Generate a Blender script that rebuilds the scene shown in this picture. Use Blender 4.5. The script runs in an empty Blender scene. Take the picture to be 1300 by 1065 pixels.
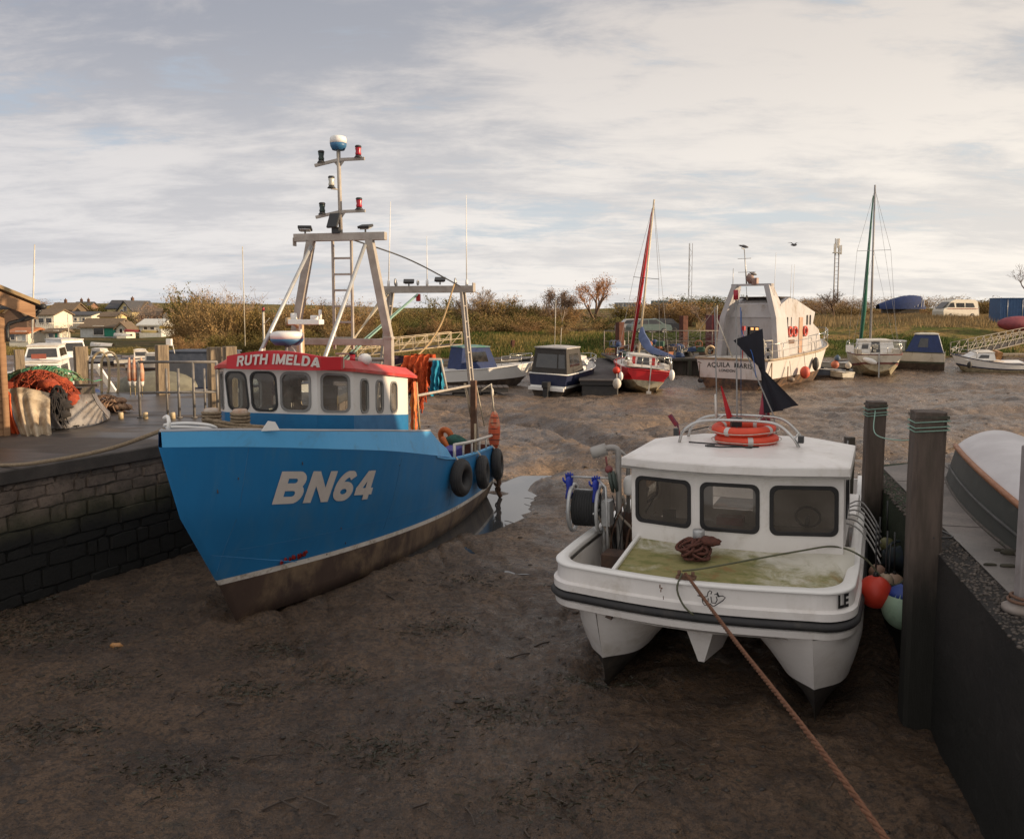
import bpy, bmesh, math, random
from math import sin, cos, pi, radians, sqrt, atan2, exp
from mathutils import Vector, Matrix, noise
from mathutils.geometry import tessellate_polygon
from mathutils.bvhtree import BVHTree
import numpy as np
random.seed(7)
SC = bpy.context.scene
COL = SC.collection
# ------------------------------------------------ camera
HC = 4.7
FPX = 1060.0
cam_d = bpy.data.cameras.new('camera')
cam = bpy.data.objects.new('camera', cam_d); COL.objects.link(cam)
cam.location = (0, 0, HC)
cam.rotation_euler = (radians(90-5.0), 0, 0)
cam_d.sensor_fit = 'HORIZONTAL'; cam_d.sensor_width = 36
cam_d.lens = 36*FPX/1300
cam_d.shift_y = -45/1300
cam_d.clip_start = 0.1; cam_d.clip_end = 5000
SC.camera = cam
# ------------------------------------------------ light
SUN_AZ = radians(-8)      # from +x towards -y
SUN_EL = radians(12.0)
sd = Vector((cos(SUN_AZ)*cos(SUN_EL), sin(SUN_AZ)*cos(SUN_EL), sin(SUN_EL)))
sun_d = bpy.data.lights.new('sun', 'SUN'); sun_d.energy = 5.0; sun_d.angle = radians(0.6)
sun_d.color = (1.0, 0.76, 0.50)
sun = bpy.data.objects.new('sun', sun_d); COL.objects.link(sun)
sun.rotation_euler = sd.to_track_quat('Z', 'Y').to_euler()
SC.view_settings.view_transform = 'Standard'; SC.view_settings.look = 'None'
SC.view_settings.exposure = 0.30; SC.view_settings.gamma = 1

class NT:
    "small node-tree writer"
    def __init__(s, tree): s.t = tree; s.n = tree.nodes; s.n.clear()
    def new(s, typ, **kw):
        n = s.n.new(typ)
        for k, v in kw.items(): setattr(n, k, v)
        return n
    def link(s, a, b): s.t.links.new(a, b)
    def inp(s, sock, v):
        if hasattr(v, 'is_output') or isinstance(v, bpy.types.NodeSocket): s.link(v, sock)
        else: sock.default_value = v
    def math(s, op, a, b=0.0, clamp=False):
        n = s.new('ShaderNodeMath', operation=op, use_clamp=clamp)
        s.inp(n.inputs[0], a); s.inp(n.inputs[1], b); return n.outputs[0]
    def noise(s, vec, scale, detail=4, rough=.55, dist=0, out=0):
        n = s.new('ShaderNodeTexNoise'); s.link(vec, n.inputs['Vector'])
        n.inputs['Scale'].default_value = scale; n.inputs['Detail'].default_value = detail
        n.inputs['Roughness'].default_value = rough; n.inputs['Distortion'].default_value = dist
        return n.outputs[out]
    def ramp(s, fac, lo, hi, smooth=True):
        n = s.new('ShaderNodeMapRange'); n.interpolation_type = 'SMOOTHSTEP' if smooth else 'LINEAR'
        s.inp(n.inputs[0], fac); n.inputs[1].default_value = lo; n.inputs[2].default_value = hi
        return n.outputs[0]
    def mix(s, fac, a, b, mode='MIX'):
        n = s.new('ShaderNodeMix', data_type='RGBA', blend_type=mode)
        s.inp(n.inputs[0], fac); s.inp(n.inputs[6], a if not isinstance(a, tuple) else (*a[:3], 1))
        s.inp(n.inputs[7], b if not isinstance(b, tuple) else (*b[:3], 1)); return n.outputs[2]
    def mapping(s, vec, sc=(1, 1, 1), loc=(0, 0, 0), rot=(0, 0, 0)):
        n = s.new('ShaderNodeMapping'); s.link(vec, n.inputs[0])
        n.inputs[1].default_value = loc; n.inputs[2].default_value = rot; n.inputs[3].default_value = sc
        return n.outputs[0]
    def bump(s, h, strength, dist=.01, normal=None):
        n = s.new('ShaderNodeBump'); s.link(h, n.inputs['Height'])
        n.inputs['Strength'].default_value = strength; n.inputs['Distance'].default_value = dist
        if normal is not None: s.link(normal, n.inputs['Normal'])
        return n.outputs[0]

# ------------------------------------------------ world
w = bpy.data.worlds.new('World'); SC.world = w; w.use_nodes = True
T = NT(w.node_tree)
tc = T.new('ShaderNodeTexCoord').outputs['Generated']
sky = T.new('ShaderNodeTexSky', sky_type='NISHITA', sun_disc=False)
sky.sun_elevation = SUN_EL; sky.sun_rotation = atan2(sd.x, sd.y)
sky.air_density = 1.0; sky.dust_density = 1.0
sp = T.new('ShaderNodeSeparateXYZ'); T.link(tc, sp.inputs[0])
zz = T.math('MAXIMUM', sp.outputs[2], 0.0)
den = T.math('ADD', zz, 0.16)
cx = T.math('DIVIDE', sp.outputs[0], den); cy = T.math('DIVIDE', sp.outputs[1], den)
cb = T.new('ShaderNodeCombineXYZ'); T.link(cx, cb.inputs[0]); T.link(cy, cb.inputs[1])
m1 = T.mapping(cb.outputs[0], (1.0, 1.35, 1), (3.1, 1.7, 0), (0, 0, radians(8)))
n1 = T.noise(m1, .72, 9, .58, .25)
m2 = T.mapping(cb.outputs[0], (1.1, 2.1, 1), (9.4, 4.2, 0), (0, 0, radians(-5)))
n2 = T.noise(m2, 2.2, 9, .66, .3)
m3 = T.mapping(cb.outputs[0], (.8, 1.6, 1), (1.4, 7.7, 0))
n3 = T.noise(m3, .42, 3, .5, .2)
dens = T.math('ADD', T.math('MULTIPLY', n1, .62), T.math('MULTIPLY', n2, .38))
thick = T.ramp(dens, .41, .58)
lowf = T.ramp(zz, 0.06, 0.36)           # 0 at the horizon
hi_c = T.mix(lowf, (7.5, 7.15, 6.8), (5.7, 5.35, 5.15))
lo_c = T.mix(lowf, (5.8, 5.65, 5.6), (3.25, 3.38, 3.78))
cl = T.mix(thick, hi_c, lo_c)
gap = T.ramp(T.math('ADD', T.math('MULTIPLY', n3, .5), T.math('MULTIPLY', n2, .5)), .52, .63)
skc = T.mix(.75, sky.outputs[0], (4.9, 5.9, 6.9))
cl2 = T.mix(T.math('MULTIPLY', gap, .5), cl, skc)
# a brighter, creamier quarter around the low sun; the left of the view is greyer
sunward = T.ramp(T.math('MULTIPLY', sp.outputs[0], 1.0), -.75, .8)
g = T.mix(sunward, (.84, .86, .91), (1.12, 1.09, 1.03))
fin = T.mix(1.0, cl2, g, 'MULTIPLY')
up = T.ramp(sp.outputs[2], .45, .95)
fin = T.mix(T.math('MULTIPLY', up, .5), fin, (8.5, 8.0, 7.8))  # sky overhead, above the view, brightened as added fill
# sky behind the viewer brightened as added fill for surfaces facing the camera
beh = T.ramp(T.math('MULTIPLY', sp.outputs[1], -1.0), -.1, .8)
fin = T.mix(T.math('MULTIPLY', beh, .5), fin, (8.0, 7.6, 7.2))
bg = T.new('ShaderNodeBackground'); T.link(fin, bg.inputs[0]); bg.inputs[1].default_value = 0.1
out = T.new('ShaderNodeOutputWorld'); T.link(bg.outputs[0], out.inputs[0])

# ------------------------------------------------ materials
MATS = {}
def mat(name, c1, c2=None, rough=.6, r2=None, scale=3, bump=.15, bscale=40, bdist=.004, metal=0, spec=.5,
        dirt=None, damt=.5, dscale=2.5, dw=.12, stretch=(1, 1, 1), alpha=None):
    if name in MATS: return MATS[name]
    m = bpy.data.materials.new(name); m.use_nodes = True; T = NT(m.node_tree)
    co = T.new('ShaderNodeTexCoord').outputs['Object']
    v = T.mapping(co, stretch)
    c2 = c2 or tuple(x*.72 for x in c1)
    f = T.ramp(T.noise(v, scale, 5, .6), .3, .7)
    col = T.mix(f, c1, c2)
    rr = T.mix(f, (rough,)*3, ((r2 if r2 is not None else min(1, rough+.12)),)*3)
    if dirt:
        g = T.ramp(T.noise(T.mapping(co, tuple(x for x in stretch), (5, 3, 1)), dscale, 7, .68, .4), 1-damt-dw, 1-damt+dw)
        col = T.mix(T.math('MULTIPLY', g, .85), col, dirt)
    b = T.new('ShaderNodeBsdfPrincipled'); T.link(col, b.inputs['Base Color']); T.link(rr, b.inputs['Roughness'])
    b.inputs['Metallic'].default_value = metal; b.inputs['Specular IOR Level'].default_value = spec
    if bump:
        h = T.noise(v, bscale, 5, .62)
        T.link(T.bump(h, bump, bdist), b.inputs['Normal'])
    o = T.new('ShaderNodeOutputMaterial'); T.link(b.outputs[0], o.inputs[0])
    MATS[name] = m; return m

def glass(name, tint=(.75, .8, .78), mixf=.5):
    if name in MATS: return MATS[name]
    m = bpy.data.materials.new(name); m.use_nodes = True; T = NT(m.node_tree)
    co = T.new('ShaderNodeTexCoord').outputs['Object']
    tr = T.new('ShaderNodeBsdfTransparent'); tr.inputs[0].default_value = (*tint, 1)
    gl = T.new('ShaderNodeBsdfGlossy'); gl.inputs['Roughness'].default_value = .04; gl.inputs[0].default_value = (.9, .9, .9, 1)
    df = T.new('ShaderNodeBsdfDiffuse'); df.inputs[0].default_value = (.25, .22, .19, 1)
    fr = T.new('ShaderNodeFresnel'); fr.inputs[0].default_value = 1.5
    a = T.new('ShaderNodeMixShader'); T.link(T.math('MULTIPLY', T.math('ADD', T.math('MULTIPLY', T.ramp(T.noise(co, 1.6, 4, .6), .3, .75), .6), .5), mixf), a.inputs[0])
    T.link(tr.outputs[0], a.inputs[1]); T.link(df.outputs[0], a.inputs[2])
    b = T.new('ShaderNodeMixShader'); T.link(fr.outputs[0], b.inputs[0]); T.link(a.outputs[0], b.inputs[1]); T.link(gl.outputs[0], b.inputs[2])
    o = T.new('ShaderNodeOutputMaterial'); T.link(b.outputs[0], o.inputs[0]); MATS[name] = m; return m

# ------------------------------------------------ mesh builder
def fr(origin, ux, uy):
    "frame: maps (u, v, n) to 3-D"
    o = Vector(origin); ux = Vector(ux); uy = Vector(uy); n = ux.cross(uy).normalized()
    return lambda u, v, d=0.0: o+ux*u+uy*v+n*d
XY = fr((0, 0, 0), (1, 0, 0), (0, 1, 0))
def rrect(cx, cy, w, h, r, n=4, skew=0.0):
    P = []
    for (sx, sy, a0) in ((1, 1, 0), (-1, 1, 90), (-1, -1, 180), (1, -1, 270)):
        for k in range(n+1):
            a = radians(a0+90*k/n)
            P.append((cx+sx*(w/2-r)+r*cos(a), cy+sy*(h/2-r)+r*sin(a)))
    return [(x+skew*(y-cy), y) for x, y in P]
def crom(P, n):
    "Catmull-Rom through P, n samples"
    P = [Vector(p) for p in P]; m = len(P)-1; out = []
    for i in range(n):
        t = i/(n-1)*m; k = min(int(t), m-1); t -= k
        p0 = P[k-1] if k > 0 else P[0]*2-P[1]; p1 = P[k]; p2 = P[k+1]; p3 = P[k+2] if k+2 <= m else P[m]*2-P[m-1]
        out.append(0.5*((2*p1)+(-p0+p2)*t+(2*p0-5*p1+4*p2-p3)*t*t+(-p0+3*p1-3*p2+p3)*t**3))
    return out
class MB:
    def __init__(s): s.v = []; s.f = []; s.m = []; s.s = []; s.mi = 0; s.sm = False
    def add(s, V, F, mi=None, sm=None):
        b = len(s.v); s.v += [tuple(v) for v in V]
        for f in F: s.f.append([i+b for i in f]); s.m.append(s.mi if mi is None else mi); s.s.append(s.sm if sm is None else sm)
        return s
    def box(s, c, d, rz=0, R=None, mi=None, taper=1.0):
        R = R or Matrix.Rotation(rz, 3, 'Z'); c = Vector(c); V = []
        for z in (-.5, .5):
            k = taper if z > 0 else 1
            for x, y in ((-.5, -.5), (.5, -.5), (.5, .5), (-.5, .5)): V.append(c+R @ Vector((x*d[0]*k, y*d[1]*k, z*d[2])))
        return s.add(V, [(3, 2, 1, 0), (4, 5, 6, 7), (0, 1, 5, 4), (1, 2, 6, 5), (2, 3, 7, 6), (3, 0, 4, 7)], mi, False)
    def bar(s, a, b, w, h, mi=None, up=(0, 0, 1)):
        a = Vector(a); b = Vector(b); d = (b-a); L = d.length; d.normalize(); u = Vector(up)
        if abs(d.dot(u)) > .98: u = Vector((0, 1, 0))
        x = d.cross(u).normalized(); z = x.cross(d)
        R = Matrix((x, d, z)).transposed(); return s.box((a+b)/2, (w, L, h), R=R, mi=mi)
    def tube(s, P, r, n=8, closed=False, cap=True, mi=None):
        P = [Vector(p) for p in P]; N = len(P); V = []; F = []
        R = r if isinstance(r, (list, tuple)) else [r]*N
        d0 = ((P[1]-P[0]).normalized()); u = d0.orthogonal().normalized()
        for i, p in enumerate(P):
            if closed: d = (P[(i+1) % N]-P[i-1])
            else: d = (P[min(i+1, N-1)]-P[max(i-1, 0)])
            if d.length < 1e-9: d = d0
            d.normalize(); u = (u-d*u.dot(d))
            u = u.normalized() if u.length > 1e-6 else d.orthogonal().normalized()
            w_ = d.cross(u)
            for k in range(n):
                a = 2*pi*k/n; V.append(p+(u*cos(a)+w_*sin(a))*R[i])
        for i in range(N if closed else N-1):
            j = (i+1) % N
            for k in range(n): F.append((i*n+k, i*n+(k+1) % n, j*n+(k+1) % n, j*n+k))
        if cap and not closed: F.append(tuple(range(n))[::-1]); F.append(tuple((N-1)*n+k for k in range(n)))
        return s.add(V, F, mi, n > 4)
    def lathe(s, prof, n=16, o=(0, 0, 0), axis=(0, 0, 1), mi=None, sm=True, sx=1.0):
        o = Vector(o); a = Vector(axis).normalized(); u = a.orthogonal().normalized(); w_ = a.cross(u); V = []; F = []
        for r, z in prof:
            for k in range(n):
                t = 2*pi*k/n; V.append(o+a*z+(u*cos(t)*sx+w_*sin(t))*max(r, 1e-4))
        for i in range(len(prof)-1):
            for k in range(n): F.append((i*n+k, i*n+(k+1) % n, (i+1)*n+(k+1) % n, (i+1)*n+k))
        F.append(tuple(range(n))[::-1]); F.append(tuple((len(prof)-1)*n+k for k in range(n)))
        return s.add(V, F, mi, sm)
    def ball(s, c, r, n=14, d=(1, 1, 1), mi=None, nz=0.0, ns=3.0, R=None):
        c = Vector(c); V = []; F = []; m = n//2+1
        for i in range(m+1):
            th = pi*i/m
            for k in range(n):
                ph = 2*pi*k/n; q = Vector((sin(th)*cos(ph), sin(th)*sin(ph), cos(th)))
                k_ = 1+nz*noise.fractal(q*ns+c, .8, 2.0, 3) if nz else 1
                q = Vector((q.x*d[0], q.y*d[1], q.z*d[2]))*r*k_
                if R: q = R @ q
                V.append(c+q)
        for i in range(m):
            for k in range(n): F.append((i*n+k, (i+1)*n+k, (i+1)*n+(k+1) % n, i*n+(k+1) % n))
        return s.add(V, F, mi, True)
    def torus(s, c, R, r, axis=(0, 0, 1), n=24, m=10, mi=None, sq=1.0):
        a = Vector(axis).normalized(); u = a.orthogonal().normalized(); w_ = a.cross(u); c = Vector(c); V = []; F = []
        for i in range(n):
            t = 2*pi*i/n; d = u*cos(t)+w_*sin(t)
            for k in range(m):
                q = 2*pi*k/m; V.append(c+d*(R+r*cos(q))+a*(r*sq*sin(q)))
        for i in range(n):
            for k in range(m): F.append((i*m+k, ((i+1) % n)*m+k, ((i+1) % n)*m+(k+1) % m, i*m+(k+1) % m))
        return s.add(V, F, mi, True)
    def grid(s, rows, mi=None, sm=True, cyc=False):
        n = len(rows[0]); V = [p for r in rows for p in r]; F = []
        for i in range(len(rows)-1):
            for k in range(n if cyc else n-1): F.append((i*n+k, i*n+(k+1) % n, (i+1)*n+(k+1) % n, (i+1)*n+k))
        return s.add(V, F, mi, sm)
    def prism(s, poly, z0, z1, F_=XY, mi=None, top=None):
        "poly extruded between n=z0 and n=z1 of frame F_"
        n = len(poly); top = top or poly
        V = [F_(x, y, z0) for x, y in poly]+[F_(x, y, z1) for x, y in top]
        F = [tuple(range(n))[::-1], tuple(range(n, 2*n))]+[(i, (i+1) % n, n+(i+1) % n, n+i) for i in range(n)]
        return s.add(V, F, mi, False)
    def panel(s, F_, outline, holes, th, mi=None):
        loops = [outline]+list(holes)
        tri = tessellate_polygon([[Vector((x, y, 0)) for x, y in l] for l in loops])
        flat = [p for l in loops for p in l]; n = len(flat)
        V = [F_(x, y, 0) for x, y in flat]+[F_(x, y, -th) for x, y in flat]
        F = [tuple(t) for t in tri]+[tuple(i+n for i in t)[::-1] for t in tri]; b = 0
        for l in loops:
            m = len(l)
            for i in range(m): F.append((b+i, b+(i+1) % m, n+b+(i+1) % m, n+b+i))
            b += m
        return s.add(V, F, mi, False)
    def ring(s, F_, outer, inner, n0, n1, mi=None):
        m = len(outer); V = [F_(x, y, n0) for x, y in outer]+[F_(x, y, n1) for x, y in outer]+[F_(x, y, n0) for x, y in inner]+[F_(x, y, n1) for x, y in inner]
        F = []
        for i in range(m):
            j = (i+1) % m; F += [(i, j, m+j, m+i), (2*m+j, 2*m+i, 3*m+i, 3*m+j), (m+i, m+j, 3*m+j, 3*m+i), (i, 2*m+i, 2*m+j, j)]
        return s.add(V, F, mi, False)
    def xf(s, fn, start=0):
        for i in range(start, len(s.v)): s.v[i] = tuple(fn(Vector(s.v[i])))
        return s
    def build(s, name, mats, parent=None, bevel=0, recalc=True, loc=None, seg=1):
        me = bpy.data.meshes.new(name)
        me.from_pydata(s.v, [], s.f)
        ml = mats if isinstance(mats, (list, tuple)) else [mats]
        for m in ml: me.materials.append(m)
        me.polygons.foreach_set('material_index', s.m); me.polygons.foreach_set('use_smooth', s.s)
        me.update()
        if recalc and len(s.f) < 60000:
            b = bmesh.new(); b.from_mesh(me); bmesh.ops.recalc_face_normals(b, faces=b.faces); b.to_mesh(me); b.free()
        o = bpy.data.objects.new(name, me); COL.objects.link(o)
        if parent: o.parent = parent
        if loc: o.location = loc
        if bevel:
            bv = o.modifiers.new('bevel', 'BEVEL'); bv.width = bevel; bv.segments = seg; bv.limit_method = 'ANGLE'; bv.angle_limit = radians(40)
        return o
def tag(o, label=None, cat=None, group=None, kind=None):
    if label: o['label'] = label
    if cat: o['category'] = cat
    if group: o['group'] = group
    if kind: o['kind'] = kind
    return o
def thing(name, label, cat, loc=(0, 0, 0), rz=0, group=None):
    o = bpy.data.objects.new(name, None); COL.objects.link(o); o.empty_display_size = .2
    o.location = loc; o.rotation_euler = (0, 0, rz); return tag(o, label, cat, group)
def struct(name, mb, mats, **k): return tag(mb.build(name, mats, **k), kind='structure')
def copy_tree(o, parent=None):
    c = o.copy(); COL.objects.link(c)
    if parent: c.parent = parent
    for ch in list(o.children): copy_tree(ch, c)
    return c
def rope(P, r, sag=0, n=24, side=6, mb=None, twist=0):
    P = [Vector(p) for p in P]
    if len(P) == 2:
        a, b = P; Q = [a.lerp(b, i/(n-1))+Vector((0, 0, -sag*4*(i/(n-1))*(1-i/(n-1)))) for i in range(n)]
    else: Q = crom(P, n)
    mb = mb or MB()
    if twist:
        Ln = sum((b-a).length for a, b in zip(Q, Q[1:])); m = int(Ln/(r*1.1)); D = crom(Q, m)
        for s_ in range(3):
            W = []
            for i, p in enumerate(D):
                d = (D[min(i+1, m-1)]-D[max(i-1, 0)]).normalized(); u = d.cross(Vector((0, 0, 1))).normalized(); v = u.cross(d); a = i*.55+s_*2.094; W.append(p+(u*cos(a)+v*sin(a))*r*.52)
            mb.tube(W, r*.56, 5)
        return mb
    return mb.tube(Q, r, side)
GLY = {}
def _arc(cx, cy, rx, ry, a0, a1, n=9): return [(cx+rx*cos(radians(a0+(a1-a0)*i/n)), cy+ry*sin(radians(a0+(a1-a0)*i/n))) for i in range(n+1)]
def _glyphs():
    G_ = GLY; k = .105; V = lambda x: [(x, 0), (x, 1)]
    G_['B'] = (.74, [V(k), [(k, 1-k), (.40, 1-k)]+_arc(.42, .705, .17, .19, 90, -90)+[(k, .515)], [(.40, .515)]+_arc(.44, .31, .19, .205, 90, -90)+[(k, k)]])
    G_['N'] = (.76, [V(k), V(.655), [(k+.01, .93), (.645, .07)]])
    G_['6'] = (.72, [_arc(.36, .315, .235, .21, 0, 360, 22), _arc(.42, .42, .30, .475, 185, 70, 12)+[(.60, .76)]])
    G_['4'] = (.74, [[(.43, .97), (.09, .33)], [(.0, .285), (.72, .285)], [(.50, 0), (.50, 1)]])
    G_['R'] = (.74, [V(k), [(k, 1-k), (.42, 1-k)]+_arc(.43, .69, .18, .205, 90, -90)+[(k, .485)], [(.40, .46), (.50, .30), (.62, 0)]])
    G_['U'] = (.74, [[(k, 1), (k, .33)]+_arc(.36, .33, .255, .225, 180, 360, 10)+[(.615, 1)]])
    G_['T'] = (.66, [[(0, 1-k), (.64, 1-k)], [(.32, .9), (.32, 0)]])
    G_['H'] = (.75, [V(k), V(.64), [(k, .52), (.64, .52)]]); G_['I'] = (.28, [V(k+.02)])
    G_['M'] = (.88, [V(k), V(.76), [(k+.02, .93), (.432, .12), (.74, .93)]]); G_['E'] = (.66, [V(k), [(k, 1-k), (.61, 1-k)], [(k, .52), (.57, .52)], [(k, k), (.62, k)]])
    G_['L'] = (.62, [V(k), [(k, k), (.60, k)]]); G_['D'] = (.76, [V(k), [(k, 1-k), (.34, 1-k)]+_arc(.36, .5, .27, .395, 90, -90, 12)+[(k, k)]]); G_['A'] = (.74, [[(.09, 0), (.37, .93), (.65, 0)], [(.20, .27), (.54, .27)]]); G_[' '] = (.32, [])
def stroke_text(txt, h, F_, w=.105, sx=1.0, shear=0.0, sp=.07, seg=.06):
    "heavy sans lettering as flat ribbons; F_(x, y, depth)"
    if not GLY: _glyphs()
    W = sum(GLY[c][0]+sp for c in txt)-sp; mb = MB(); x0 = -W/2; dl = 0
    for c in txt:
        adv, lines = GLY[c]
        for P in lines:
            D = [P[0]]
            for a, b_ in zip(P, P[1:]):
                n = max(1, int(math.hypot(b_[0]-a[0], b_[1]-a[1])/seg)) if seg else 1
                D += [(a[0]+(b_[0]-a[0])*i/n, a[1]+(b_[1]-a[1])*i/n) for i in range(1, n+1)]
            L, R = [], []; m = len(D)
            for i, p in enumerate(D):
                a, b_ = D[max(0, i-1)], D[min(m-1, i+1)]
                if D[0] == D[-1] or (abs(D[0][0]-D[-1][0]) < 1e-6 and abs(D[0][1]-D[-1][1]) < 1e-6):
                    if i in (0, m-1): a, b_ = D[m-2], D[1]
                d1 = Vector((p[0]-a[0], p[1]-a[1])); d2 = Vector((b_[0]-p[0], b_[1]-p[1])); d1 = d1.normalized() if d1.length > 1e-7 else d2.normalized(); d2 = d2.normalized() if d2.length > 1e-7 else d1
                t = (d1+d2).normalized() if (d1+d2).length > 1e-4 else d1; n = Vector((-t.y, t.x)); k = w/max(.45, n.dot(Vector((-d1.y, d1.x)))); L.append((p[0]+n.x*k, p[1]+n.y*k)); R.append((p[0]-n.x*k, p[1]-n.y*k))
            cv = lambda q: F_(((x0+q[0])+shear*(q[1]-.5))*h*sx, (min(1, max(0, q[1]))-.5)*h, .004+dl*.0004)
            mb.grid([[cv(q) for q in L], [cv(q) for q in R]], sm=False); dl += 1
        x0 += adv+sp
    return mb
def text_mb(txt, size, F_, bold=.0, shear=0, depth=0.0, align='CENTER', sx=1.0, sp=1.0, thick=.004, mb=None, warp=None):
    cu = bpy.data.curves.new('lettering', 'FONT'); cu.body = txt; cu.size = size; cu.offset = bold; cu.shear = shear
    cu.align_x = align; cu.align_y = 'CENTER'; cu.space_character = sp; cu.resolution_u = 4; cu.fill_mode = 'FRONT'
    o = bpy.data.objects.new('lettering', cu); COL.objects.link(o)
    dg = bpy.context.evaluated_depsgraph_get(); me = bpy.data.meshes.new_from_object(o.evaluated_get(dg))
    mb = mb or MB(); V = []
    for v in me.vertices:
        x, y = v.co.x*sx, v.co.y
        if warp: x, y = warp(x, y)
        V.append(F_(x, y, thick))
    mb.add(V, [tuple(p.vertices) for p in me.polygons], None, False)
    bpy.data.objects.remove(o); bpy.data.curves.remove(cu); bpy.data.meshes.remove(me); return mb
# ================================================= shared materials
STEEL = mat('weathered_steel', (.42, .38, .33), (.30, .26, .22), .5, scale=4, dirt=(.20, .10, .05), damt=.32, dscale=5)
STEELR = mat('rusty_steel', (.17, .09, .055), (.10, .055, .035), .8, scale=6, bump=.4)
GALV = mat('galvanised', (.50, .50, .49), (.40, .40, .39), .42, metal=.5, scale=8, dirt=(.28, .22, .16), damt=.35)
BLACKR = mat('black_rubber', (.022, .022, .024), (.035, .033, .032), .62, scale=6, bump=.3, dirt=(.10, .085, .07), damt=.35)
BLACKP = mat('black_plastic', (.02, .02, .021), (.03, .03, .03), .4)
WHITE = mat('white_gloss', (.80, .78, .74), (.74, .72, .68), .32, scale=1.5, bump=.05, dirt=(.40, .34, .26), damt=.28, dscale=3)
WHITE2 = mat('white_worn', (.66, .62, .56), (.56, .52, .46), .5, scale=2, dirt=(.34, .27, .18), damt=.4, dscale=2)
WOODP = mat('silvered_timber', (.115, .084, .066), (.07, .053, .042), .82, scale=5, bump=.6, bscale=30, bdist=.01, stretch=(3, 3, .35), dirt=(.07, .055, .04), damt=.4, dscale=1.5)
_T = NT.__new__(NT); _T.t = WOODP.node_tree; _T.n = _T.t.nodes
_b = [n for n in _T.n if n.type == 'BSDF_PRINCIPLED'][0]; _c = _b.inputs['Base Color'].links[0].from_socket
_g = _T.new('ShaderNodeNewGeometry'); _s = _T.new('ShaderNodeSeparateXYZ'); _T.link(_g.outputs['Position'], _s.inputs[0])
_h = _T.math('ADD', _s.outputs[2], _T.math('MULTIPLY', _T.noise(_g.outputs['Position'], 3, 5, .6), .9))
_T.link(_T.mix(_T.ramp(_h, 2.7, 1.7), _c, (.016, .015, .011)), _b.inputs['Base Color'])   # tide-stained below the quay level
WOODD = mat('dark_wet_timber', (.10, .075, .06), (.055, .045, .036), .6, scale=5, bump=.6, bscale=26, bdist=.01, stretch=(4, 4, .3), dirt=(.03, .04, .018), damt=.42, dscale=1)
ROPEM = mat('old_rope', (.30, .23, .15), (.18, .13, .08), .9, scale=30, bump=.8, bscale=90)
ROPEB = mat('brown_rope', (.20, .09, .045), (.12, .05, .025), .9, scale=30, bump=.8, bscale=90)
ROPEW = mat('pale_rope', (.62, .58, .50), (.45, .41, .35), .85, scale=30)
ROPEG = mat('green_cord', (.28, .42, .34), (.2, .33, .26), .8, scale=30)
GLASS = glass('window_glass')
DGLASS = mat('dark_glass', (.02, .02, .02), (.045, .04, .036), .06, scale=2, bump=0, spec=.8)
ORANGE = mat('orange_net', (.75, .13, .03), (.48, .07, .02), .85, scale=14, bump=1, bscale=60, bdist=.02)
RED = mat('red_paint', (.55, .02, .022), (.44, .015, .02), .35, scale=2, bump=.05)
NAVY = mat('navy_canvas', (.02, .035, .10), (.03, .05, .14), .75, scale=4, bump=.5, bscale=5, bdist=.04)
WATERM = None
# ================================================= ground
def sstep(a, b, x):
    t = min(1, max(0, (x-a)/(b-a))); return t*t*(3-2*t)
def lerp(a, b, t): return a+(b-a)*t
POOL = [(-1.9, 15.6), (-1.15, 17.0), (-.4, 17.6), (.15, 18.8), (.45, 20.0), (.85, 21.0), (.55, 22.2), (.1, 22.9), (-.6, 23.0), (-1.6, 22.6), (-2.6, 20), (-2.6, 17)]
def inpoly_d(x, y, P):
    "signed distance, negative inside"
    d = 1e9; ins = False; n = len(P)
    for i in range(n):
        x1, y1 = P[i]; x2, y2 = P[(i+1) % n]
        ex, ey = x2-x1, y2-y1; t = max(0, min(1, ((x-x1)*ex+(y-y1)*ey)/(ex*ex+ey*ey)))
        d = min(d, (x-x1-t*ex)**2+(y-y1-t*ey)**2)
        if (y1 > y) != (y2 > y) and x < (x2-x1)*(y-y1)/(y2-y1)+x1: ins = not ins
    d = sqrt(d); return -d if ins else d
def seg_d(x, y, P):
    d = 1e9
    for i in range(len(P)-1):
        x1, y1 = P[i]; x2, y2 = P[i+1]; ex, ey = x2-x1, y2-y1
        t = max(0, min(1, ((x-x1)*ex+(y-y1)*ey)/(ex*ex+ey*ey))); d = min(d, (x-x1-t*ex)**2+(y-y1-t*ey)**2)
    return sqrt(d)
CHAN = [[(.2, 22.6), (1.6, 24.4), (4.5, 25.0), (8, 26.2), (12, 26.5), (20, 30)],
        [(2.3, 20.6), (3.1, 21.4), (4.4, 22.0)],
        [(5, 33), (9, 36), (13, 37), (20, 36), (30, 42)], [(14, 28), (19, 31), (30, 33)], [(-3, 38), (1, 34), (3, 29), (4.3, 26)], [(17, 44), (24, 47), (33, 48)]]
SHORE = 71.0
def _w(o, th, P): return [(o[0]+X*cos(th)+Y*sin(th), o[1]-X*sin(th)+Y*cos(th)) for X, Y in P]
FOOT_B = _w((-4.2, 12.4), radians(13.4), [(0, -.05), (.42, .7), (.85, 1.75), (1.3, 3.4), (1.5, 4.9), (1.6, 7), (1.5, 9.1), (-1.5, 9.1), (-1.6, 7), (-1.5, 4.9), (-1.3, 3.4), (-.85, 1.75), (-.42, .7)])
FOOT_C = [_w((2.18, 9.38), radians(24), [(s*1.25, .5), (s*1.27, 7.1)]) for s in (-1, 1)]
def foot_d(x, y):
    d = inpoly_d(x, y, FOOT_B) if x < 3 else 9
    for s in FOOT_C: d = min(d, seg_d(x, y, s)-.16)
    return d
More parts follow.
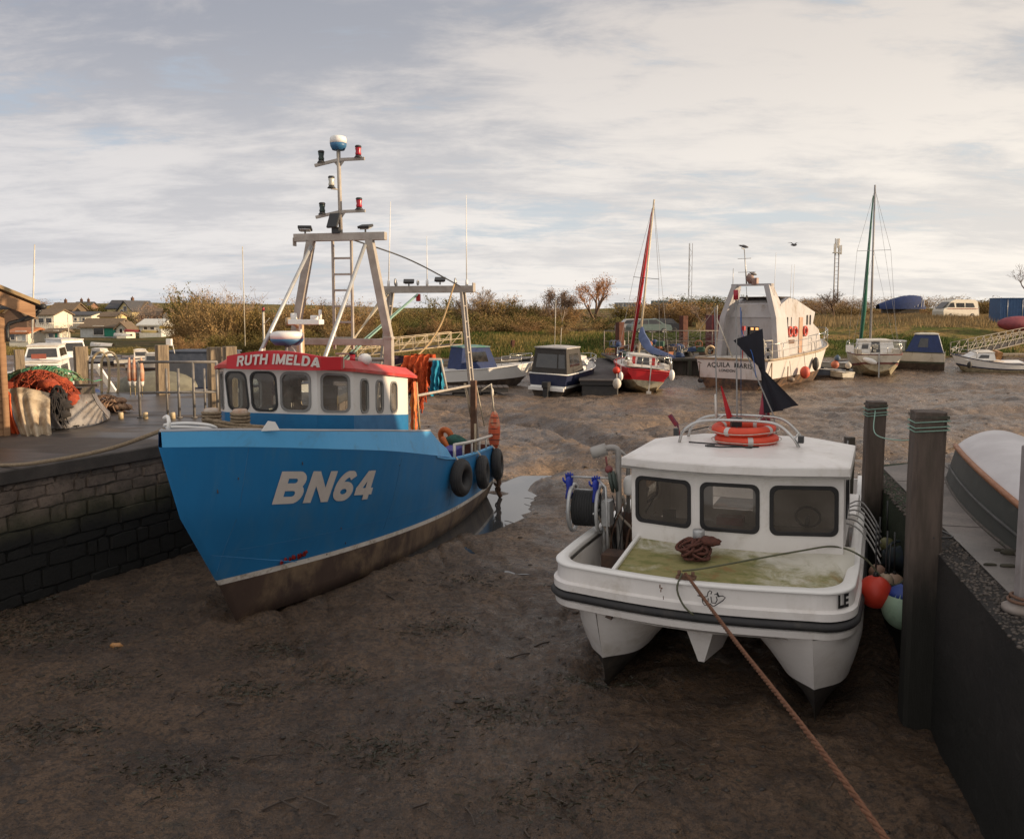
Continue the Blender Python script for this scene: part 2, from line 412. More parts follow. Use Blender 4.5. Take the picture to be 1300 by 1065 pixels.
def mz(x, y, fine=True):
    k = sstep(12, 40, y)
    z = .05+.06*noise.noise((x*.35, y*.3, 1.3))+k*.17*noise.noise((x*.11+3, y*.16, 5.1))+k*.10*noise.noise((x*.33, y*.42, 9.1))
    z += sstep(20, 70, y)*.35
    if fine:
        r = noise.fractal((x*1.1, y*1.1, 2.0), .9, 2.0, 5); z += (.05+.05*k)*r
        z += .026*abs(noise.fractal((x*5.5, y*5.5, 4.0), .8, 2.1, 4))*(1-.4*k)
        # furrows left by keels and runnels, raked by the low sun
        z += k*.055*(1-abs(noise.noise((x*.55+.35*y, y*.18-.1*x, 11.0)))*2)
    if 14 < y < 25 and -4 < x < 3:
        d = inpoly_d(x, y, POOL); s_ = 1-sstep(-.35, .3, d+.12*noise.noise((x*2.2, y*2.2, 0)))
        z = lerp(max(z, .035), -.12, s_)
    if fine and y < 27 and abs(x) < 11:
        d = foot_d(x, y)
        if d < 1.3: z += .11*exp(-((d-.42)/.22)**2)*(.7+.6*noise.noise((x*2.5, y*2.5, 7)))-.07*exp(-(max(d, 0)/.16)**2)
    if fine and y < 34:
        # drag marks and small runnels that fan out from the moored boats
        q = x*.9+.55*noise.noise((x*.5, y*.35, 21))*2.2+y*.18; s_ = abs((q*1.1) % 1-.5)*2; g = noise.noise((x*.4, y*.25, 31))
        if g > .02: z -= .055*min(1, g*5)*exp(-((1-s_)/.16)**2)
        z += .010*(1-.7*k)*noise.noise((x*9, y*9, 3))+.030*max(0, noise.noise((x*4.2, y*3.4, 17))-.12)*2
    for c in CHAN:
        d = seg_d(x+.7*noise.noise((x*.3, y*.3, 3)), y, c); wd = .25+.012*y
        if d < wd*4:
            z -= (.16+.004*y)*exp(-(d/wd)**2); z += .10*exp(-((d-wd*2.2)/wd)**2)
    return z
def mud_mesh():
    NY, NX = 820, 720; Y0, Y1 = 2.0, 100.0
    ys = [Y0*(Y1/Y0)**(i/(NY-1)) for i in range(NY)]; V = []
    for y in ys:
        hw = .85*y+4
        for k in range(NX):
            x = (k/(NX-1)*2-1)*hw
            V.append((x, y, mz(x, y)))
    F = np.empty(((NY-1)*(NX-1), 4), dtype=np.int32)
    a = np.arange((NY-1)*(NX-1)); r, c = a//(NX-1), a % (NX-1); b = r*NX+c
    F[:, 0] = b; F[:, 1] = b+1; F[:, 2] = b+NX+1; F[:, 3] = b+NX
    me = bpy.data.meshes.new('mud'); me.vertices.add(len(V)); me.vertices.foreach_set('co', np.array(V, dtype=np.float32).ravel())
    me.loops.add(F.size); me.loops.foreach_set('vertex_index', F.ravel())
    me.polygons.add(len(F)); me.polygons.foreach_set('loop_start', np.arange(0, F.size, 4, dtype=np.int32))
    me.polygons.foreach_set('use_smooth', np.ones(len(F), dtype=bool)); me.update(calc_edges=True); me.validate()
    o = bpy.data.objects.new('mud', me); COL.objects.link(o); tag(o, kind='structure'); return o
def mud_mat():
    m = bpy.data.materials.new('harbour_mud'); m.use_nodes = True; T = NT(m.node_tree)
    co = T.new('ShaderNodeTexCoord').outputs['Object']
    sy = T.new('ShaderNodeSeparateXYZ'); T.link(co, sy.inputs[0])
    big = T.noise(co, .22, 5, .6, .6); mid = T.noise(T.mapping(co, (1, 1, 1), (7, 3, 0)), 1.3, 7, .68, .8); fin = T.noise(co, 14, 6, .7)
    c = T.mix(T.ramp(big, .35, .65), (.31, .205, .125), (.18, .12, .077))
    c = T.mix(T.math('MULTIPLY', T.ramp(mid, .42, .62), .75), c, (.115, .078, .052))
    oc = T.ramp(T.noise(T.mapping(co, (1, 1, 1), (2, 9, 0)), .45, 6, .7, 1.0), .55, .68)
    c = T.mix(T.math('MULTIPLY', oc, .55), c, (.28, .18, .10))
    stk = T.ramp(T.noise(T.mapping(co, (.35, 1.5, 1), (4, 4, 0), (0, 0, radians(-24))), .8, 6, .62, .8), .54, .66)
    c = T.mix(T.math('MULTIPLY', stk, .6), c, (.085, .058, .042))
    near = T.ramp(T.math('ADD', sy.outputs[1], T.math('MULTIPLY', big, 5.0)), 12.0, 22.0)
    c = T.mix(near, T.mix(1.0, c, (.60, .55, .50), 'MULTIPLY'), c)  # near mud darkened in colour to deepen the foreground shade
    gr = T.ramp(T.noise(T.mapping(co, (1, 1, 1), (12, 1, 0)), .8, 6, .72, .6), .61, .70)
    c = T.mix(T.math('MULTIPLY', gr, .5), c, (.035, .042, .022))
    c = T.mix(T.math('MULTIPLY', T.ramp(fin, .47, .60), .70), c, (.026, .020, .016))
    f2 = T.noise(T.mapping(co, (1, 1.7, 1), (3, 8, 0)), 38, 5, .75)
    c = T.mix(T.math('MULTIPLY', T.ramp(f2, .52, .60), .75), c, (.022, .017, .014)); c = T.mix(T.math('MULTIPLY', T.ramp(f2, .42, .33), .35), c, (.20, .145, .10))
    vo = T.new('ShaderNodeTexVoronoi'); T.link(T.mapping(co, (1, 1, 1)), vo.inputs['Vector']); vo.inputs['Scale'].default_value = 16; vo.inputs['Randomness'].default_value = 1
    pit = T.math('MULTIPLY', T.ramp(vo.outputs['Distance'], .22, .05), T.ramp(T.noise(co, 2.2, 3), .45, .62))
    c = T.mix(T.math('MULTIPLY', pit, .7), c, (.02, .016, .013))
    vs = T.new('ShaderNodeTexVoronoi'); T.link(T.mapping(co, (1, 1, 1), (.3, .7, 0)), vs.inputs['Vector']); vs.inputs['Scale'].default_value = 5.5
    shell = T.math('MULTIPLY', T.ramp(vs.outputs['Distance'], .055, .03), T.ramp(T.noise(T.mapping(co, (1, 1, 1), (4, 4, 4)), 1.6, 3), .60, .66))
    c = T.mix(shell, c, (.30, .26, .21))
    b = T.new('ShaderNodeBsdfPrincipled'); T.link(c, b.inputs['Base Color'])
    wet = T.ramp(T.noise(T.mapping(co, (.8, 1.3, 1), (1, 1, 5)), .30, 6, .62, .9), .44, .58)
    rgt = T.ramp(sy.outputs[0], 2.0, 14.0); wet = T.math('MAXIMUM', wet, T.math('MULTIPLY', rgt, T.ramp(T.noise(T.mapping(co, (.6, 1.5, 1), (8, 2, 5)), .5, 6, .62, .9), .36, .50)))
    wc = T.mix(T.math('MULTIPLY', wet, .38), c, T.mix(.5, c, (.062, .052, .045))); T.link(wc, b.inputs['Base Color'])
    rr = T.math('ADD', T.math('MULTIPLY', wet, -.32), .52); T.link(T.math('SUBTRACT', T.math('ADD', rr, T.math('MULTIPLY', fin, .2)), T.math('MULTIPLY', T.ramp(T.noise(co, 5, 5, .7), .5, .62), .22), True), b.inputs['Roughness'])
    b.inputs['Specular IOR Level'].default_value = .5
    h1 = T.bump(T.math('ADD', T.math('ADD', fin, T.math('MULTIPLY', f2, .5)), T.math('MULTIPLY', pit, -1.2)), .8, .05)
    h2 = T.bump(T.math('MULTIPLY', T.noise(co, 3.4, 7, .7, .4), T.math('SUBTRACT', 1.0, T.math('MULTIPLY', wet, .5))), .8, .14, h1)
    T.link(h2, b.inputs['Normal'])
    o = T.new('ShaderNodeOutputMaterial'); T.link(b.outputs[0], o.inputs[0]); return m
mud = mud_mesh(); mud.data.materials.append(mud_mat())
def water_mat():
    m = bpy.data.materials.new('still_water'); m.use_nodes = True; T = NT(m.node_tree)
    co = T.new('ShaderNodeTexCoord').outputs['Object']
    b = T.new('ShaderNodeBsdfPrincipled'); b.inputs['Base Color'].default_value = (.055, .055, .055, 1); b.inputs['Roughness'].default_value = .06
    b.inputs['IOR'].default_value = 1.6; b.inputs['Specular IOR Level'].default_value = 1.0
    T.link(T.bump(T.noise(co, 3, 3, .5), .04, .01), b.inputs['Normal'])
    o = T.new('ShaderNodeOutputMaterial'); T.link(b.outputs[0], o.inputs[0]); return m
WATERM = water_mat()
wb = MB(); wb.add([(-3.2, 14.6, 0), (1.8, 14.6, 0), (2.1, 23.6, 0), (-3.2, 23.6, 0)], [(0, 1, 2, 3)])
struct('tide_pool', wb, WATERM)
for i, c in enumerate(CHAN):
    wb = MB(); rows = []
    for q in crom([(x, y, 0) for x, y in c], 24):
        y = q.y; zc = mz(q.x, q.y, False)+(.015 if i != 1 else .02)
        wr = .12 if i == 1 else .3; rows.append([(q.x-wr, y-wr, zc), (q.x+wr, y+wr, zc)])
    wb.grid(rows); struct('runnel_water', wb, WATERM)
# land beyond the harbour
def tz(x, y):
    plat = lerp(.55, 2.3, sstep(-30, 0, x)); plat = lerp(plat, 3.7, sstep(14, 42, x))
    s0 = SHORE+2.5*noise.noise((x*.05, 2, 7)); wdt = lerp(9, 18, sstep(14, 40, x))
    z = lerp(-1.2, plat, sstep(s0-3, s0+wdt, y))
    z += .25*noise.noise((x*.14, y*.14, 0))*sstep(s0, s0+8, y)
    z += sstep(140, 265, y)*6.6*exp(-((x+112)/80)**2)
    z += sstep(100, 135, y)*1.3*sstep(10, 45, x)
    z += sstep(150, 700, y)*2.0*(noise.noise((x*.004, y*.004, 0))+.2)
    return z
def land():
    ys = [62*(1800/62)**(i/219) for i in range(220)]; mb = MB(); rows = []
    for y in ys: rows.append([( (k/239*2-1)*(1.5*y+30), y, tz((k/239*2-1)*(1.5*y+30), y)) for k in range(240)])
    mb.grid(rows); return mb
def land_mat():
    m = bpy.data.materials.new('rough_grass'); m.use_nodes = True; T = NT(m.node_tree)
    co = T.new('ShaderNodeTexCoord').outputs['Object']
    n = T.noise(T.mapping(co, (1, 2.2, 1)), .16, 6, .65, .5); n2 = T.noise(co, 1.8, 6, .7)
    c = T.mix(T.ramp(n, .42, .6), (.085, .10, .025), (.26, .17, .065))
    c = T.mix(T.ramp(n2, .45, .7), c, (.06, .05, .025))
    ge = T.new('ShaderNodeNewGeometry'); s = T.new('ShaderNodeSeparateXYZ'); T.link(ge.outputs['Position'], s.inputs[0])
    low = T.ramp(T.math('ADD', s.outputs[2], T.math('MULTIPLY', n2, .5)), .45, 1.1)
    c = T.mix(low, (.055, .042, .03), c)
    b = T.new('ShaderNodeBsdfPrincipled'); T.link(c, b.inputs['Base Color']); b.inputs['Roughness'].default_value = .95; b.inputs['Specular IOR Level'].default_value = .1
    T.link(T.bump(n2, 1, .3), b.inputs['Normal'])
    o = T.new('ShaderNodeOutputMaterial'); T.link(b.outputs[0], o.inputs[0]); return m
LANDM = land_mat()
struct('grassy_bank', land(), LANDM)
# ================================================= quays
HQ = 2.05
def paving_mat(name, c1, c2, puddle):
    m = bpy.data.materials.new(name); m.use_nodes = True; T = NT(m.node_tree)
    co = T.new('ShaderNodeTexCoord').outputs['Object']
    n = T.noise(co, .9, 7, .7, .4); f = T.noise(co, 26, 5, .7)
    c = T.mix(T.ramp(n, .35, .65), c1, c2); c = T.mix(T.math('MULTIPLY', T.ramp(f, .45, .7), .5), c, tuple(x*.45 for x in c2))
    b = T.new('ShaderNodeBsdfPrincipled')
    wet = T.ramp(T.noise(T.mapping(co, (.7, 1.6, 1), (3, 0, 0)), .35, 3, .5), .5-puddle, .58-puddle)
    c = T.mix(T.math('MULTIPLY', wet, .45), c, (.03, .028, .026)); T.link(c, b.inputs['Base Color'])
    T.link(T.math('ADD', T.math('MULTIPLY', wet, -.36), .74), b.inputs['Roughness'])
    T.link(T.bump(f, .5, .01), b.inputs['Normal'])
    o = T.new('ShaderNodeOutputMaterial'); T.link(b.outputs[0], o.inputs[0]); return m
PAVE = paving_mat('old_paving', (.105, .080, .060), (.06, .047, .037), .06)
def stone_mat():
    m = bpy.data.materials.new('weathered_stone'); m.use_nodes = True; T = NT(m.node_tree)
    co = T.new('ShaderNodeTexCoord').outputs['Object']
    n = T.noise(co, 2.2, 6, .65); f = T.noise(co, 18, 6, .7)
    c = T.mix(T.ramp(n, .35, .65), (.23, .17, .13), (.12, .092, .072))
    c = T.mix(T.ramp(f, .5, .75), c, (.06, .048, .04))
    ge = T.new('ShaderNodeNewGeometry'); s = T.new('ShaderNodeSeparateXYZ'); T.link(ge.outputs['Position'], s.inputs[0])
    hz = T.math('ADD', s.outputs[2], T.math('MULTIPLY', T.math('SUBTRACT', T.noise(co, .8, 5, .65), .5), 1.1))
    c = T.mix(T.math('MULTIPLY', T.ramp(hz, 1.75, 1.25), .85), c, (.045, .046, .02))
    c = T.mix(T.ramp(hz, 1.45, 1.0), c, (.013, .012, .010))
    b = T.new('ShaderNodeBsdfPrincipled'); T.link(c, b.inputs['Base Color']); b.inputs['Roughness'].default_value = .82
    T.link(T.bump(f, .9, .02), b.inputs['Normal'])
    o = T.new('ShaderNodeOutputMaterial'); T.link(b.outputs[0], o.inputs[0]); return m
STONE = stone_mat()
def poly_offset_edge(A, B, d):
    n = Vector((B[1]-A[1], -(B[0]-A[0]), 0)).normalized(); return n*d
QL = [(-14.95, 0), (-5.75, 16.6), (-5.25, 20), (-5.0, 27)]
QT = thing('stone_quay', 'old stone quay wall with dark capping, paved top and weedy foot', 'quay', (-7.2, 13.76, 0))
def locp(t, P): return [(x-t.location.x, y-t.location.y) for x, y in P]
qb = MB(); qb.prism(locp(QT, [(x-.02, y) for x, y in QL]+[(-45, 27), (-45, 0)]), -1, HQ-.02); qb.build('wall', STONE, QT)
qs = MB()
for i in range(3):
    A = Vector((*QL[i], 0)); B = Vector((*QL[i+1], 0)); d = (B-A).normalized(); n = Vector((d.y, -d.x, 0)); L = (B-A).length; z = -.35; row = 0
    while z < HQ-.12:
        h = random.uniform(.13, .34); h = min(h, HQ-.035-z); x = -random.random()*.3
        while x < L:
            wd = random.uniform(.16, .85); x0 = max(0, x); x1 = min(L, x+wd)
            if x1-x0 > .08 and (A.y+d.y*x) > 5:
                g = random.uniform(.004, .014); dp = random.uniform(-.02, .035); o_ = random.uniform(-.02, .02)
                P = [(x0+g, z+g), (x0+(x1-x0)*.5, z+g-random.uniform(0, .02)), (x1-g, z+g+random.uniform(0, .03)), (x1-g-random.uniform(0, .03), z+h-g), ((x0+x1)/2, z+h-g+random.uniform(0, .02)), (x0+g+random.uniform(0, .03), z+h-g-random.uniform(0, .03))]
                cx_, cz_ = (x0+x1)/2, z+h/2
                T_ = [(cx_+(a-cx_)*.95, cz_+(b_-cz_)*.92) for a, b_ in P]; P = [(a+random.uniform(-.03, .03), b_+random.uniform(-.025, .025)+.13*noise.noise((a*.9, i*3, z*1.5))) for a, b_ in P]
                qs.prism(P, -.05, .016+dp*.7, fr(A-Vector((.0, 0, 0)), d, (0, 0, 1)), top=T_)
            x += wd
        z += h; row += 1
qs.build('stone_face', STONE, QT, loc=(-QT.location.x, -QT.location.y, 0))
qc = MB()
def strip(P, w_, z0, z1, mb, out=.10):
    for i in range(len(P)-1):
        A = Vector((*P[i], 0)); B = Vector((*P[i+1], 0)); d = (B-A).normalized(); n = Vector((d.y, -d.x, 0))
        q = [A+n*out, B+n*out, B-n*w_, A-n*w_]; mb.prism([(p.x, p.y) for p in q], z0, z1)
strip(QL, .34, HQ-.03, HQ+.20, qc)
CAPM = mat('dark_capping', (.075, .062, .052), (.045, .038, .033), .75, scale=3, bump=.6, bscale=22, bdist=.01, dirt=(.13, .10, .07), damt=.3)
qc.build('capping', CAPM, QT, loc=(-QT.location.x, -QT.location.y, 0), bevel=.02)
qp = MB(); rows = []
for i in range(60):
    y = 27*i/59; xe = np.interp(y, [p[1] for p in QL], [p[0] for p in QL])-.2
    rows.append([(xe-(k/39)**1.5*30, y, HQ+.02+.012*noise.noise((xe-(k/39)**1.5*30, y, 0))) for k in range(40)])
qp.grid(rows); qp.build('paving', PAVE, QT, loc=(-QT.location.x, -QT.location.y, 0))
ring = MB(); ring.torus((-6.25, 15.7, 1.62), .085, .014, (.87, -.49, .1)); ring.box((-6.3, 15.72, 1.72), (.08, .08, .06)); ring.build('mooring_ring', STEELR, QT, loc=(-QT.location.x, -QT.location.y, 0))
# right quay
CONC = paving_mat('quay_concrete', (.24, .205, .18), (.15, .13, .115), .04)
def wallconc():
    m = bpy.data.materials.new('quay_wall_concrete'); m.use_nodes = True; T = NT(m.node_tree)
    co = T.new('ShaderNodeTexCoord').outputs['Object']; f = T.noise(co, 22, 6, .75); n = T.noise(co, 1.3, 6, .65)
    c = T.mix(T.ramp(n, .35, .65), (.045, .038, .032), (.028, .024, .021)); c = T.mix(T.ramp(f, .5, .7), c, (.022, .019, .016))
    ge = T.new('ShaderNodeNewGeometry'); s = T.new('ShaderNodeSeparateXYZ'); T.link(ge.outputs['Position'], s.inputs[0])
    gy = T.math('ADD', s.outputs[1], T.math('MULTIPLY', n, 2.0))
    c = T.mix(T.math('MULTIPLY', T.ramp(gy, 10.5, 12.2), .8), c, (.035, .06, .018))
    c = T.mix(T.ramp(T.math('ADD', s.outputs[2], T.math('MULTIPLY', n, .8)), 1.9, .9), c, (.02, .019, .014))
    b = T.new('ShaderNodeBsdfPrincipled'); T.link(c, b.inputs['Base Color']); b.inputs['Roughness'].default_value = .8
    T.link(T.bump(f, 1, .05, T.bump(T.noise(T.mapping(co, (1, 1, 1.8)), 3.2, 7, .75, .5), 1, .22)), b.inputs['Normal'])
    o = T.new('ShaderNodeOutputMaterial'); T.link(b.outputs[0], o.inputs[0]); return m
RT = thing('concrete_quay', 'concrete quay with pebbly edge and green end wall behind the timber posts', 'quay', (5.05, 10.4, 0))
def rq(s_, o_=0): # along the edge from (2.38, 0); s_ metres, o_ inland
    return (5.05+.249*(s_)+.969*o_, 10.4+.969*(s_)-.249*o_)
rb = MB(); P = [rq(-11), rq(-1.0), rq(1.2, .04), rq(3.9, .02), rq(4.6, 1.0), rq(4.9, 3.0), rq(4.9, 6), (40, 12), (40, -6)]
rb.prism(locp(RT, P), -1, HQ-.01); rb.build('wall', wallconc(), RT)
rb = MB(); rb.prism(locp(RT, [rq(-11, .32), rq(-1.0, .32), rq(1.2, .3), rq(3.8, .3), rq(4.45, 1.05), rq(4.75, 3.0), rq(4.75, 6), (39, 12), (39, -6)]), HQ-.005, HQ+.012); rb.build('paving', CONC, RT)
rb = MB()
for i in range(1500):
    s_ = random.uniform(-5.5, 3.5); o_ = random.uniform(.0, .33); x, y = rq(s_, o_); r = random.uniform(.008, .024)*(1.2 if random.random() < .1 else 1)
    rb.ball((x-5.05, y-10.4, HQ-.012+r*.2), r, 5, (1, random.uniform(.7, 1.3), .7))
tag(rb.build('pebble_edge', mat('edge_pebbles', (.13, .105, .085), (.05, .042, .035), .7, scale=5), RT), kind='stuff')
# joints in the concrete
jb = MB(); 
for s_ in (-3.4, -.2, 2.6): 
    a, b_ = rq(s_, .32), rq(s_, 7); jb.bar((a[0]-5.05, a[1]-10.4, HQ+.013), (b_[0]-5.05, b_[1]-10.4, HQ+.013), .02, .006)
a, b_ = rq(-9, 1.35), rq(4.7, 1.35); jb.bar((a[0]-5.05, a[1]-10.4, HQ+.0145), (b_[0]-5.05, b_[1]-10.4, HQ+.0145), .02, .006)
jb.build('joint', CAPM, RT)
# unseen buildings added beside the right quay, placed and sized to shade the near basin
BW = mat('boarded_wall', (.10, .085, .07), (.07, .06, .05), .85, stretch=(1, 1, 8))
BR = mat('slate_roof', (.10, .10, .11), (.07, .07, .08), .7)
def shed_block(name, label, x0, x1, y0, y1, h, rh):
    t = thing(name, label, 'building', ((x0+x1)/2, (y0+y1)/2, 0)); a, b_ = (x1-x0)/2, (y1-y0)/2
    m = MB(); m.prism([(-a, -b_), (a, -b_), (a, b_), (-a, b_)], -1, h); m.build('wall', BW, t)
    m = MB(); m.prism([(-b_-.3, h), (b_+.3, h), (b_*.0, h+rh)], -a-.3, a+.3, fr((0, 0, 0), (0, 1, 0), (0, 0, 1))); m.build('roof', BR, t)
    for k in (-.5, .5):
        m = MB(); m.box((-a-.02, b_*k, 3.2), (.06, 1.2, 1.1)); m.build('window', DGLASS, t)
shed_block('tall_shade_block', 'tall unseen building added beyond the right picture edge to shade the near basin', 14, 30, -24, 12.2, 7.4, 2.4)
shed_block('low_shade_block', 'low unseen building added beside the tall one to shade the trawler hull', 14, 26, 12.4, 18.3, 5.4, .5)
# ================================================= blue trawler
BLUE = mat('hull_blue', (.02, .20, .46), (.016, .17, .40), .38, scale=.8, bump=.12, bscale=4, bdist=.015, dirt=(.045, .19, .38), damt=.42, dscale=1.5, stretch=(1.6, 1.6, .3))
BLUE_SKYLIT = mat('skylit_strake_blue', (.10, .42, .76), (.085, .37, .68), .42, scale=.9, bump=.08, bscale=6, dirt=(.10, .24, .40), damt=.35, dscale=2)  # lighter than the hull: sky light on the sloping strake painted into its colour
DECKG = mat('deck_grey', (.16, .15, .14), (.10, .09, .08), .7, scale=3, dirt=(.18, .08, .04), damt=.4)
ANTIF = mat('mud_stained_antifouling', (.10, .064, .048), (.065, .042, .034), .6, scale=1.1, bump=.3, bscale=14, dirt=(.26, .18, .11), damt=.46, dscale=1.2, stretch=(1, 1, .6))
BOOT = mat('boot_top_white', (.74, .70, .64), (.66, .61, .55), .5, scale=4, dirt=(.28, .2, .12), damt=.4, dscale=5)
TH = radians(13.4)
BT = thing('fishing_boat', 'blue steel trawler with white wheelhouse and red name board aground beside the stone quay', 'fishing boat', (-4.2, 12.4, 0), -TH)
R_keel = [(.0, .02, -.18), (.0, 2, -.2), (.0, 5, -.2), (0, 9.05, -.2)]
R_low = [(.02, -.02, .0), (.42, .7, .0), (.85, 1.75, .0), (1.30, 3.4, .0), (1.50, 4.9, .0), (1.60, 7, .0), (1.5, 9.1, .0)]
R_wl0 = [(.02, -.44, .69), (.50, .5, .67), (1.0, 1.8, .62), (1.44, 3.6, .54), (1.69, 5.5, .46), (1.75, 7.5, .41), (1.66, 9.15, .38)]
R_wl1 = [(.02, -.51, .78), (.52, .5, .755), (1.01, 1.8, .70), (1.45, 3.6, .62), (1.695, 5.5, .54), (1.755, 7.5, .49), (1.665, 9.15, .46)]
R_mid = [(.02, -1.28, 1.88), (.60, -.28, 1.78), (1.16, 1.2, 1.62), (1.57, 3.0, 1.42), (1.76, 5.0, 1.15), (1.81, 7.5, .95), (1.70, 9.18, .88)]
R_kn = [(.02, -1.68, 2.93), (.62, -.68, 2.80), (1.24, .6, 2.59), (1.62, 2.2, 2.31), (1.78, 3.8, 1.98), (1.83, 5.2, 1.68), (1.80, 7.4, 1.46), (1.70, 9.2, 1.32)]
R_top = [(.02, -1.67, 3.13), (.58, -.72, 3.03), (1.17, .5, 2.87), (1.54, 2.0, 2.67), (1.66, 3.4, 2.47), (1.69, 4.2, 2.37)]
NS = 60
def hull_rows(ctrl, n, sub=3):
    R = [crom(c, n) for c in ctrl]; return R
def loft_rows(R, n_between, smooth=True):
    "extra rows between control rows, Catmull-Rom across"
    out = []; idx = []
    for j in range(len(R)-1):
        for t in range(n_between[j]):
            f = t/n_between[j]; row = []
            for k in range(len(R[0])):
                p1, p2 = R[j][k], R[j+1][k]; row.append(p1.lerp(p2, f))
            out.append(row); idx.append(j)
    out.append(R[-1]); return out, idx
RK = hull_rows([R_keel, R_low, R_wl0, R_wl1, R_mid, R_kn], NS)
# round the turn of the bilge
rows, idx = loft_rows(RK, [3, 3, 1, 4, 4])
def mirror(r): return [Vector((-p.x, p.y, p.z)) for p in r]
hb = MB()
for i in range(len(rows)-1):
    m = {0: 1, 1: 1, 2: 2, 3: 0, 4: 0}[idx[i]]
    hb.grid([rows[i], rows[i+1]], mi=m, sm=False); hb.grid([mirror(rows[i]), mirror(rows[i+1])], mi=m, sm=False)
    a, b_, c, d = rows[i][-1], rows[i+1][-1], mirror(rows[i+1])[-1], mirror(rows[i])[-1]
    hb.add([a, b_, c, d], [(0, 1, 2, 3)], m, False)
    a, b_, c, d = rows[i][0], rows[i+1][0], mirror(rows[i+1])[0], mirror(rows[i])[0]
    hb.add([a, b_, c, d], [(0, 1, 2, 3)], m, False)
hullo = hb.build('hull', [BLUE, ANTIF, BOOT], BT)
for p in hullo.data.polygons: p.use_smooth = True
hbm = bmesh.new(); hbm.from_mesh(hullo.data); bmesh.ops.remove_doubles(hbm, verts=hbm.verts, dist=.002); bmesh.ops.recalc_face_normals(hbm, faces=hbm.faces); hbm.to_mesh(hullo.data); hbm.free()
BV = BVHTree.FromPolygons([tuple(v) for v in hb.v], hb.f)
# upper strake
kn = crom(R_kn[:6], 90); tp = crom(R_top, 60)
def kn_at(y):
    for i in range(len(kn)-1):
        if kn[i].y <= y <= kn[i+1].y: return kn[i].lerp(kn[i+1], (y-kn[i].y)/max(1e-6, kn[i+1].y-kn[i].y))
    return kn[0] if y < kn[0].y else kn[-1]
sb = MB(); top = tp[:]; low = [kn_at(p.y) for i, p in enumerate(tp)]
e = kn_at(5.12)
top2 = top+[Vector((1.74, 4.55, 2.12)), Vector((1.795, 4.9, 1.92)), e+Vector((0, 0, .01))]; low2 = low+[kn_at(4.55), kn_at(4.9), e]
for sgn in (1, -1):
    A_ = [Vector((sgn*(p.x+.004), p.y, p.z)) for p in low2]; B_ = [Vector((sgn*p.x, p.y, p.z)) for p in top2]; C_ = [Vector((sgn*max(p.x-.05, 0), p.y+.03, p.z)) for p in top2]; D_ = [Vector((sgn*max(p.x-.06, 0), p.y+.03, p.z)) for p in low2]
    sb.grid([A_, B_, C_, D_], sm=False)
so = sb.build('bow_bulwark', BLUE_SKYLIT, BT)
# whaleback deck, edge rail, working deck
db = MB(); L_ = [(p.x-.03, p.y+.03) for p in top]; poly = []
V = [Vector((x, y, p.z-.05)) for (x, y), p in zip(L_, top)]; n = len(V)
db.grid([V, [Vector((0, v.y, v.z+.03)) for v in V], [Vector((-v.x, v.y, v.z)) for v in V]], sm=False)
V2 = [Vector((V[-1].x, V[-1].y, V[-1].z)), Vector((-V[-1].x, V[-1].y, V[-1].z)), Vector((-1.6, 4.2, .9)), Vector((1.6, 4.2, .9))]
db.add(V2, [(0, 1, 2, 3)]); db.build('foredeck', DECKG, BT)
db = MB()
for sg in (1, -1): db.tube([Vector((sg*(p.x-.02), p.y+.02, p.z+.012)) for p in top[::3]+[top[-1]]], .022, 6)
db.build('deck_edge_rail', mat('grey_rail', (.42, .42, .44), (.36, .36, .37), .5), BT)
db = MB(); yk = [4.2+5*k/20 for k in range(21)]
kna = crom(R_kn, 200)
def knf(y):
    for i in range(len(kna)-1):
        if kna[i].y <= y <= kna[i+1].y: return kna[i].lerp(kna[i+1], (y-kna[i].y)/max(1e-6, kna[i+1].y-kna[i].y))
    return kna[-1]
db.grid([[(-knf(y).x+.25, y, .86-.02*(y-4.2)) for y in yk], [(knf(y).x-.25, y, .86-.02*(y-4.2)) for y in yk]]); db.build('working_deck', DECKG, BT)
db = MB()
for sg in (1, -1):
    O = [knf(y) for y in yk]; rr = [[(sg*(p.x-.30), p.y, .8) for p in O], [(sg*(p.x-.06), p.y, p.z) for p in O]]
    db.grid(rr, mi=0, sm=False); db.grid([[(sg*(p.x-.07), p.y, p.z+.004) for p in O], [(sg*(p.x+.02), p.y, p.z+.004) for p in O], [(sg*(p.x+.02), p.y, p.z-.03) for p in O]], mi=1, sm=False)
db.add([(-1.7, 9.2, .8), (1.7, 9.2, .8), (1.7, 9.14, 1.33), (-1.7, 9.14, 1.33)], [(0, 1, 2, 3)], 0)
db.build('bulwark_lining', [mat('brown_lining', (.20, .07, .05), (.13, .06, .045), .7, dirt=(.05, .03, .025), damt=.5), BLUE_SKYLIT], BT)
# lettering painted on the bow, laid on the plating
iv = None
def on_hull(x, z, off=.007):
    # x = distance aft along the centre line (local y); z up; cast from port
    h = BV.ray_cast(Vector((6, x, z)), Vector((-1, 0, 0)))
    return (h[0]+Vector((off, -off*.35, 0))) if h[0] else Vector((1.5, x, z))
def bn(u, v, d=0): return on_hull(.95+u*1.0, 1.93-.165*(u)+v, .006+d)
def text_on(txt, size, fn, name, m, par, **k):
    tb = text_mb(txt, size, fn, **k); return tb.build(name, m, par, recalc=False)
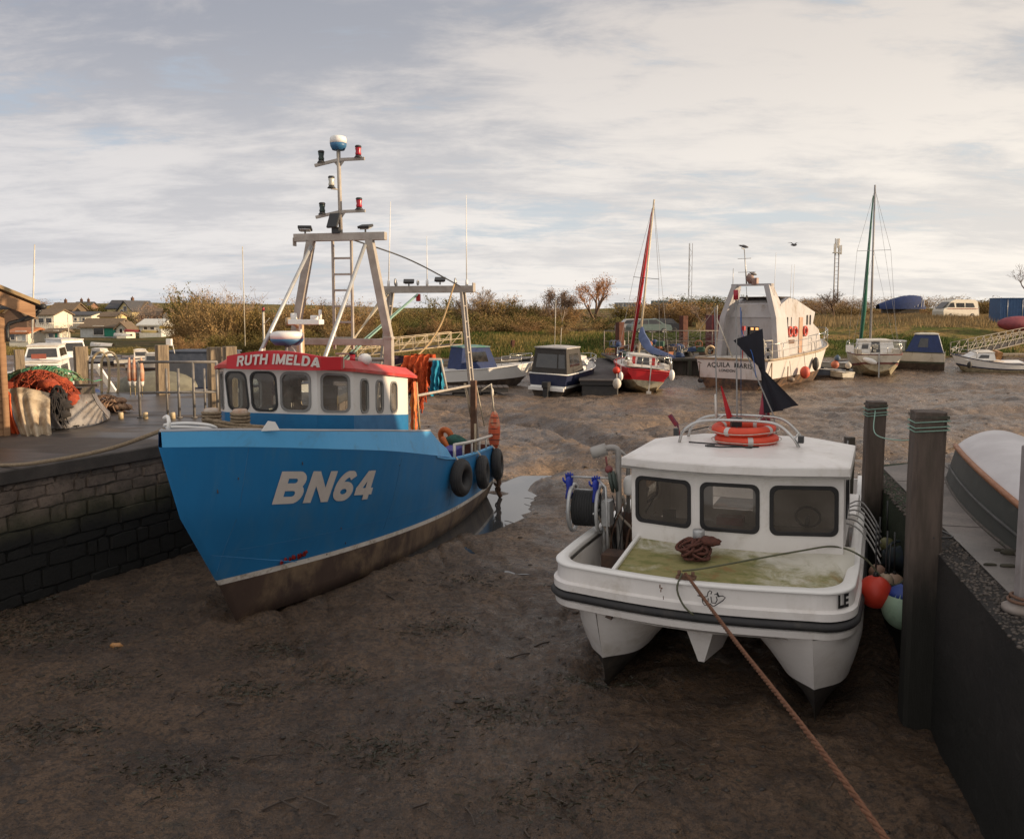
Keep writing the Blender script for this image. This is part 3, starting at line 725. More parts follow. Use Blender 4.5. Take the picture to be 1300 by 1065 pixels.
# ================ wheelhouse
SL = .115
def slope(v): return Vector((v.x, v.y, v.z-SL*(v.y-1.65)))
WW = mat('wheelhouse_white', (.74, .71, .67), (.68, .65, .61), .38, scale=1.2, bump=.04, dirt=(.42, .36, .28), damt=.3, dscale=2.2)
FRM = mat('window_trim', (.025, .025, .025), None, .5); FRG = mat('grey_trim', (.27, .26, .25), (.2, .2, .19), .5)
WD, CW, YC, YA, YE = 1.23, .83, 1.15, 1.65, 4.2
ZW0, ZBL, ZT = 2.60, 2.98, 3.70
pts = [(-WD, YE), (-WD, YA), (-CW, YC), (CW, YC), (WD, YA), (WD, YE)]
def face(a, b_): # frame with u along a->b, v up, n outward
    d = Vector((b_[0]-a[0], b_[1]-a[1], 0)); L = d.length; d.normalize(); return fr((a[0], a[1], 0), d, (0, 0, 1)), L
wb = MB(); specs = []
for i in range(5):
    F_, L = face(pts[i], pts[i+1])
    o_ = [(0, ZBL), (L, ZBL), (L, ZT), (0, ZT)]; H = []
    if i == 2: H = [rrect(.235, 3.33, .36, .62, .11, skew=-.10), rrect(.72, 3.335, .44, .62, .12, skew=-.05), rrect(1.285, 3.34, .50, .61, .12)]
    elif i in (1, 3): H = [rrect(L/2, 3.34, .48 if i == 3 else .44, .60, .10)]
    else: H = [rrect((x if i == 4 else L-x), 3.31, .33, .56, .11) for x in (.45, 1.12, 1.80)]
    wb.panel(F_, o_, H, .05); specs.append((F_, L, H, i))
wb.xf(slope); wb.build('wheelhouse_wall', WW, BT)
wb = MB()
for i in range(5):
    F_, L = face(pts[i], pts[i+1]); wb.prism([(0, 2.2), (L, 2.2), (L, ZBL), (0, ZBL)], -.05, .004, F_)
wb.xf(slope); wb.build('wheelhouse_base', mat('base_blue', (.012, .16, .36), (.01, .13, .3), .4, dirt=(.10, .2, .3), damt=.3), BT)
for (F_, L, H, i) in specs:
    for h in H:
        m = MB(); cx_ = sum(p[0] for p in h)/len(h); cy_ = sum(p[1] for p in h)/len(h)
        inn = [((x-cx_)*.93+cx_, (y-cy_)*.95+cy_) for x, y in h]; ou = [((x-cx_)*1.09+cx_, (y-cy_)*1.06+cy_) for x, y in h]
        m.ring(F_, ou, inn, -.002, .014); m.xf(slope); fo = m.build('window', FRM if (i == 2 and h[0][0] < 1) else FRG, BT)
        m = MB(); m.add([F_(x, y, -.012) for x, y in inn], [tuple(range(len(inn)))]); m.xf(slope); m.build('pane', GLASS, fo)
# rear wall, floor, console seen through the glass
m = MB(); F_ = fr((-WD, YE-.03, 0), (1, 0, 0), (0, 0, 1))
m.panel(fr((WD, YE-.03, 0), (-1, 0, 0), (0, 0, 1)), [(0, 2.2), (2*WD, 2.2), (2*WD, ZT), (0, ZT)], [rrect(.45, 3.35, .5, .5, .06), [(.95, 2.5), (1.55, 2.5), (1.55, 3.6), (.95, 3.6)], rrect(2.0, 3.35, .5, .5, .06)], .04); m.xf(slope)
m.build('rear_wall', mat('cream_interior', (.42, .33, .22), (.35, .27, .18), .6), BT)
m = MB(); m.box((0, 1.75, 2.78), (2.0, .7, .12)); m.box((.52, 1.7, 2.98), (.42, .12, .28)); m.box((-.15, 1.75, 2.93), (.3, .2, .2)); m.xf(slope); m.build('console', mat('console', (.25, .22, .19), (.12, .1, .09), .5), BT)
m = MB(); m.tube([(.0, 2.9, 2.4), (.0, 2.9, 3.0)], .05); m.box((0, 3.0, 3.0), (.45, .45, .1)); m.box((0, 3.22, 3.25), (.42, .08, .5)); m.xf(slope); m.build('helm_seat', mat('seat_tan', (.38, .26, .12), (.28, .2, .1), .6), BT, bevel=.02)
# roof
REDR = mat('roof_red', (.50, .045, .035), (.42, .03, .026), .42, scale=2, bump=.06, dirt=(.42, .16, .12), damt=.4, dscale=2)
m = MB(); out = [(-1.30, 4.55), (-1.30, 1.60), (-.87, 1.03), (.87, 1.03), (1.30, 1.60), (1.30, 4.55)]
m.prism(out, ZT, ZT+.05); m.xf(slope)
st = len(m.v); inn = [(x*.86, y*.9+.3) for x, y in out]
m.prism([(x*.995, y) for x, y in out], ZT+.052, ZT+.20, top=inn); m.xf(slope, st); m.build('roof', REDR, BT)
# name board, gently arched
m = MB(); rows = [[], [], [], []]
for k in range(25):
    t = k/24; x = -.68+1.90*t; y = .985-.08*sin(pi*t)+max(0, x-.95)*.85; zb = ZT+.0-.0*t+.065; zt_ = ZT+.27+.10*sin(pi*min(1, t*1.1+.0)); a = SL*.6
    rows[0].append((x, y, zb)); rows[1].append((x, y+.02, zt_)); rows[2].append((x, y+.10, zt_)); rows[3].append((x, y+.08, zb))
m.grid(rows+[rows[0]], sm=False); m.add([rows[j][-1] for j in range(4)], [(0, 1, 2, 3)]); m.add([rows[j][0] for j in range(4)], [(0, 1, 2, 3)])
nbd = m.build('name_board', mat('board_red', (.52, .012, .02), (.46, .01, .016), .4, dirt=(.3, .05, .04), damt=.3), BT)
m = MB(); m.prism([(0, ZT+.07), (.1, ZT+.07), (.1, ZT+.26), (0, ZT+.26)], 0, .34, fr((1.13, 1.36, 0), (0, 1, 0), (0, 0, 1))); m.xf(lambda v: Vector((v.x-.30, v.y, v.z))) ; m.build('board_end', mat('board_end_cream', (.52, .44, .34), None, .6), BT)
TXT = mat('lettering_white', (.66, .60, .55), (.6, .54, .49), .5, scale=4, bump=0, dirt=(.45, .38, .33), damt=.3, dscale=6)
def nb(u, v, d=0):
    x = .27+u; t = (x+.68)/1.90
    return Vector((x, .985-.08*sin(pi*t)+max(0, x-.95)*.85-.012-d, ZT+.165+.075*sin(pi*t)+v))
tb = stroke_text('RUTH IMELDA', .165, nb, shear=.16, sx=1.12); tb.build('lettering', TXT, nbd, recalc=False)
tb = stroke_text('BN64', .50, bn, w=.118, shear=.08, sx=1.27, sp=.10); tb.build('registration', TXT, hullo, recalc=False)
# weld seams, hawse mark and rust weeps on the plating
def hline(P, w_): return [on_hull(a, b_, w_) for a, b_ in P]
m = MB(); m.tube(hline([(-.62+.06*k/9, 2.78-1.9*k/9) for k in range(10)], .000), .005, 4); m.tube(hline([(-.9+1.5*k/9, 1.28-.5*k/9) for k in range(10)], .000), .004, 4)
m.tube(hline([(2.7, 2.1-1.3*k/9) for k in range(10)], .001), .005, 4); m.tube(hline([(5.3, 1.6-.95*k/9) for k in range(10)], .001), .005, 4); m.tube(hline([(-.4+8*k/29, 1.22-.075*8*k/29) for k in range(30)], .0), .004, 4)
m.build('weld_seam', mat('seam_blue', (.05, .20, .40), (.03, .14, .3), .5), hullo)
m = MB(); random.seed(44)
for k in range(16):
    y_, z_ = random.choice(((-.75, 2.5), (-.6, 2.35), (.4, 2.5), (2.9, 1.9), (5.4, 1.2), (6.3, 1.1), (7.6, .95), (3.6, 1.0), (1.6, .95)))
    y_ += random.uniform(-.3, .3); z_ += random.uniform(-.3, .2); m.ball(on_hull(y_, z_, .0), .016, 6, (.12, random.uniform(.5, 2), random.uniform(.6, 3)), nz=.3)
m.build('chipped_paint', mat('chip_dark', (.035, .045, .06), (.12, .07, .04), .7, scale=9), hullo)
# scrape of red primer
m = MB(); 
for k in range(9):
    u = .38+.05*k+random.uniform(-.02, .02); c = on_hull(u+.1, .82+.006*k+random.uniform(-.02, .02), .003)
    m.ball(c, .05, 10, (.08, random.uniform(1, 1.6), random.uniform(.5, 1.1)), nz=.4)
m.build('paint_scrape', mat('red_primer', (.28, .012, .01)), hullo)
# exhaust, whip aerials, radar
m = MB(); m.tube(crom([(-.62, 3.4, 3.5), (-.62, 3.4, 4.35), (-.62, 3.38, 4.42), (-.68, 3.30, 4.50), (-.80, 3.2, 4.50)], 18), .075, 12); m.build('exhaust_pipe', mat('cream_pipe', (.50, .38, .22), (.42, .3, .17), .5, dirt=(.15, .09, .05), damt=.35), BT)
def dome(par, c, r, h, name='radar_dome'):
    m = MB(); x, y, z = c
    m.lathe([(r*.72, 0), (r*.95, h*.28), (r, h*.48)], 24, c, mi=1); m.lathe([(r, h*.48), (r*.99, h*.8), (r*.9, h*.95), (r*.6, h*1.02), (0, h*1.03)], 24, c, mi=0)
    return m.build(name, [WHITE, mat('dome_blue', (.03, .13, .26), (.03, .11, .22), .4)], par)
rd = MB(); rd.tube([(-.33, 2.3, 3.6), (-.30, 2.3, 4.12)], .035); rd.box((-.32, 2.3, 3.78), (.22, .16, .1)); rd.tube(crom([(-.2, 2.3, 3.6), (-.12, 2.3, 3.85), (-.16, 2.3, 4.0), (-.27, 2.3, 4.1)], 12), .014, 5)
rd.build('radar_post', GALV, BT); dome(BT, (-.30, 2.3, 4.10), .29, .24)
m = MB(); m.box((-.16, 2.75, 4.50), (.62, .2, .09)); m.tube([(-.4, 2.75, 4.54), (-.4, 2.75, 4.66)], .06); m.tube([(.02, 2.75, 4.54), (.02, 2.75, 4.62)], .09); m.tube([(.12, 2.75, 4.54), (.12, 2.75, 4.72)], .03); m.tube([(-.3, 2.8, 3.6), (-.3, 2.8, 4.5)], .03); m.build('lamp_shelf', WHITE, BT, bevel=.01)
m = MB(); m.tube([(.98, 2.2, 3.80), (.98, 2.2, 3.96)], .05, mi=0); m.tube([(.98, 2.2, 3.96), (.98, 2.2, 4.0)], .062, mi=1); m.box((.98, 2.2, 3.78), (.2, .2, .1), mi=1); m.build('port_lamp', [mat('red_lens', (.5, .015, .03), None, .15), BLACKP], BT)
m = MB(); m.ball((1.12, 2.4, 3.86), .12, 12, (1, 1, .9)); m.build('searchlight', WHITE, BT)
# gantry over the wheelhouse
def G(par, name, fn, m_=STEEL, bevel=.006):
    q = MB(); fn(q); return q.build(name, m_, par, bevel=bevel)
YG = 4.0
G(BT, 'gantry_beam', lambda q: (q.box((-.055, YG, 6.12), (1.90, .13, .15)), q.box((-1.0, YG-.02, 6.04), (.02, .13, .16))))
G(BT, 'gantry_leg', lambda q: (q.bar((.93, YG, 4.18), (.56, YG, 6.06), .15, .13, up=(0, 1, 0)), q.bar((.93, YG, 3.2), (.93, YG, 4.2), .16, .14, up=(0, 1, 0)), q.box((.93, YG, 4.18), (.18, .16, .05))))
G(BT, 'gantry_leg', lambda q: (q.bar((-1.06, YG, 4.18), (-.66, YG, 6.06), .15, .13, up=(0, 1, 0)), q.bar((-1.06, YG, 3.2), (-1.06, YG, 4.2), .16, .14, up=(0, 1, 0))))
G(BT, 'cross_beam', lambda q: q.box((-.06, YG, 4.10), (1.84, .10, .13)))
G(BT, 'brace', lambda q: q.tube([(.50, YG-.08, 5.95), (.60, 1.75, 3.72)], .038, 10), GALV)
G(BT, 'brace', lambda q: q.tube([(-.62, YG-.08, 5.95), (-.66, 1.75, 3.72)], .038, 10), GALV)
def ladder(q):
    for x in (-.25, .14): q.box((x, YG+.1, 5.0), (.045, .06, 2.1))
    for k in range(7): q.box((-.055, YG+.1, 5.72-.31*k), (.36, .035, .04))
G(BT, 'ladder', ladder)
def mast(q):
    q.tube([(-.03, YG, 6.15), (-.05, YG, 7.78)], .04, 10)
    for z in (6.58, 7.56):
        q.bar((-.04, YG, z+.02), (-.52, YG-.05, z-.08), .05, .055); q.bar((-.04, YG, z+.02), (.46, YG+.05, z+.03), .05, .055)
        q.add([(-.05, YG, z-.14), (-.05, YG, z), (-.15, YG, z-.02)], [(0, 1, 2)]); q.add([(-.03, YG, z-.14), (-.03, YG, z), (.08, YG, z)], [(0, 1, 2)])
    q.bar((-.05, YG, 7.02), (-.15, YG-.12, 7.02), .04, .02)
mo = G(BT, 'lamp_mast', mast, STEEL, 0)
def navlamp(par, c, m_, name='nav_lamp'):
    q = MB(); x, y, z = c; q.lathe([(.085, 0), (.06, .03), (.05, .05)], 12, c, mi=1); q.lathe([(.052, .05), (.06, .07), (.048, .12), (.06, .17), (.052, .19)], 12, c, mi=0); q.lathe([(.06, .19), (.065, .21), (.05, .23)], 12, c, mi=1)
    return q.build(name, [m_, BLACKP], par)
RL = mat('red_lamp', (.45, .01, .03), (.3, .01, .02), .2); GL_ = mat('green_lamp', (.012, .03, .028), None, .2); CL = mat('clear_lamp', (.6, .58, .5), (.4, .38, .32), .15)
for z in (6.58, 7.56): navlamp(mo, (.34, YG+.04, z+.05), RL); navlamp(mo, (-.39, YG-.04, z-.03), GL_)
navlamp(mo, (-.15, YG-.12, 7.03), CL)
dome(mo, (-.05, YG, 7.76), .16, .26)
def flood(par, c, yaw, tilt=.5):
    q = MB(); R = Matrix.Rotation(yaw, 3, 'Z') @ Matrix.Rotation(tilt, 3, 'X'); c = Vector(c)
    q.box(c, (.26, .17, .05), R=R); q.box(c+R @ Vector((0, 0, -.035)), (.20, .12, .03), R=R, mi=1); q.bar(c+Vector((0, 0, -.02)), c+Vector((0, 0, -.13)), .03, .03)
    return q.build('floodlight', [BLACKP, GALV], par, bevel=.006)
flood(BT, (-.78, YG, 6.30), .3, -.35); flood(BT, (.48, YG, 6.31), -.2, .3)
q = MB(); R = Matrix.Rotation(-.2, 3, 'Z') @ Matrix.Rotation(1.15, 3, 'X'); q.box((-.12, YG-.12, 6.42), (.24, .30, .05), R=R); q.box((-.1, YG-.05, 6.24), (.16, .1, .12)); q.build('floodlight', [BLACKP], BT, bevel=.008)
tag(rope([(.1, YG, 6.10), (.9, YG+1.2, 5.75), (1.15, 8.0, 5.28)], .016, n=20).build('power_cable', BLACKP, BT))
# three whip aerials
for nm, a, b_, r in (('whip_aerial', (-.78, 8.3, 5.3), (-.70, 8.3, 7.35), .014), ('whip_aerial', (.22, 8.3, 5.3), (.22, 8.3, 6.5), .012), ('whip_aerial', (1.22, 8.3, 5.3), (1.22, 8.3, 7.45), .014)):
    q = MB(); q.tube([a, b_], [r*1.2, r*.6], 6); q.tube([a, Vector(a)+Vector((0, 0, .14))], .035, 8); q.build(nm, WHITE, BT)
# aft gantry
YS = 8.3
G(BT, 'aft_gantry_beam', lambda q: (q.box((.22, YS, 5.22), (2.35, .14, .17)), q.box((1.4, YS, 5.26), (.03, .2, .22))), STEELR if False else STEEL)
def aleg(sx):
    def f(q):
        x0, x1 = (1.12, 1.50) if sx > 0 else (-.72, -1.3)
        for dy in (-.11, .13): q.bar((x0, YS+dy, 5.15), (x1, YS+dy, 1.0), .07, .07)
        for k in range(10): t = .08+.09*k; q.bar((lerp(x0, x1, t), YS-.11, lerp(5.15, 1, t)), (lerp(x0, x1, t), YS+.13, lerp(5.15, 1, t)), .035, .035)
    return f
G(BT, 'aft_gantry_leg', aleg(1)); G(BT, 'aft_gantry_leg', aleg(-1))
G(BT, 'stern_post', lambda q: q.box((1.47, YS-.3, 1.9), (.13, .13, 2.3)), STEELR)
flood(BT, (-.25, YS, 5.42), .3, .45); flood(BT, (.55, YS, 5.46), .2, .5)
q = MB(); 
for x in (-.58, .95): q.torus((x, YS-.05, 5.40), .07, .025, (1, .2, 0), 14, 6); q.box((x, YS, 5.34), (.05, .06, .1))
q.torus((.0, YS-.05, 5.38), .05, .02, (1, 0, 0), 12, 6); q.build('pulley', GALV, BT)
tag(rope([(.95, YS-.1, 5.36), (.75, 7.6, 4.3), (.45, 6.6, 3.62), (-.05, 5.6, 3.40), (-.2, 5.3, 3.1)], .022, n=30).build('hauling_rope', mat('tan_rope', (.46, .32, .16), (.34, .23, .12), .85, scale=30), BT))  # mottled tan rope colour
q = MB()
for dx in (0, .08): q.tube([(.0+dx*.3, YS-.1, 5.1), (-.55+dx, 6.0, 4.0), (-.75+dx, 5.2, 3.5)], .02, 6)
q.build('green_warp', ROPEG, BT)
q = MB(); q.box((.02, YS-.08, 5.02), (.10, .08, .18)); q.build('red_shackle', RED, BT, bevel=.01)
q = MB(); 
for k in range(4): q.tube([(-.70-.05*k, YS-.1, 5.15), (-1.05-.1*k, 5.6, 3.5-.2*k)], .017, 5)
q.build('stay_wires', mat('pale_wire', (.5, .42, .3)), BT)
# longitudinal spreaders carrying the nets
G(BT, 'net_rail', lambda q: (q.tube([(1.25, 4.3, 3.02), (1.4, YS-.1, 2.92)], .03, 8), q.tube([(-.95, 4.3, 3.35), (-.95, YS, 3.3)], .04, 8), q.tube([(-.95, 6.4, 3.62), (1.2, 6.4, 3.62)], .045, 8), q.tube([(1.18, 6.4, 3.62), (1.32, 6.4, 2.96)], .03, 8), q.tube([(-.95, 6.4, 3.62), (-.95, 6.4, 1.0)], .05, 8)))
def hung(x0, x1, zt, zb, y, dep, seed, folds=5, rag=.25, n=26, m_=16):
    rows = []
    for j in range(m_):
        t = j/(m_-1); row = []
        for k in range(n):
            u = k/(n-1); bot = zb+rag*noise.noise((u*3.1+seed, 3, 1))*1.6+rag*.5*noise.noise((u*11+seed, 0, 2)); z = lerp(zt, bot, t**.9)
            d = dep*(.35+.65*sin(min(1, t*1.6+.12)*pi*.5))*(1+.35*sin(u*folds*2*pi+seed+2*t))+.05*noise.noise((u*7, t*9, seed))
            row.append((lerp(x0, x1, u)+.05*noise.noise((u*4+seed, t*5, 9)), y-d, z))
        rows.append(row)
    q = MB(); q.grid(rows, sm=True); q.grid([[(p[0], 2*y+.03-p[1], p[2]+.02) for p in r] for r in rows], sm=True)
    return q
hung(-.05, .75, 3.68, 2.85, 6.4, .24, 3, 3, .1).build('dark_net', mat('navy_net', (.03, .022, .05), (.06, .03, .04), .95, scale=9, bump=1, bscale=50, bdist=.02), BT)
nn = hung(.40, 1.0, 3.72, 3.0, 6.38, .30, 7, 4, .3)
for k in range(70):
    x = random.uniform(.62, .93); y = 6.4-random.uniform(.15, .36); z0 = random.uniform(3.0, 3.6); z1 = random.uniform(2.42, 2.9)+abs(x-.76)*1.2
    nn.tube(crom([(x, y, z0), (x+random.uniform(-.05, .05), y-.03, (z0+z1)/2), (x+random.uniform(-.10, .08), y+random.uniform(-.05, .05), z1)], 6), random.uniform(.008, .02), 4)
nn.tube(crom([(.62, 6.1, 3.1), (.52, 6.05, 2.9), (.36, 6.0, 2.72), (.30, 6.0, 2.66)], 8), .03, 6)
nn.build('orange_net', ORANGE, BT)
hung(1.0, 1.18, 3.62, 2.9, 6.42, .16, 12, 2, .12).build('blue_net', mat('cyan_net', (.02, .28, .42), (.02, .2, .33), .9, scale=9, bump=1), BT)
# port quarter rail, gear on the working deck
WR = mat('white_rail', (.70, .66, .60), (.6, .56, .5), .4)
def qrail(q):
    P = [Vector((knf(y).x-.02, y, knf(y).z+.27)) for y in (5.35, 6.2, 7.2, 8.2, 8.9)]
    q.tube([Vector((knf(5.3).x, 5.3, knf(5.3).z))]+P+[Vector((knf(8.95).x, 8.98, knf(8.95).z))], .034, 8)
    for y in (6.0, 6.7, 7.4, 8.1): p = knf(y); q.tube([(p.x-.02, y, p.z-.02), (p.x-.02, y, p.z+.27)], .026, 6)
G(BT, 'quarter_rail', qrail, WR, 0)
q = MB(); q.box((.95, 5.55, 1.45), (.5, .5, .42)); q.box((1.35, 6.6, 1.5), (.35, .7, .3)); q.build('fish_box', mat('violet_blue_box', (.04, .03, .30), (.03, .025, .22), .5), BT, bevel=.02)
q = MB(); q.torus((.9, 7.6, 1.75), .16, .07, (.4, 1, .2), 18, 8); q.torus((1.0, 7.3, 1.6), .15, .06, (.8, .3, .4), 18, 8); q.build('orange_hose', mat('orange_hose', (.70, .20, .05), (.5, .12, .03), .6), BT)
q = MB(); q.ball((1.2, 7.4, 1.62), .22, 14, (1.2, 1, .8), nz=.25); q.ball((.95, 7.9, 1.55), .2, 14, (1, 1.3, .8), nz=.25); q.build('green_net_heap', mat('green_net', (.02, .12, .09), (.03, .07, .06), .9, scale=12, bump=1), BT)
q = MB()
for a, b_ in (((.4, 4.6, 1.0), (.4, 4.6, 1.95)), ((.75, 5.0, 1.0), (.75, 5.0, 1.8)), ((1.1, 5.1, 1.0), (1.1, 5.1, 1.75)), ((.4, 4.6, 1.9), (1.1, 5.1, 1.72))): q.tube([a, b_], .03, 7)
q.box((.1, 6.5, 1.4), (1.2, .9, .8)); q.build('deck_winch', STEELR, BT)
q = MB(); q.tube([(knf(7.0).x-.02, 7.0, 1.25), (knf(7.0).x-.02, 7.0, 2.15)], .028, 6); q.build('marker_pole', mat('pole_cream', (.55, .45, .3)), BT)
q = hung(-.1, .12, .95, 0, 0, .06, 5, 2, .05); q.xf(lambda v: Vector((1.30+v.y*.5, YE+.12+v.x*.6, 2.35+v.z))); q.build('oilskin', mat('oilskin_orange', (.75, .10, .03), (.6, .25, .05), .5), BT)
q = MB(); q.tube([(1.26, 4.45, 3.3), (1.22, 4.5, 1.5)], .03); q.tube([(1.33, 4.42, 3.3), (1.36, 4.5, 2.3)], .02); q.build('stanchion', mat('yellowish_pole', (.55, .42, .22)), BT)
# tyre fenders
def tyre(par, c, axis, R=.30, r=.115):
    q = MB(); q.torus(c, R-r*.75, r, axis, 30, 12, sq=.95)
    for k in range(-2, 3): q.torus(Vector(c)+Vector(axis).normalized()*k*.035, R-r*.75+sqrt(max(0, r*r-(k*.037)**2))*.97, .011, axis, 30, 4)
    return q
for y, dz in ((5.35, -.42), (7.1, -.46), (8.75, -.44)):
    p = knf(y); nrm = Vector((1, .0, .08)).normalized(); c = (p.x+.13, y, p.z+dz)
    t_ = tyre(BT, c, (1, .12 if y > 6 else -.15, .05), .36, .13).build('tyre_fender', BLACKR, BT)
    q = MB(); q.tube([(p.x-.02, y, p.z+.03), (p.x+.06, y, p.z-.05), (p.x+.13, y, c[2]+.14)], .02, 6); q.build('lashing', ROPEW, t_)
# foredeck fittings: twin bollards, fairleads, ring of white hose
q = MB()
for x in (-.30, .18): q.lathe([(.09, 0), (.085, .2), (.11, .22), (.11, .30), (.09, .32)], 16, (x, -.05, 2.93))
q.box((-.06, -.05, 2.96), (.8, .3, .05)); q.build('twin_bollard', mat('bollard', (.42, .22, .12), (.5, .45, .38), .7, scale=6), BT)
q = MB(); 
for z in (3.03, 3.08, 3.13, 3.18):
    q.torus((-.30, -.05, z), .125, .024, (0, .05, 1), 20, 6); q.torus((.18, -.05, z), .125, .024, (.05, 0, 1), 20, 6)
q.tube(crom([(-.3, -.2, 3.1), (0, -.2, 3.06), (.3, -.15, 3.02), (.62, -.1, 3.0)], 14), .03); q.tube(crom([(-.3, -.15, 3.06), (.1, -.25, 3.0), (.6, -.2, 2.98)], 14), .03)
q.build('bollard_rope', ROPEM, BT)
q = MB(); q.tube(crom([(-.55, -.78, 3.05), (-.45, -.92, 3.11), (-.1, -.98, 3.15), (.2, -.92, 3.13), (.26, -.8, 3.07), (.1, -.72, 3.05), (-.3, -.7, 3.05), (-.55, -.78, 3.05)], 40), .024, 8); q.tube(crom([(.0, -1.5, 3.12), (.02, -1.5, 3.24), (-.06, -1.42, 3.30), (-.14, -1.38, 3.27)], 12), .026, 8); q.build('white_hoop', WHITE, BT)
q = MB(); q.prism([(0, 0), (.26, 0), (.2, .12), (.1, .14)], 0, .03, fr((.72, -.40, 2.99), (.8, .6, 0), (0, 0, 1))); q.build('fairlead', WHITE, BT)
# scallop dredge float hanging at the quarter and wires around the stern post
q = MB(); q.ball((1.74, 8.9, 1.72), .5, 20, (.30, .24, 1.0), nz=.08, ns=4)
hb_ = q.build('stern_float', mat('orange_float', (.72, .14, .06), (.60, .10, .04), .6, scale=3, dirt=(.6, .45, .3), damt=.4, dscale=4), BT)
for k in range(6):
    q = MB(); q.torus((1.74, 8.9, 1.36+k*.14), .13+.02*sin(k), .008, (0, .1, 1), 12, 4); q.build('lashing', BLACKP, hb_)
q = MB(); q.tube([(1.50, 8.6, 2.75), (1.68, 8.85, 2.9), (1.73, 8.9, 2.2)], .02, 6); q.ball((1.70, 8.88, 2.68), .07, 8, (.5, 1, 1.6)); q.build('sling', ROPEW, BT)
q = MB(); q.tube(crom([(1.78, 9.0, 1.2), (1.84, 9.0, .7), (1.82, 9.0, .2), (1.85, 9.1, .03)], 14), .06, 6)
for k in range(14): q.torus((1.82+random.uniform(-.06, .06), 9.0+random.uniform(-.05, .05), 1.1-k*.07), .07, .02, (random.random(), random.random(), .3), 10, 5)
q.build('rusty_chain', STEELR, BT)
q = MB()
for k in range(7):
    x = 1.28+random.uniform(-.12, .2); q.tube([(x, 8.25, 2.95), (x+random.uniform(-.22, .22), 8.2, 2.2+random.uniform(-.3, .2))], .016, 5)
q.build('post_lashings', mat('pale_wire', (.5, .42, .3)), BT)
# mooring line from the bow to the frame's lower left, lying over the capping
tag(rope([(-4.62, 11.0, 3.13), (-5.7, 11.65, 2.76), (-7.0, 12.4, 2.45), (-8.1, 13.04, 2.27), (-10.5, 14.1, 2.10)], .03, n=40, side=7).build('mooring_rope', ROPEM), 'slack tan mooring rope from the blue trawler bow across the dark quay capping', 'rope')
# ================================================= white catamaran
CT = thing('catamaran', 'white twin-hulled workboat with algae on its foredeck moored beside the timber posts', 'workboat', (2.18, 9.38, 0), -radians(24))
CT.rotation_euler = (0, radians(-1.3), -radians(24))
CW_ = mat('gelcoat_white', (.80, .76, .72), (.74, .70, .66), .34, scale=1.3, bump=.05, bscale=5, dirt=(.44, .38, .30), damt=.33, dscale=2.2, dw=.2)
XC = -.12
def outl(k, inset=0, z=1.6, n=44):
    "outline of the topsides, from the left quarter round the bow to the right quarter"
    P = []; hw = 1.80-inset; fy = -.13+inset; r = .42; ye = 7.2
    for y in [ye, 6.2, 5.2, 4.2, 3.3, 2.5, 1.7, 1.1]: P.append((-hw+.05*max(0, (y-4)/3), y))
    m = 12; cy_ = fy+.16+r
    for i in range(m+1):
        a = pi*.5*i/m; P.append((-hw+.02+r-r*cos(a), cy_-r*sin(a)+(1.1-cy_)*.12*(1-sin(a))))
    mid = []
    xL = P[-1][0]
    for i in range(1, 12):
        t = i/12; mid.append((xL*(1-2*t), fy+.16-.17*sin(pi*t)))
    Q = P+mid+[(-x, y) for x, y in P[::-1]]
    return [Vector((x+XC, y, z)) for x, y in Q]
prof = [(0.015, 1.60), (0.0, 1.40), (-.035, 1.375), (-.035, 1.29), (.02, 1.265)]
m = MB(); rows = [outl(0, i, z) for i, z in prof]; m.grid(rows, sm=False)
rows = [outl(0, .02, 1.18), outl(0, -.03, 1.155), outl(0, -.02, 1.08), outl(0, .10, 1.04)]; m.grid(rows, sm=False)
m.grid([outl(0, .13, 1.5), outl(0, .13, 1.0)], sm=False)
top_ = m.build('topsides', CW_, CT)
for p in top_.data.polygons: p.use_smooth = False
m = MB(); m.grid([outl(0, -.012, 1.585), outl(0, -.012, 1.60), outl(0, .0, 1.612), outl(0, .11, 1.612), outl(0, .125, 1.60), outl(0, .125, 1.55)], sm=True); m.build('gunwale_cap', WHITE, CT)
m = MB(); R_ = outl(0, 0, 1.22); m.grid([[Vector((p.x, p.y, p.z)) for p in outl(0, a, z)] for a, z in ((.02, 1.275), (-.045, 1.262), (-.07, 1.222), (-.045, 1.18), (.02, 1.172))]); m.build('rubbing_strake', BLACKR, CT)
m = MB(); F_l = outl(0, .06, 1.05); m.add(F_l, [tuple(range(len(F_l)))]); m.build('underside_plate', CW_, CT)
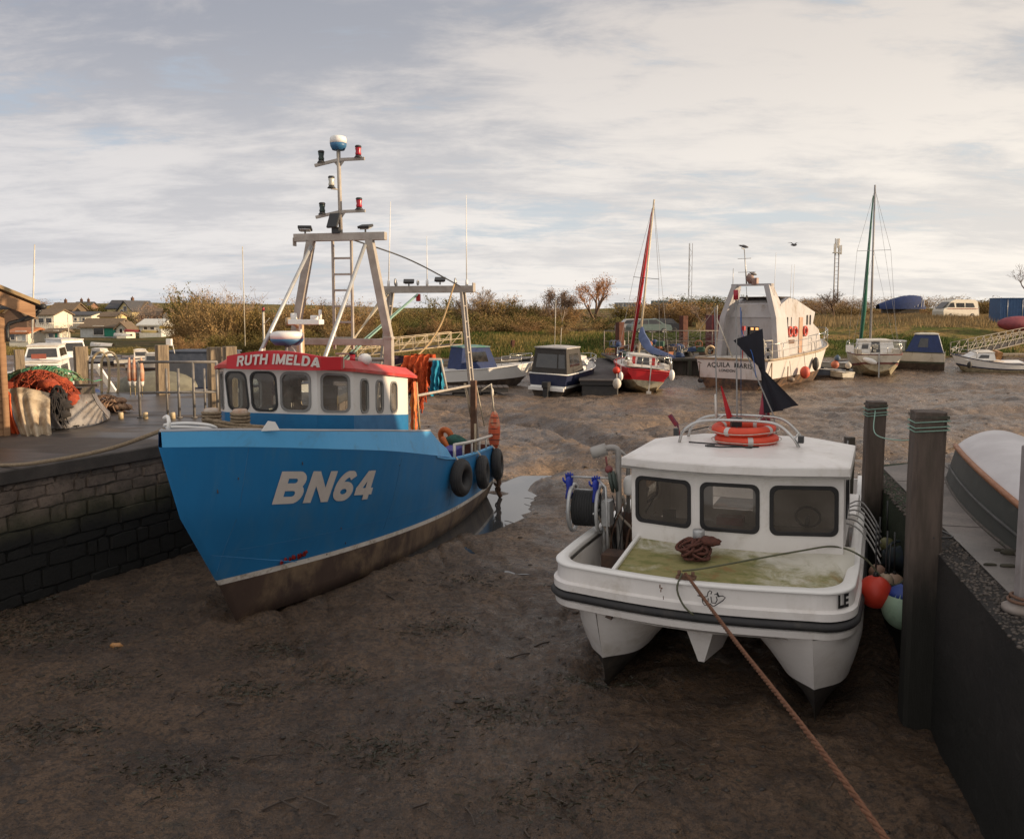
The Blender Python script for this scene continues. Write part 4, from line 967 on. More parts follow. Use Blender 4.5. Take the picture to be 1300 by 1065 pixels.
# stern closing plate and hull bodies
m = MB(); m.prism([(-1.72, 7.15), (1.5, 7.15), (1.5, 7.2), (-1.72, 7.2)], .9, 1.55); m.build('transom', CW_, CT)
def cat_hull(s_):
    N = 40
    A = crom([(1.25, .0, 1.07), (1.52, .16, 1.08), (1.70, .75, 1.08), (1.74, 2, 1.08), (1.74, 4.5, 1.08), (1.70, 7.15, 1.08)], N)
    B_ = crom([(1.25, .26, .40), (1.56, .72, .40), (1.62, 1.7, .42), (1.58, 3.2, .42), (1.58, 5, .42), (1.56, 7.15, .42)], N)
    K = crom([(1.25, .42, -.12), (1.27, 1.2, -.12), (1.27, 2.4, -.12), (1.27, 4, -.12), (1.27, 5.5, -.12), (1.27, 7.15, -.12)], N)
    C_ = crom([(1.25, .26, .40), (.88, .72, .40), (.82, 1.7, .42), (.82, 3.2, .42), (.93, 5, .42), (.93, 7.15, .42)], N)
    D_ = crom([(1.25, .02, 1.075), (.82, .10, 1.075), (.42, .55, 1.06), (.36, 2.4, 1.05), (.36, 4.5, 1.05), (.36, 7.15, 1.05)], N)
    rows, ix = loft_rows([A, B_, K, C_, D_], [6, 3, 3, 6]); m = MB()
    for j, r in enumerate(rows):
        for k, p in enumerate(r):
            t = (p.z-.4)/.62; b_ = .10*sin(pi*max(0, min(1, t)))*min(1, k/8)
            c = 1.27; p = Vector((c+(p.x-c)*(1+b_*1.5), p.y, p.z)); r[k] = Vector((s_*p.x+XC*(.0), p.y, p.z))
    for j in range(len(rows)-1): m.grid([rows[j], rows[j+1]], mi=(1 if ix[j] in (1, 2) else 0), sm=True)
    m.add([r[-1] for r in rows], [tuple(range(len(rows)))], 0, False)
    return m.build('hull', [CW_, mat('black_antifouling', (.03, .026, .024), (.045, .038, .032), .6, dirt=(.09, .07, .05), damt=.4)], CT)
cat_hull(1); cat_hull(-1)
m = MB(); m.grid([[(-.98, .02, 1.03), (0, -.14, 1.04), (.98, .02, 1.03)], [(-.8, 1.0, .98), (0, .9, .98), (.8, 1.0, .98)], [(-.7, 7.1, .95), (0, 7.1, .95), (.7, 7.1, .95)]], sm=False); m.build('bridge_deck_underside', CW_, CT)
m = MB(); rows = []
for y, wd, zt in ((-.04, .10, 1.02), (.02, .21, .86), (.10, .19, .70), (.20, .09, .53)): pass
V = [(-.24, .0, 1.03), (.24, .0, 1.03), (.30, .9, 1.0), (-.30, .9, 1.0), (0, .14, .50), (.12, 1.3, .58), (-.12, 1.3, .58), (-.05, .13, .50), (.05, .13, .50)]
m.grid([[(-.17, .06, 1.03), (-.035, .16, .58), (.035, .16, .58), (.17, .06, 1.03)], [(-.27, .9, 1.0), (-.12, .9, .5), (.12, .9, .5), (.27, .9, 1.0)], [(-.27, 6.9, .97), (-.16, 6.9, .55), (.16, 6.9, .55), (.27, 6.9, .97)]], sm=False); m.add([(-.17, .06, 1.03), (-.035, .16, .58), (.035, .16, .58), (.17, .06, 1.03)], [(0, 1, 2, 3)]); m.build('centre_nacelle', CW_, CT)
# recessed side deck and algae deck
m = MB(); m.prism([(-1.8, .5), (-1.05, .0), (-1.05, 7.1), (-1.8, 7.1)], 1.0, 1.04); m.prism([(-1.0, 3.3), (1.55, 3.3), (1.55, 7.1), (-1.0, 7.1)], 1.0, 1.06); m.build('side_deck', DECKG, CT)
def algae():
    m = bpy.data.materials.new('algae_deck'); m.use_nodes = True; T = NT(m.node_tree)
    co = T.new('ShaderNodeTexCoord').outputs['Object']
    s = T.new('ShaderNodeSeparateXYZ'); T.link(co, s.inputs[0])
    n = T.noise(co, 2.4, 7, .7, .6); n2 = T.noise(T.mapping(co, (1, 2, 1), (3, 1, 1)), 5, 6, .7)
    # growth starts behind the front gutter and thins on the right side and by the wheelhouse
    w_ = T.math('ADD', T.math('MULTIPLY', T.ramp(s.outputs[0], 1.15, .2), .24), T.math('MULTIPLY', T.ramp(s.outputs[1], 1.0, .55), .22))
    g = T.ramp(T.math('ADD', n, w_), .50, .92)
    c = T.mix(g, (.60, .57, .48), (.25, .22, .085))
    c = T.mix(T.math('MULTIPLY', T.ramp(n2, .44, .66), T.math('MULTIPLY', g, .8)), c, (.12, .135, .03))
    c = T.mix(T.math('MULTIPLY', T.ramp(T.noise(T.mapping(co, (1, 1, 1), (9, 9, 0)), 3, 5, .65), .55, .7), g), c, (.24, .15, .05))
    b = T.new('ShaderNodeBsdfPrincipled'); T.link(c, b.inputs['Base Color']); T.link(T.math('ADD', T.math('MULTIPLY', g, .4), .38), b.inputs['Roughness'])
    T.link(T.bump(T.noise(co, 60, 4, .7), .3, .004), b.inputs['Normal'])
    o = T.new('ShaderNodeOutputMaterial'); T.link(b.outputs[0], o.inputs[0]); return m
fo = [p for p in outl(0, .125, 1.6) if p.y < 3.2 and p.x > -1.1]
m = MB(); rowa = []; rowb = []
fx = [-1.03+i*(2.66)/30 for i in range(31)]
def front_y(x):
    F = outl(0, .125, 1.6); F = [p for p in F if p.y < 2.2]; best = min(F, key=lambda p: abs(p.x-x)+ (0 if p.y < 1.6 else 9))
    for i in range(len(F)-1):
        a, b_ = F[i], F[i+1]
        if a.x <= x <= b_.x and b_.x-a.x > 1e-5: return a.y+(b_.y-a.y)*(x-a.x)/(b_.x-a.x)
    return best.y
rows = []
for j in range(14):
    t = j/13; rows.append([(x, lerp(front_y(x)+.005, 1.55, t), 1.548+.19*t**.8+.02*(1-((x-.25)/1.3)**2)) for x in fx])
m.grid(rows, sm=True); m.grid([[(-1.03, p[1], p[2]) for p in [r[0] for r in rows]], [(-1.03, r[0][1], 1.0) for r in rows]]); m.build('foredeck', algae(), CT)
m = MB(); m.bar((-1.045, -.02, 1.575), (-1.045, 1.3, 1.73), .05, .05); m.build('deck_coaming', WHITE, CT, bevel=.008)
# wheelhouse
cp = [(-1.14, 3.35), (-1.14, 1.26), (-.25, 1.06), (.60, 1.08), (1.50, 1.30), (1.50, 3.35)]
Z0, Z1 = 1.66, 2.70
WH = MB(); CS = []
for i in range(5):
    F_, L = face(cp[i], cp[i+1]); H = []
    if i in (1, 2, 3): H = [rrect(L/2+(.0), 2.235, L-.14, .60, .09, 5)]
    elif i == 4: H = [rrect(1.0, 2.25, .8, .5, .08)]
    else: H = [rrect(1.1, 2.25, .8, .5, .08)]
    WH.panel(F_, [(0, Z0), (L, Z0), (L, Z1), (0, Z1)], H, .045); CS.append((F_, L, H))
F_, L = face(cp[5], cp[0]); H = [rrect(.72, 2.33, .72, .42, .06), [(1.35, 1.7), (1.95, 1.7), (1.95, 2.55), (1.35, 2.55)], rrect(2.28, 2.33, .42, .42, .06)]; WH.panel(F_, [(0, 1.0), (L, 1.0), (L, Z1), (0, Z1)], H, .04)
WH.build('wheelhouse_wall', CW_, CT); CS.append((F_, L, [H[0], H[2]]))
WG = glass('salt_hazed_glass', (.62, .58, .52), .40)
SEAL = mat('black_seal', (.018, .016, .016), None, .55)
for F_, L, H in CS:
    for h in H:
        cx_ = sum(p[0] for p in h)/len(h); cy_ = sum(p[1] for p in h)/len(h); wv = max(p[0] for p in h)-cx_; hv = max(p[1] for p in h)-cy_
        inn = [((x-cx_)*(1-.035/wv)+cx_, (y-cy_)*(1-.035/hv)+cy_) for x, y in h]; ou = [((x-cx_)*(1+.012/wv)+cx_, (y-cy_)*(1+.012/hv)+cy_) for x, y in h]
        q = MB(); q.ring(F_, ou, inn, -.01, .014); fo = q.build('window', SEAL, CT, bevel=.004)
        q = MB(); q.add([F_(x, y, -.005) for x, y in inn], [tuple(range(len(inn)))]); q.build('pane', WG, fo)
q = MB(); q.prism([(-1.0, 1.3), (1.4, 1.3), (1.4, 3.3), (-1.0, 3.3)], 1.05, 1.10); q.prism([(-1.0, 1.35), (1.4, 1.40), (1.4, 1.75), (-1.0, 1.7)], 1.1, 1.90); q.build('cabin_interior', mat('cabin_lining', (.16, .13, .11), (.1, .085, .07), .6), CT)
q = MB(); q.torus((1.05, 1.82, 2.02), .15, .018, (0, 1, .4), 24, 6); q.tube([(1.05, 1.82, 2.02), (1.05, 1.7, 1.95)], .03); q.box((.1, 1.62, 1.95), (.34, .2, .1), mi=1); q.box((-.7, 1.55, 1.97), (.16, .1, .14)); q.build('helm', [BLACKP, mat('red_cloth', (.25, .02, .02), (.15, .015, .015))], CT)
# roof with chamfered after corners, slight camber
RO = [(-1.24, 1.12), (-.70, .96), (-.05, .88), (.70, .92), (1.58, 1.14), (1.58, 3.0), (1.05, 3.55), (-.72, 3.48), (-1.24, 2.9)]
q = MB(); q.prism(RO, Z1-.01, Z1+.10); ci = (0.17, 2.2)
i1 = [((x-ci[0])*.985+ci[0], (y-ci[1])*.985+ci[1]) for x, y in RO]; i2 = [((x-ci[0])*.80+ci[0], (y-ci[1])*.80+ci[1]) for x, y in RO]
q.add([(x, y, Z1+.1015) for x, y in i1]+[(x, y, Z1+.16) for x, y in i2], [(i, (i+1) % 9, 9+(i+1) % 9, 9+i) for i in range(9)]+[tuple(range(9, 18))], sm=False)
ro = q.build('roof', CW_, CT, bevel=.012, seg=2)
q = MB(); q.ring(XY, [((x-ci[0])*1.002+ci[0], (y-ci[1])*1.002+ci[1]) for x, y in RO], [((x-ci[0])*.97+ci[0], (y-ci[1])*.97+ci[1]) for x, y in RO], Z1-.035, Z1-.012); q.build('drip_rail', mat('trim_grey', (.33, .31, .28)), CT)
INOX = mat('stainless', (.55, .54, .52), (.46, .45, .43), .22, metal=.9, bump=0)
q = MB()
for y, dz in ((2.25, 0), (2.85, .02)):
    q.tube(crom([(-.72, y, 2.86), (-.66, y, 3.02), (-.48, y, 3.15), (-.2, y, 3.19), (.35, y, 3.19), (.62, y, 3.15), (.82, y, 2.98), (.90, y, 2.84)], 34), .021, 8)
for x, z in ((-.69, 3.0), (.84, 2.97), (-.2, 3.19), (.35, 3.19)): q.tube([(x, 2.25, z), (x, 2.85, z)], .014, 6)
for x in (-.72, .90):
    for y in (2.25, 2.85): q.lathe([(.045, 0), (.04, .012), (.02, .02)], 12, (x, y, 2.84))
q.build('roof_rail', INOX, CT)
q = MB(); q.box((.93, 2.15, 2.98), (.07, .12, .09)); q.build('rail_clamp', BLACKP, CT); q = MB(); q.box((-.74, 2.15, 3.02), (.06, .08, .10)); q.build('rail_clamp', BLACKP, CT); q = MB(); q.tube([(-.55, 2.1, 2.89), (.2, 2.0, 2.88)], .012, 5); q.tube([(-.3, 1.98, 2.87), (-.1, 1.9, 2.87), (.4, 2.05, 2.87)], .012, 5); q.box((-.22, 1.95, 2.875), (.10, .06, .02)); q.box((.28, 1.97, 2.875), (.09, .06, .02)); q.build('loose_strap', BLACKP, CT)
def lifebuoy(loc, R, r, rot, group=None, label='', col=None, par=None, name='lifebuoy'):
    LM = mat('lifebuoy_orange', (.72, .075, .03), (.62, .06, .025), .55, scale=3, bump=.1, dirt=(.5, .12, .06), damt=.35)
    t = thing(name, label, 'lifebuoy', loc, 0, group) if par is None else None
    q = MB(); q.torus((0, 0, 0), R-r, r, (0, 0, 1), 44, 14, sq=.85); o = q.build('ring', LM, t)
    BM = mat('reflective_band', (.55, .53, .50), (.45, .43, .4), .35)
    for a in (25, 115, 205, 295):
        q = MB(); c, s_ = cos(radians(a)), sin(radians(a)); q.torus(((R-r)*c, (R-r)*s_, 0), r*1.0, .004, (-s_, c, 0), 18, 4); V = []
        P = [Vector(((R-r)*cos(radians(a+d)), (R-r)*sin(radians(a+d)), 0)) for d in (-5, 0, 5)]; q = MB(); q.tube(P, r*1.012, 16, cap=False); q.xf(lambda v: Vector((v.x, v.y, v.z*.86))); q.build('band', BM, t)
    q = MB(); n_ = 60; q.tube([Vector(((R+.012+.035*abs(sin(2*pi*k/30)))*cos(2*pi*k/n_), (R+.012+.035*abs(sin(2*pi*k/30)))*sin(2*pi*k/n_), -.01)) for k in range(n_)], .006, 5, closed=True); q.build('grab_line', ROPEW, t)
    t.rotation_euler = rot; return t
def c2w(x, y, z):
    M_ = Matrix.Translation(CT.location) @ CT.rotation_euler.to_matrix().to_4x4(); return tuple(M_ @ Vector((x, y, z)))
lifebuoy(c2w(.13, 2.52, 3.055), .44, .075, (radians(1), radians(-3), .3), 'lifebuoys stacked on the catamaran roof', 'bright orange lifebuoy with grey bands lying on top of the roof stack')
lifebuoy(c2w(.17, 2.50, 2.92), .44, .075, (radians(-1), radians(-1), 1.0), 'lifebuoys stacked on the catamaran roof', 'duller orange lifebuoy at the bottom of the stack on the white roof')
# marker poles and flags carried by the roof rail
def pole(name, label, pts, r, parts, cat='marker pole'):
    b_ = Vector(c2w(*pts[0])); t = thing(name, label, cat, b_)
    W = [Vector(c2w(*p))-b_ for p in pts]; q = MB(); q.tube(W, r, 7); q.build('pole', mat('marker_pole', (.26, .245, .23), (.2, .19, .18), .5), t)
    for nm, fn, m_ in parts: q = MB(); fn(q, lambda x, y, z: Vector(c2w(x, y, z))-b_); q.build(nm, m_, t)
    return t
def cloth(q, P, fold=.03, n=10, th=.006):
    "quad of cloth: P = 4 corners (top-left, top-right, bottom-right, bottom-left)"
    rows = []
    a, b_, c, d = [Vector(p) for p in P]; nrm = (b_-a).cross(d-a); nrm = nrm.normalized() if nrm.length > 1e-9 else Vector((0, 1, 0))
    for j in range(n+1):
        L_, R_2 = a.lerp(d, j/n), b_.lerp(c, j/n); rows.append([L_.lerp(R_2, k/n)+nrm*fold*sin(k/n*9+j/n*2) for k in range(n+1)])
    q.grid(rows)
BF = mat('black_flag_cloth', (.012, .012, .018), (.02, .02, .028), .85, scale=3, bump=.4, bscale=12); RF = mat('red_flag_cloth', (.50, .025, .03), (.42, .02, .025), .8, bump=.4, bscale=10)
PF = mat('faded_red_flag', (.36, .06, .09), (.28, .04, .06), .85)
def pbf(q, c):
    cloth(q, [c(-.04, 2.7, 4.28), c(.34, 2.9, 4.44), c(.37, 2.9, 3.80), c(.26, 2.92, 3.92)], .02)
    cloth(q, [c(.26, 2.92, 3.93), c(.37, 2.9, 3.83), c(.84, 2.9, 3.36), c(.50, 2.95, 3.25)], .02)
    cloth(q, [c(.30, 2.96, 3.88), c(.37, 2.96, 3.80), c(.62, 2.96, 3.27), c(.35, 2.96, 3.22)], .02)
pole('flag_marker', 'tall marker pole with folded black flag and blue cord on the white catamaran roof', [(.55, 2.8, 2.88), (.50, 2.85, 3.2), (.0, 2.9, 4.35)], .010,
     [('black_flag', pbf, BF), ('blue_cord', lambda q, c: q.tube(crom([c(.04, 2.84, 4.75), c(.06, 2.83, 4.4), (c(.2, 2.82, 4.1)), c(.26, 2.82, 3.75)], 16), .006, 5), mat('blue_cord', (.03, .12, .4)))])
pole('flag_marker', 'marker pole with small red flag at the left of the roof rail', [(-.28, 2.8, 2.88), (-.29, 2.8, 3.2), (-.32, 2.8, 4.75)], .009,
     [('red_flag', lambda q, c: cloth(q, [c(-.24, 2.8, 3.62), c(-.22, 2.8, 3.62), c(.0, 2.8, 2.98), (c(-.12, 2.8, 2.98))], .01, 6), RF), ('white_sleeve', lambda q, c: q.tube([c(-.30, 2.8, 3.1), c(-.31, 2.8, 3.5)], [.022, .016], 8), WHITE2)])
pole('flag_marker', 'grey marker pole with black block and red lamp in the middle of the roof rail', [(.02, 2.6, 2.86), (.02, 2.65, 3.2), (-.02, 2.8, 4.9)], .011,
     [('block', lambda q, c: q.box(c(.03, 2.5, 3.14), (.14, .1, .13)), BLACKP), ('top_lamp', lambda q, c: q.tube([c(-.02, 2.8, 4.86), c(-.02, 2.8, 5.0)], .035), RL), ('blue_cord', lambda q, c: q.tube([c(.06, 2.75, 3.2), c(.05, 2.8, 4.1), c(.06, 2.8, 4.7)], .005, 5), mat('blue_cord2', (.05, .10, .2)))])
pole('flag_marker', 'short marker pole with faded red flag behind the black flag', [(.38, 2.95, 2.9), (.38, 3.0, 3.3), (.34, 3.0, 3.9)], .012,
     [('faded_flag', lambda q, c: cloth(q, [c(.34, 3.0, 3.65), c(.38, 3.0, 3.62), c(.44, 3.0, 3.1), c(.26, 3.0, 3.1)], .015, 6), PF)])
q = MB(); q.tube([(-.95, 3.3, 2.8), (-1.0, 3.35, 3.0)], .015, 6); q.box((-1.06, 3.35, 3.03), (.05, .1, .2), R=Matrix.Rotation(-.6, 3, 'Y')); q.build('folded_flag', mat('flag_navy_red', (.03, .03, .06), (.3, .03, .04), .8, scale=9), CT)
q = MB(); q.tube([(-.9, 3.2, 2.86), (-.55, 3.25, 2.95), (-.1, 3.3, 3.0)], .01, 5); q.build('aerial_lead', BLACKP, CT)
# samson post, coiled rope and fairlead
q = MB(); q.lathe([(.075, 0), (.075, .30), (.07, .32)], 16, (-.15, .78, 1.68)); q.build('samson_post', GALV, CT)
q = MB()
for k in range(26):
    a0 = random.random()*6.28; c = Vector((-.22+random.uniform(-.10, .16), .62+random.uniform(-.08, .1), 1.70+random.uniform(0, .16)))
    R_3 = random.uniform(.06, .13); tilt = Matrix.Rotation(random.uniform(-.7, .7), 3, 'X') @ Matrix.Rotation(random.uniform(-.7, .7), 3, 'Y')
    q.tube([c+tilt @ Vector((R_3*cos(a0+2*pi*i/12), R_3*sin(a0+2*pi*i/12)*.8, .01*sin(i))) for i in range(12)], .018, 6, closed=True)
q.ball((-.02, .72, 1.88), .10, 12, (1.5, .8, .6), nz=.35)
q.build('rope_coil', mat('rust_red_rope', (.13, .045, .03), (.07, .03, .022), .95, scale=30, bump=1), CT)
q = MB(); q.box((-.14, -.0, 1.63), (.22, .12, .03)); q.tube([(-.22, 0, 1.62), (-.22, 0, 1.70)], .02); q.tube([(-.06, 0, 1.62), (-.06, 0, 1.70)], .02); q.build('fairlead', STEELR, CT)
q = MB(); 
for (x, z, w_, h) in ((-.40, 1.55, .012, .04), (-.38, 1.53, .02, .015), (-.39, 1.50, .01, .03), (-.36, 1.42, .006, .04)): q.box((x, -.192, z), (w_, .012, h))
q.build('rust_mark', STEELR, CT)
# bow anchor-like badge drawn in black line on the front face
q = MB()
def badge(P, r=.006): q.tube([Vector((.19+x*1.0, -.188+.012*(x+.2), 1.475+z)) for x, z in P], r, 5)
badge([(-.16, .02), (-.10, .005), (-.05, .02), (-.04, .07), (-.02, .09), (.0, .08), (-.01, .05)]); badge([(-.11, .0), (-.10, -.06), (-.08, -.085), (-.05, -.08), (-.02, -.06), (.01, -.085), (.03, -.08), (.12, -.01), (.15, .03), (.12, .045), (.08, .04), (.06, .08)])
badge([(-.09, -.02), (-.07, -.05), (-.04, -.05), (-.04, .0)]); badge([(-.01, .02), (.0, -.05), (.04, -.05), (.06, -.01), (.05, .03)]); badge([(.06, .07), (.07, .03), (.09, .04)], .009); badge([(.03, .05), (.05, .06), (.08, .03)])
q.build('bow_badge', SEAL, CT)
lab = [p for p in outl(0, -.010, 1.5)]
def side_pt(u, v, d=0):
    # arc length from the right bow corner aft
    s_ = 0; P = lab[len(lab)//2+5:]; 
    for i in range(len(P)-1):
        L = (P[i+1]-P[i]).length
        if s_+L >= u: p = P[i].lerp(P[i+1], (u-s_)/L); return Vector((p.x, p.y, 1.49+v))
        s_ += L
    return P[-1]
text_mb('LE', .20, lambda u, v, d=0: side_pt(.58+u, v)+Vector((.006, -.003, 0)), bold=.008, sx=.85).build('registration', SEAL, CT, recalc=False)
# net hauler gear on the left side deck
q = MB(); q.tube(crom([(-1.48, 1.85, 1.05), (-1.50, 1.85, 2.2), (-1.50, 1.85, 2.70), (-1.54, 1.84, 2.80), (-1.66, 1.8, 2.80), (-1.84, 1.74, 2.74)], 26), .042, 12); q.lathe([(.085, 0), (.085, .20), (.075, .22)], 18, (-1.66, 1.80, 2.79), (-1, -.25, -.32)); q.tube([(-1.44, 2.1, 1.05), (-1.43, 2.1, 2.62), (-1.50, 1.95, 2.74)], .03)
q.build('hauler_gallows', mat('chalky_alloy', (.40, .38, .35), (.3, .28, .26), .55, metal=.2), CT)
q = MB(); q.tube([(-1.66, 1.78, 2.68), (-1.64, 1.78, 2.5)], .014); q.ball((-1.62, 1.78, 2.5), .06, 10); q.build('swivel_hook', mat('hook_red', (.25, .05, .05), (.12, .08, .07)), CT)
q = MB(); q.lathe([(.02, -.06), (.14, -.05), (.16, -.01), (.09, .0), (.16, .01), (.14, .05), (.02, .06)], 20, (-1.56, 1.78, 2.33), (1, .3, .2)); q.build('hauling_sheave', mat('sheave_green', (.05, .07, .055), (.03, .04, .035), .5), CT)
q = MB(); q.lathe([(.19, -.19), (.19, .19)], 26, (-1.95, 1.75, 1.93), (1, .1, 0)); 
for k in range(9): q.torus((-2.1+.037*k, 1.74+.004*k, 1.93), .235, .028, (1, .1, 0), 28, 6)
q.build('reel_line', mat('black_line', (.012, .012, .013), (.02, .02, .02), .7, scale=20), CT)
def flange(x):
    q = MB(); q.torus((x, 1.75+(x+1.95)*.1, 1.93), .33, .028, (1, .1, 0), 36, 8)
    for k in range(6): a = k*pi/3; q.tube([(x, 1.75, 1.93), (x, 1.75+.33*cos(a), 1.93+.33*sin(a))], .014, 6)
    return q.build('reel_flange', GALV, CT)
flange(-2.14); flange(-1.74)
q = MB(); q.tube([(-2.2, 1.75, 1.93), (-1.6, 1.78, 1.93)], .025); q.tube([(-1.7, 1.75, 1.93), (-1.68, 1.75, 1.05)], .03); q.tube([(-2.12, 1.62, 2.22), (-1.72, 1.64, 2.22)], .012); q.tube([(-2.12, 1.6, 2.40), (-1.60, 1.66, 2.40), (-1.52, 1.8, 2.34), (-1.5, 1.85, 1.6)], .016); q.tube([(-1.72, 1.6, 2.38), (-1.58, 1.5, 2.3), (-1.55, 1.5, 1.1)], .018); q.box((-1.62, 1.7, 1.9), (.12, .2, .35)); q.build('reel_frame', GALV, CT)
GLV = mat('blue_rubber_glove', (.02, .045, .38), (.015, .03, .26), .5, bump=.2)
def glove(x, y, z, rz, label):
    t = thing('glove', label, 'glove', c2w(x, y, z), rz, 'blue gloves on the reel frame'); q = MB()
    # cuff down, palm, four fingers and thumb up
    q.lathe([(.062, -.19), (.055, -.12), (.042, -.04), (.05, 0), (.06, .06), (.055, .10), (.03, .13)], 14, sx=.62)
    for k, (dx, L) in enumerate(((-.042, .075), (-.015, .09), (.014, .085), (.04, .065))): q.tube([(0, dx, .10), (-.005, dx*1.12, .10+L*.6), (-.02, dx*1.2, .10+L)], [.017, .016, .011], 7)
    q.tube([(0, .05, .03), (-.01, .085, .07), (-.02, .09, .11)], [.018, .016, .012], 7); q.build('glove_body', GLV, t); return t
glove(-2.16, 1.62, 2.27, 1.2, 'blue rubber glove pulled over the left end of the reel frame')
glove(-1.76, 1.60, 2.25, 1.5, 'blue rubber glove pulled over the right end of the reel frame')
q = MB(); q.lathe([(.10, 0), (.11, .04), (.11, .20), (.08, .25), (.04, .27)], 16, (-1.36, 2.0, 2.12)); q.build('white_canister', WHITE, CT)
q = MB(); random.seed(3)
for k in range(26):
    x = -1.5+random.uniform(-.2, .36); y = 1.6+random.uniform(-.25, .9); q.tube(crom([(x, y, random.uniform(1.05, 1.3)), (x+random.uniform(-.12, .12), y+.1, 1.6), (x+random.uniform(-.2, .25), y+random.uniform(-.1, .2), random.uniform(1.8, 2.2))], 8), random.choice((.008, .012, .02)), 5, mi=k % 3)
q.build('hoses_and_gear', [BLACKP, STEELR, mat('gear_cream', (.38, .34, .28), (.25, .2, .15))], CT)
RGR = mat('rusty_gear', (.10, .055, .035), (.05, .035, .03), .8, scale=8, bump=.5); q = MB(); q.box((-1.42, 1.35, 1.25), (.3, .3, .4)); q.build('deck_crate', RGR, CT, bevel=.02); q = MB(); q.box((-1.6, 2.6, 1.3), (.5, .6, .5)); q.build('deck_crate', RGR, CT, bevel=.02); q = MB(); q.ball((-1.45, 2.1, 1.6), .16, 12, (1, 1, 1.4), nz=.2); q.build('gear_bag', RGR, CT)
q = MB()
for k in range(6): 
    y = 2.2+.33*k; q.tube(crom([(1.42, y, 1.9-.03*k), (1.62, y-.08, 1.86), (1.78, y-.25, 1.72), (1.92, y-.5, 1.52)], 10), .011, 5)
q.build('rod_rest', mat('tube_grey', (.3, .29, .27), (.2, .19, .18), .4), CT)
q = MB(); q.box((1.5, 4.2, 1.62), (.2, 1.5, .2)); q.build('side_locker', CW_, CT, bevel=.02)
# lines
b0 = Vector(c2w(-.14, -.03, 1.68))
tag(rope([b0, b0.lerp(Vector((1.82, 4.5, 2.13)), .5)+Vector((0, 0, -.02)), (1.82, 4.5, 2.13), (1.60, 1.4, 2.45)], .019, n=50, twist=1).build('mooring_rope', ROPEB), 'thick brown mooring rope running from the white catamaran bow towards the viewer', 'rope')
P = [Vector(c2w(-.18, -.0, 1.70)), Vector(c2w(.1, .18, 1.72)), Vector(c2w(1.0, .95, 1.79)), Vector(c2w(1.42, 1.28, 1.80)), Vector(c2w(1.75, 1.35, 1.66)), Vector((4.62, 9.9, 1.38)), Vector((5.02, 10.0, 1.60))]
tag(rope(P, .012, n=50, side=6).build('stern_line', mat('green_grey_line', (.12, .12, .07), (.08, .08, .05), .85)), 'thin green-grey line across the algae deck to the big timber post', 'rope')
q = MB(); q.tube(crom([(-.18, -.03, 1.68), (-.2, -.2, 1.55), (-.12, -.24, 1.38), (.0, -.25, 1.28)], 12), .011, 6); q.build('rope_tail', mat('green_grey_line', (.12, .12, .07)), CT)
# ================================================= right quay furniture
def PX(u, v, Y):
    "survey helper: the point seen at photo pixel (u, v) at distance Y"
    a = (u-650)/FPX; b_ = (487.5-v)/FPX; p = radians(5)
    dy = cos(p)+b_*sin(p); dz = -sin(p)+b_*cos(p); return Vector((a*Y/dy, Y, HC+dz*Y/dy))
def timber(name, label, loc, w_, h, rz=0, zb=-.3, cap=True, m_=None, group=None, cat='post', cord=False):
    t = thing(name, label, cat, (loc[0], loc[1], zb), rz, group); q = MB(); n = 14; rows = []
    for j in range(n+1):
        z = (h-zb)*j/n; k = 1-.03*j/n; o_ = .012*noise.noise((loc[0], z*.8, 1)); c = .035*w_/.3
        pr = [(-w_/2+c, -w_/2), (w_/2-c, -w_/2), (w_/2, -w_/2+c), (w_/2, w_/2-c), (w_/2-c, w_/2), (-w_/2+c, w_/2), (-w_/2, w_/2-c), (-w_/2, -w_/2+c)]
        rows.append([((x*k+o_)+.006*noise.noise((x*9, y*9, z*2)), y*k+.006*noise.noise((y*9, x*9, z*2+5)), z) for x, y in pr])
    q.grid(rows, cyc=True, sm=False); q.add(rows[-1], [tuple(range(8))]); q.build('shaft', m_ or WOODP, t)
    if cap:
        q = MB(); q.box((0, 0, h-zb-.05), (w_+.012, w_+.012, .03)); q.build('band', WOODD, t)
    if cord:
        q = MB()
        for z in (-.16, -.20, -.10): q.tube([(sx*(w_/2+.008), sy*(w_/2+.008), h-zb+z+.015*sx) for sx, sy in ((-1, -1), (1, -1), (1, 1), (-1, 1))], .008, 5, closed=True)
        q.build('cord', ROPEG, t)
    return t
timber('mooring_post', 'big square timber post with green cord round its top beside the concrete quay', (4.60, 9.15), .33, 3.60, radians(-13), -.3, cord=True)
timber('mooring_post', 'slimmer square timber post with pale cord between the catamaran and the quay end', (5.50, 12.55), .27, 3.34, radians(-10), cord=True)
timber('fender_pile', 'short mossy round-topped pile at the end of the concrete quay', (5.92, 14.5), .16, 2.5, 0, cap=False, m_=WOODD)
tag(rope([(5.45, 12.45, 3.22), (5.1, 11.6, 2.98), (4.75, 9.9, 3.16), (4.62, 9.2, 3.42)], .008, n=40, side=5).build('slack_cord', ROPEG), 'thin green cord sagging between the two tall timber posts', 'cord')
tag(rope([c2w(1.45, 3.0, 2.68), (5.85, 14.4, 2.45)], .014, .02).build('stern_rope', BLACKP), 'dark rope from the catamaran wheelhouse to the mossy pile', 'rope')
t = thing('rail_post', 'pale steel rail post on a round base plate at the right edge of the quay', 'post', (4.53, 7.2, HQ)); q = MB(); q.box((0, 0, .74), (.13, .10, 1.48)); q.build('upright', mat('grey_paint_post', (.30, .27, .26), (.22, .19, .18), .6, dirt=(.12, .09, .07), damt=.35), t, bevel=.01)
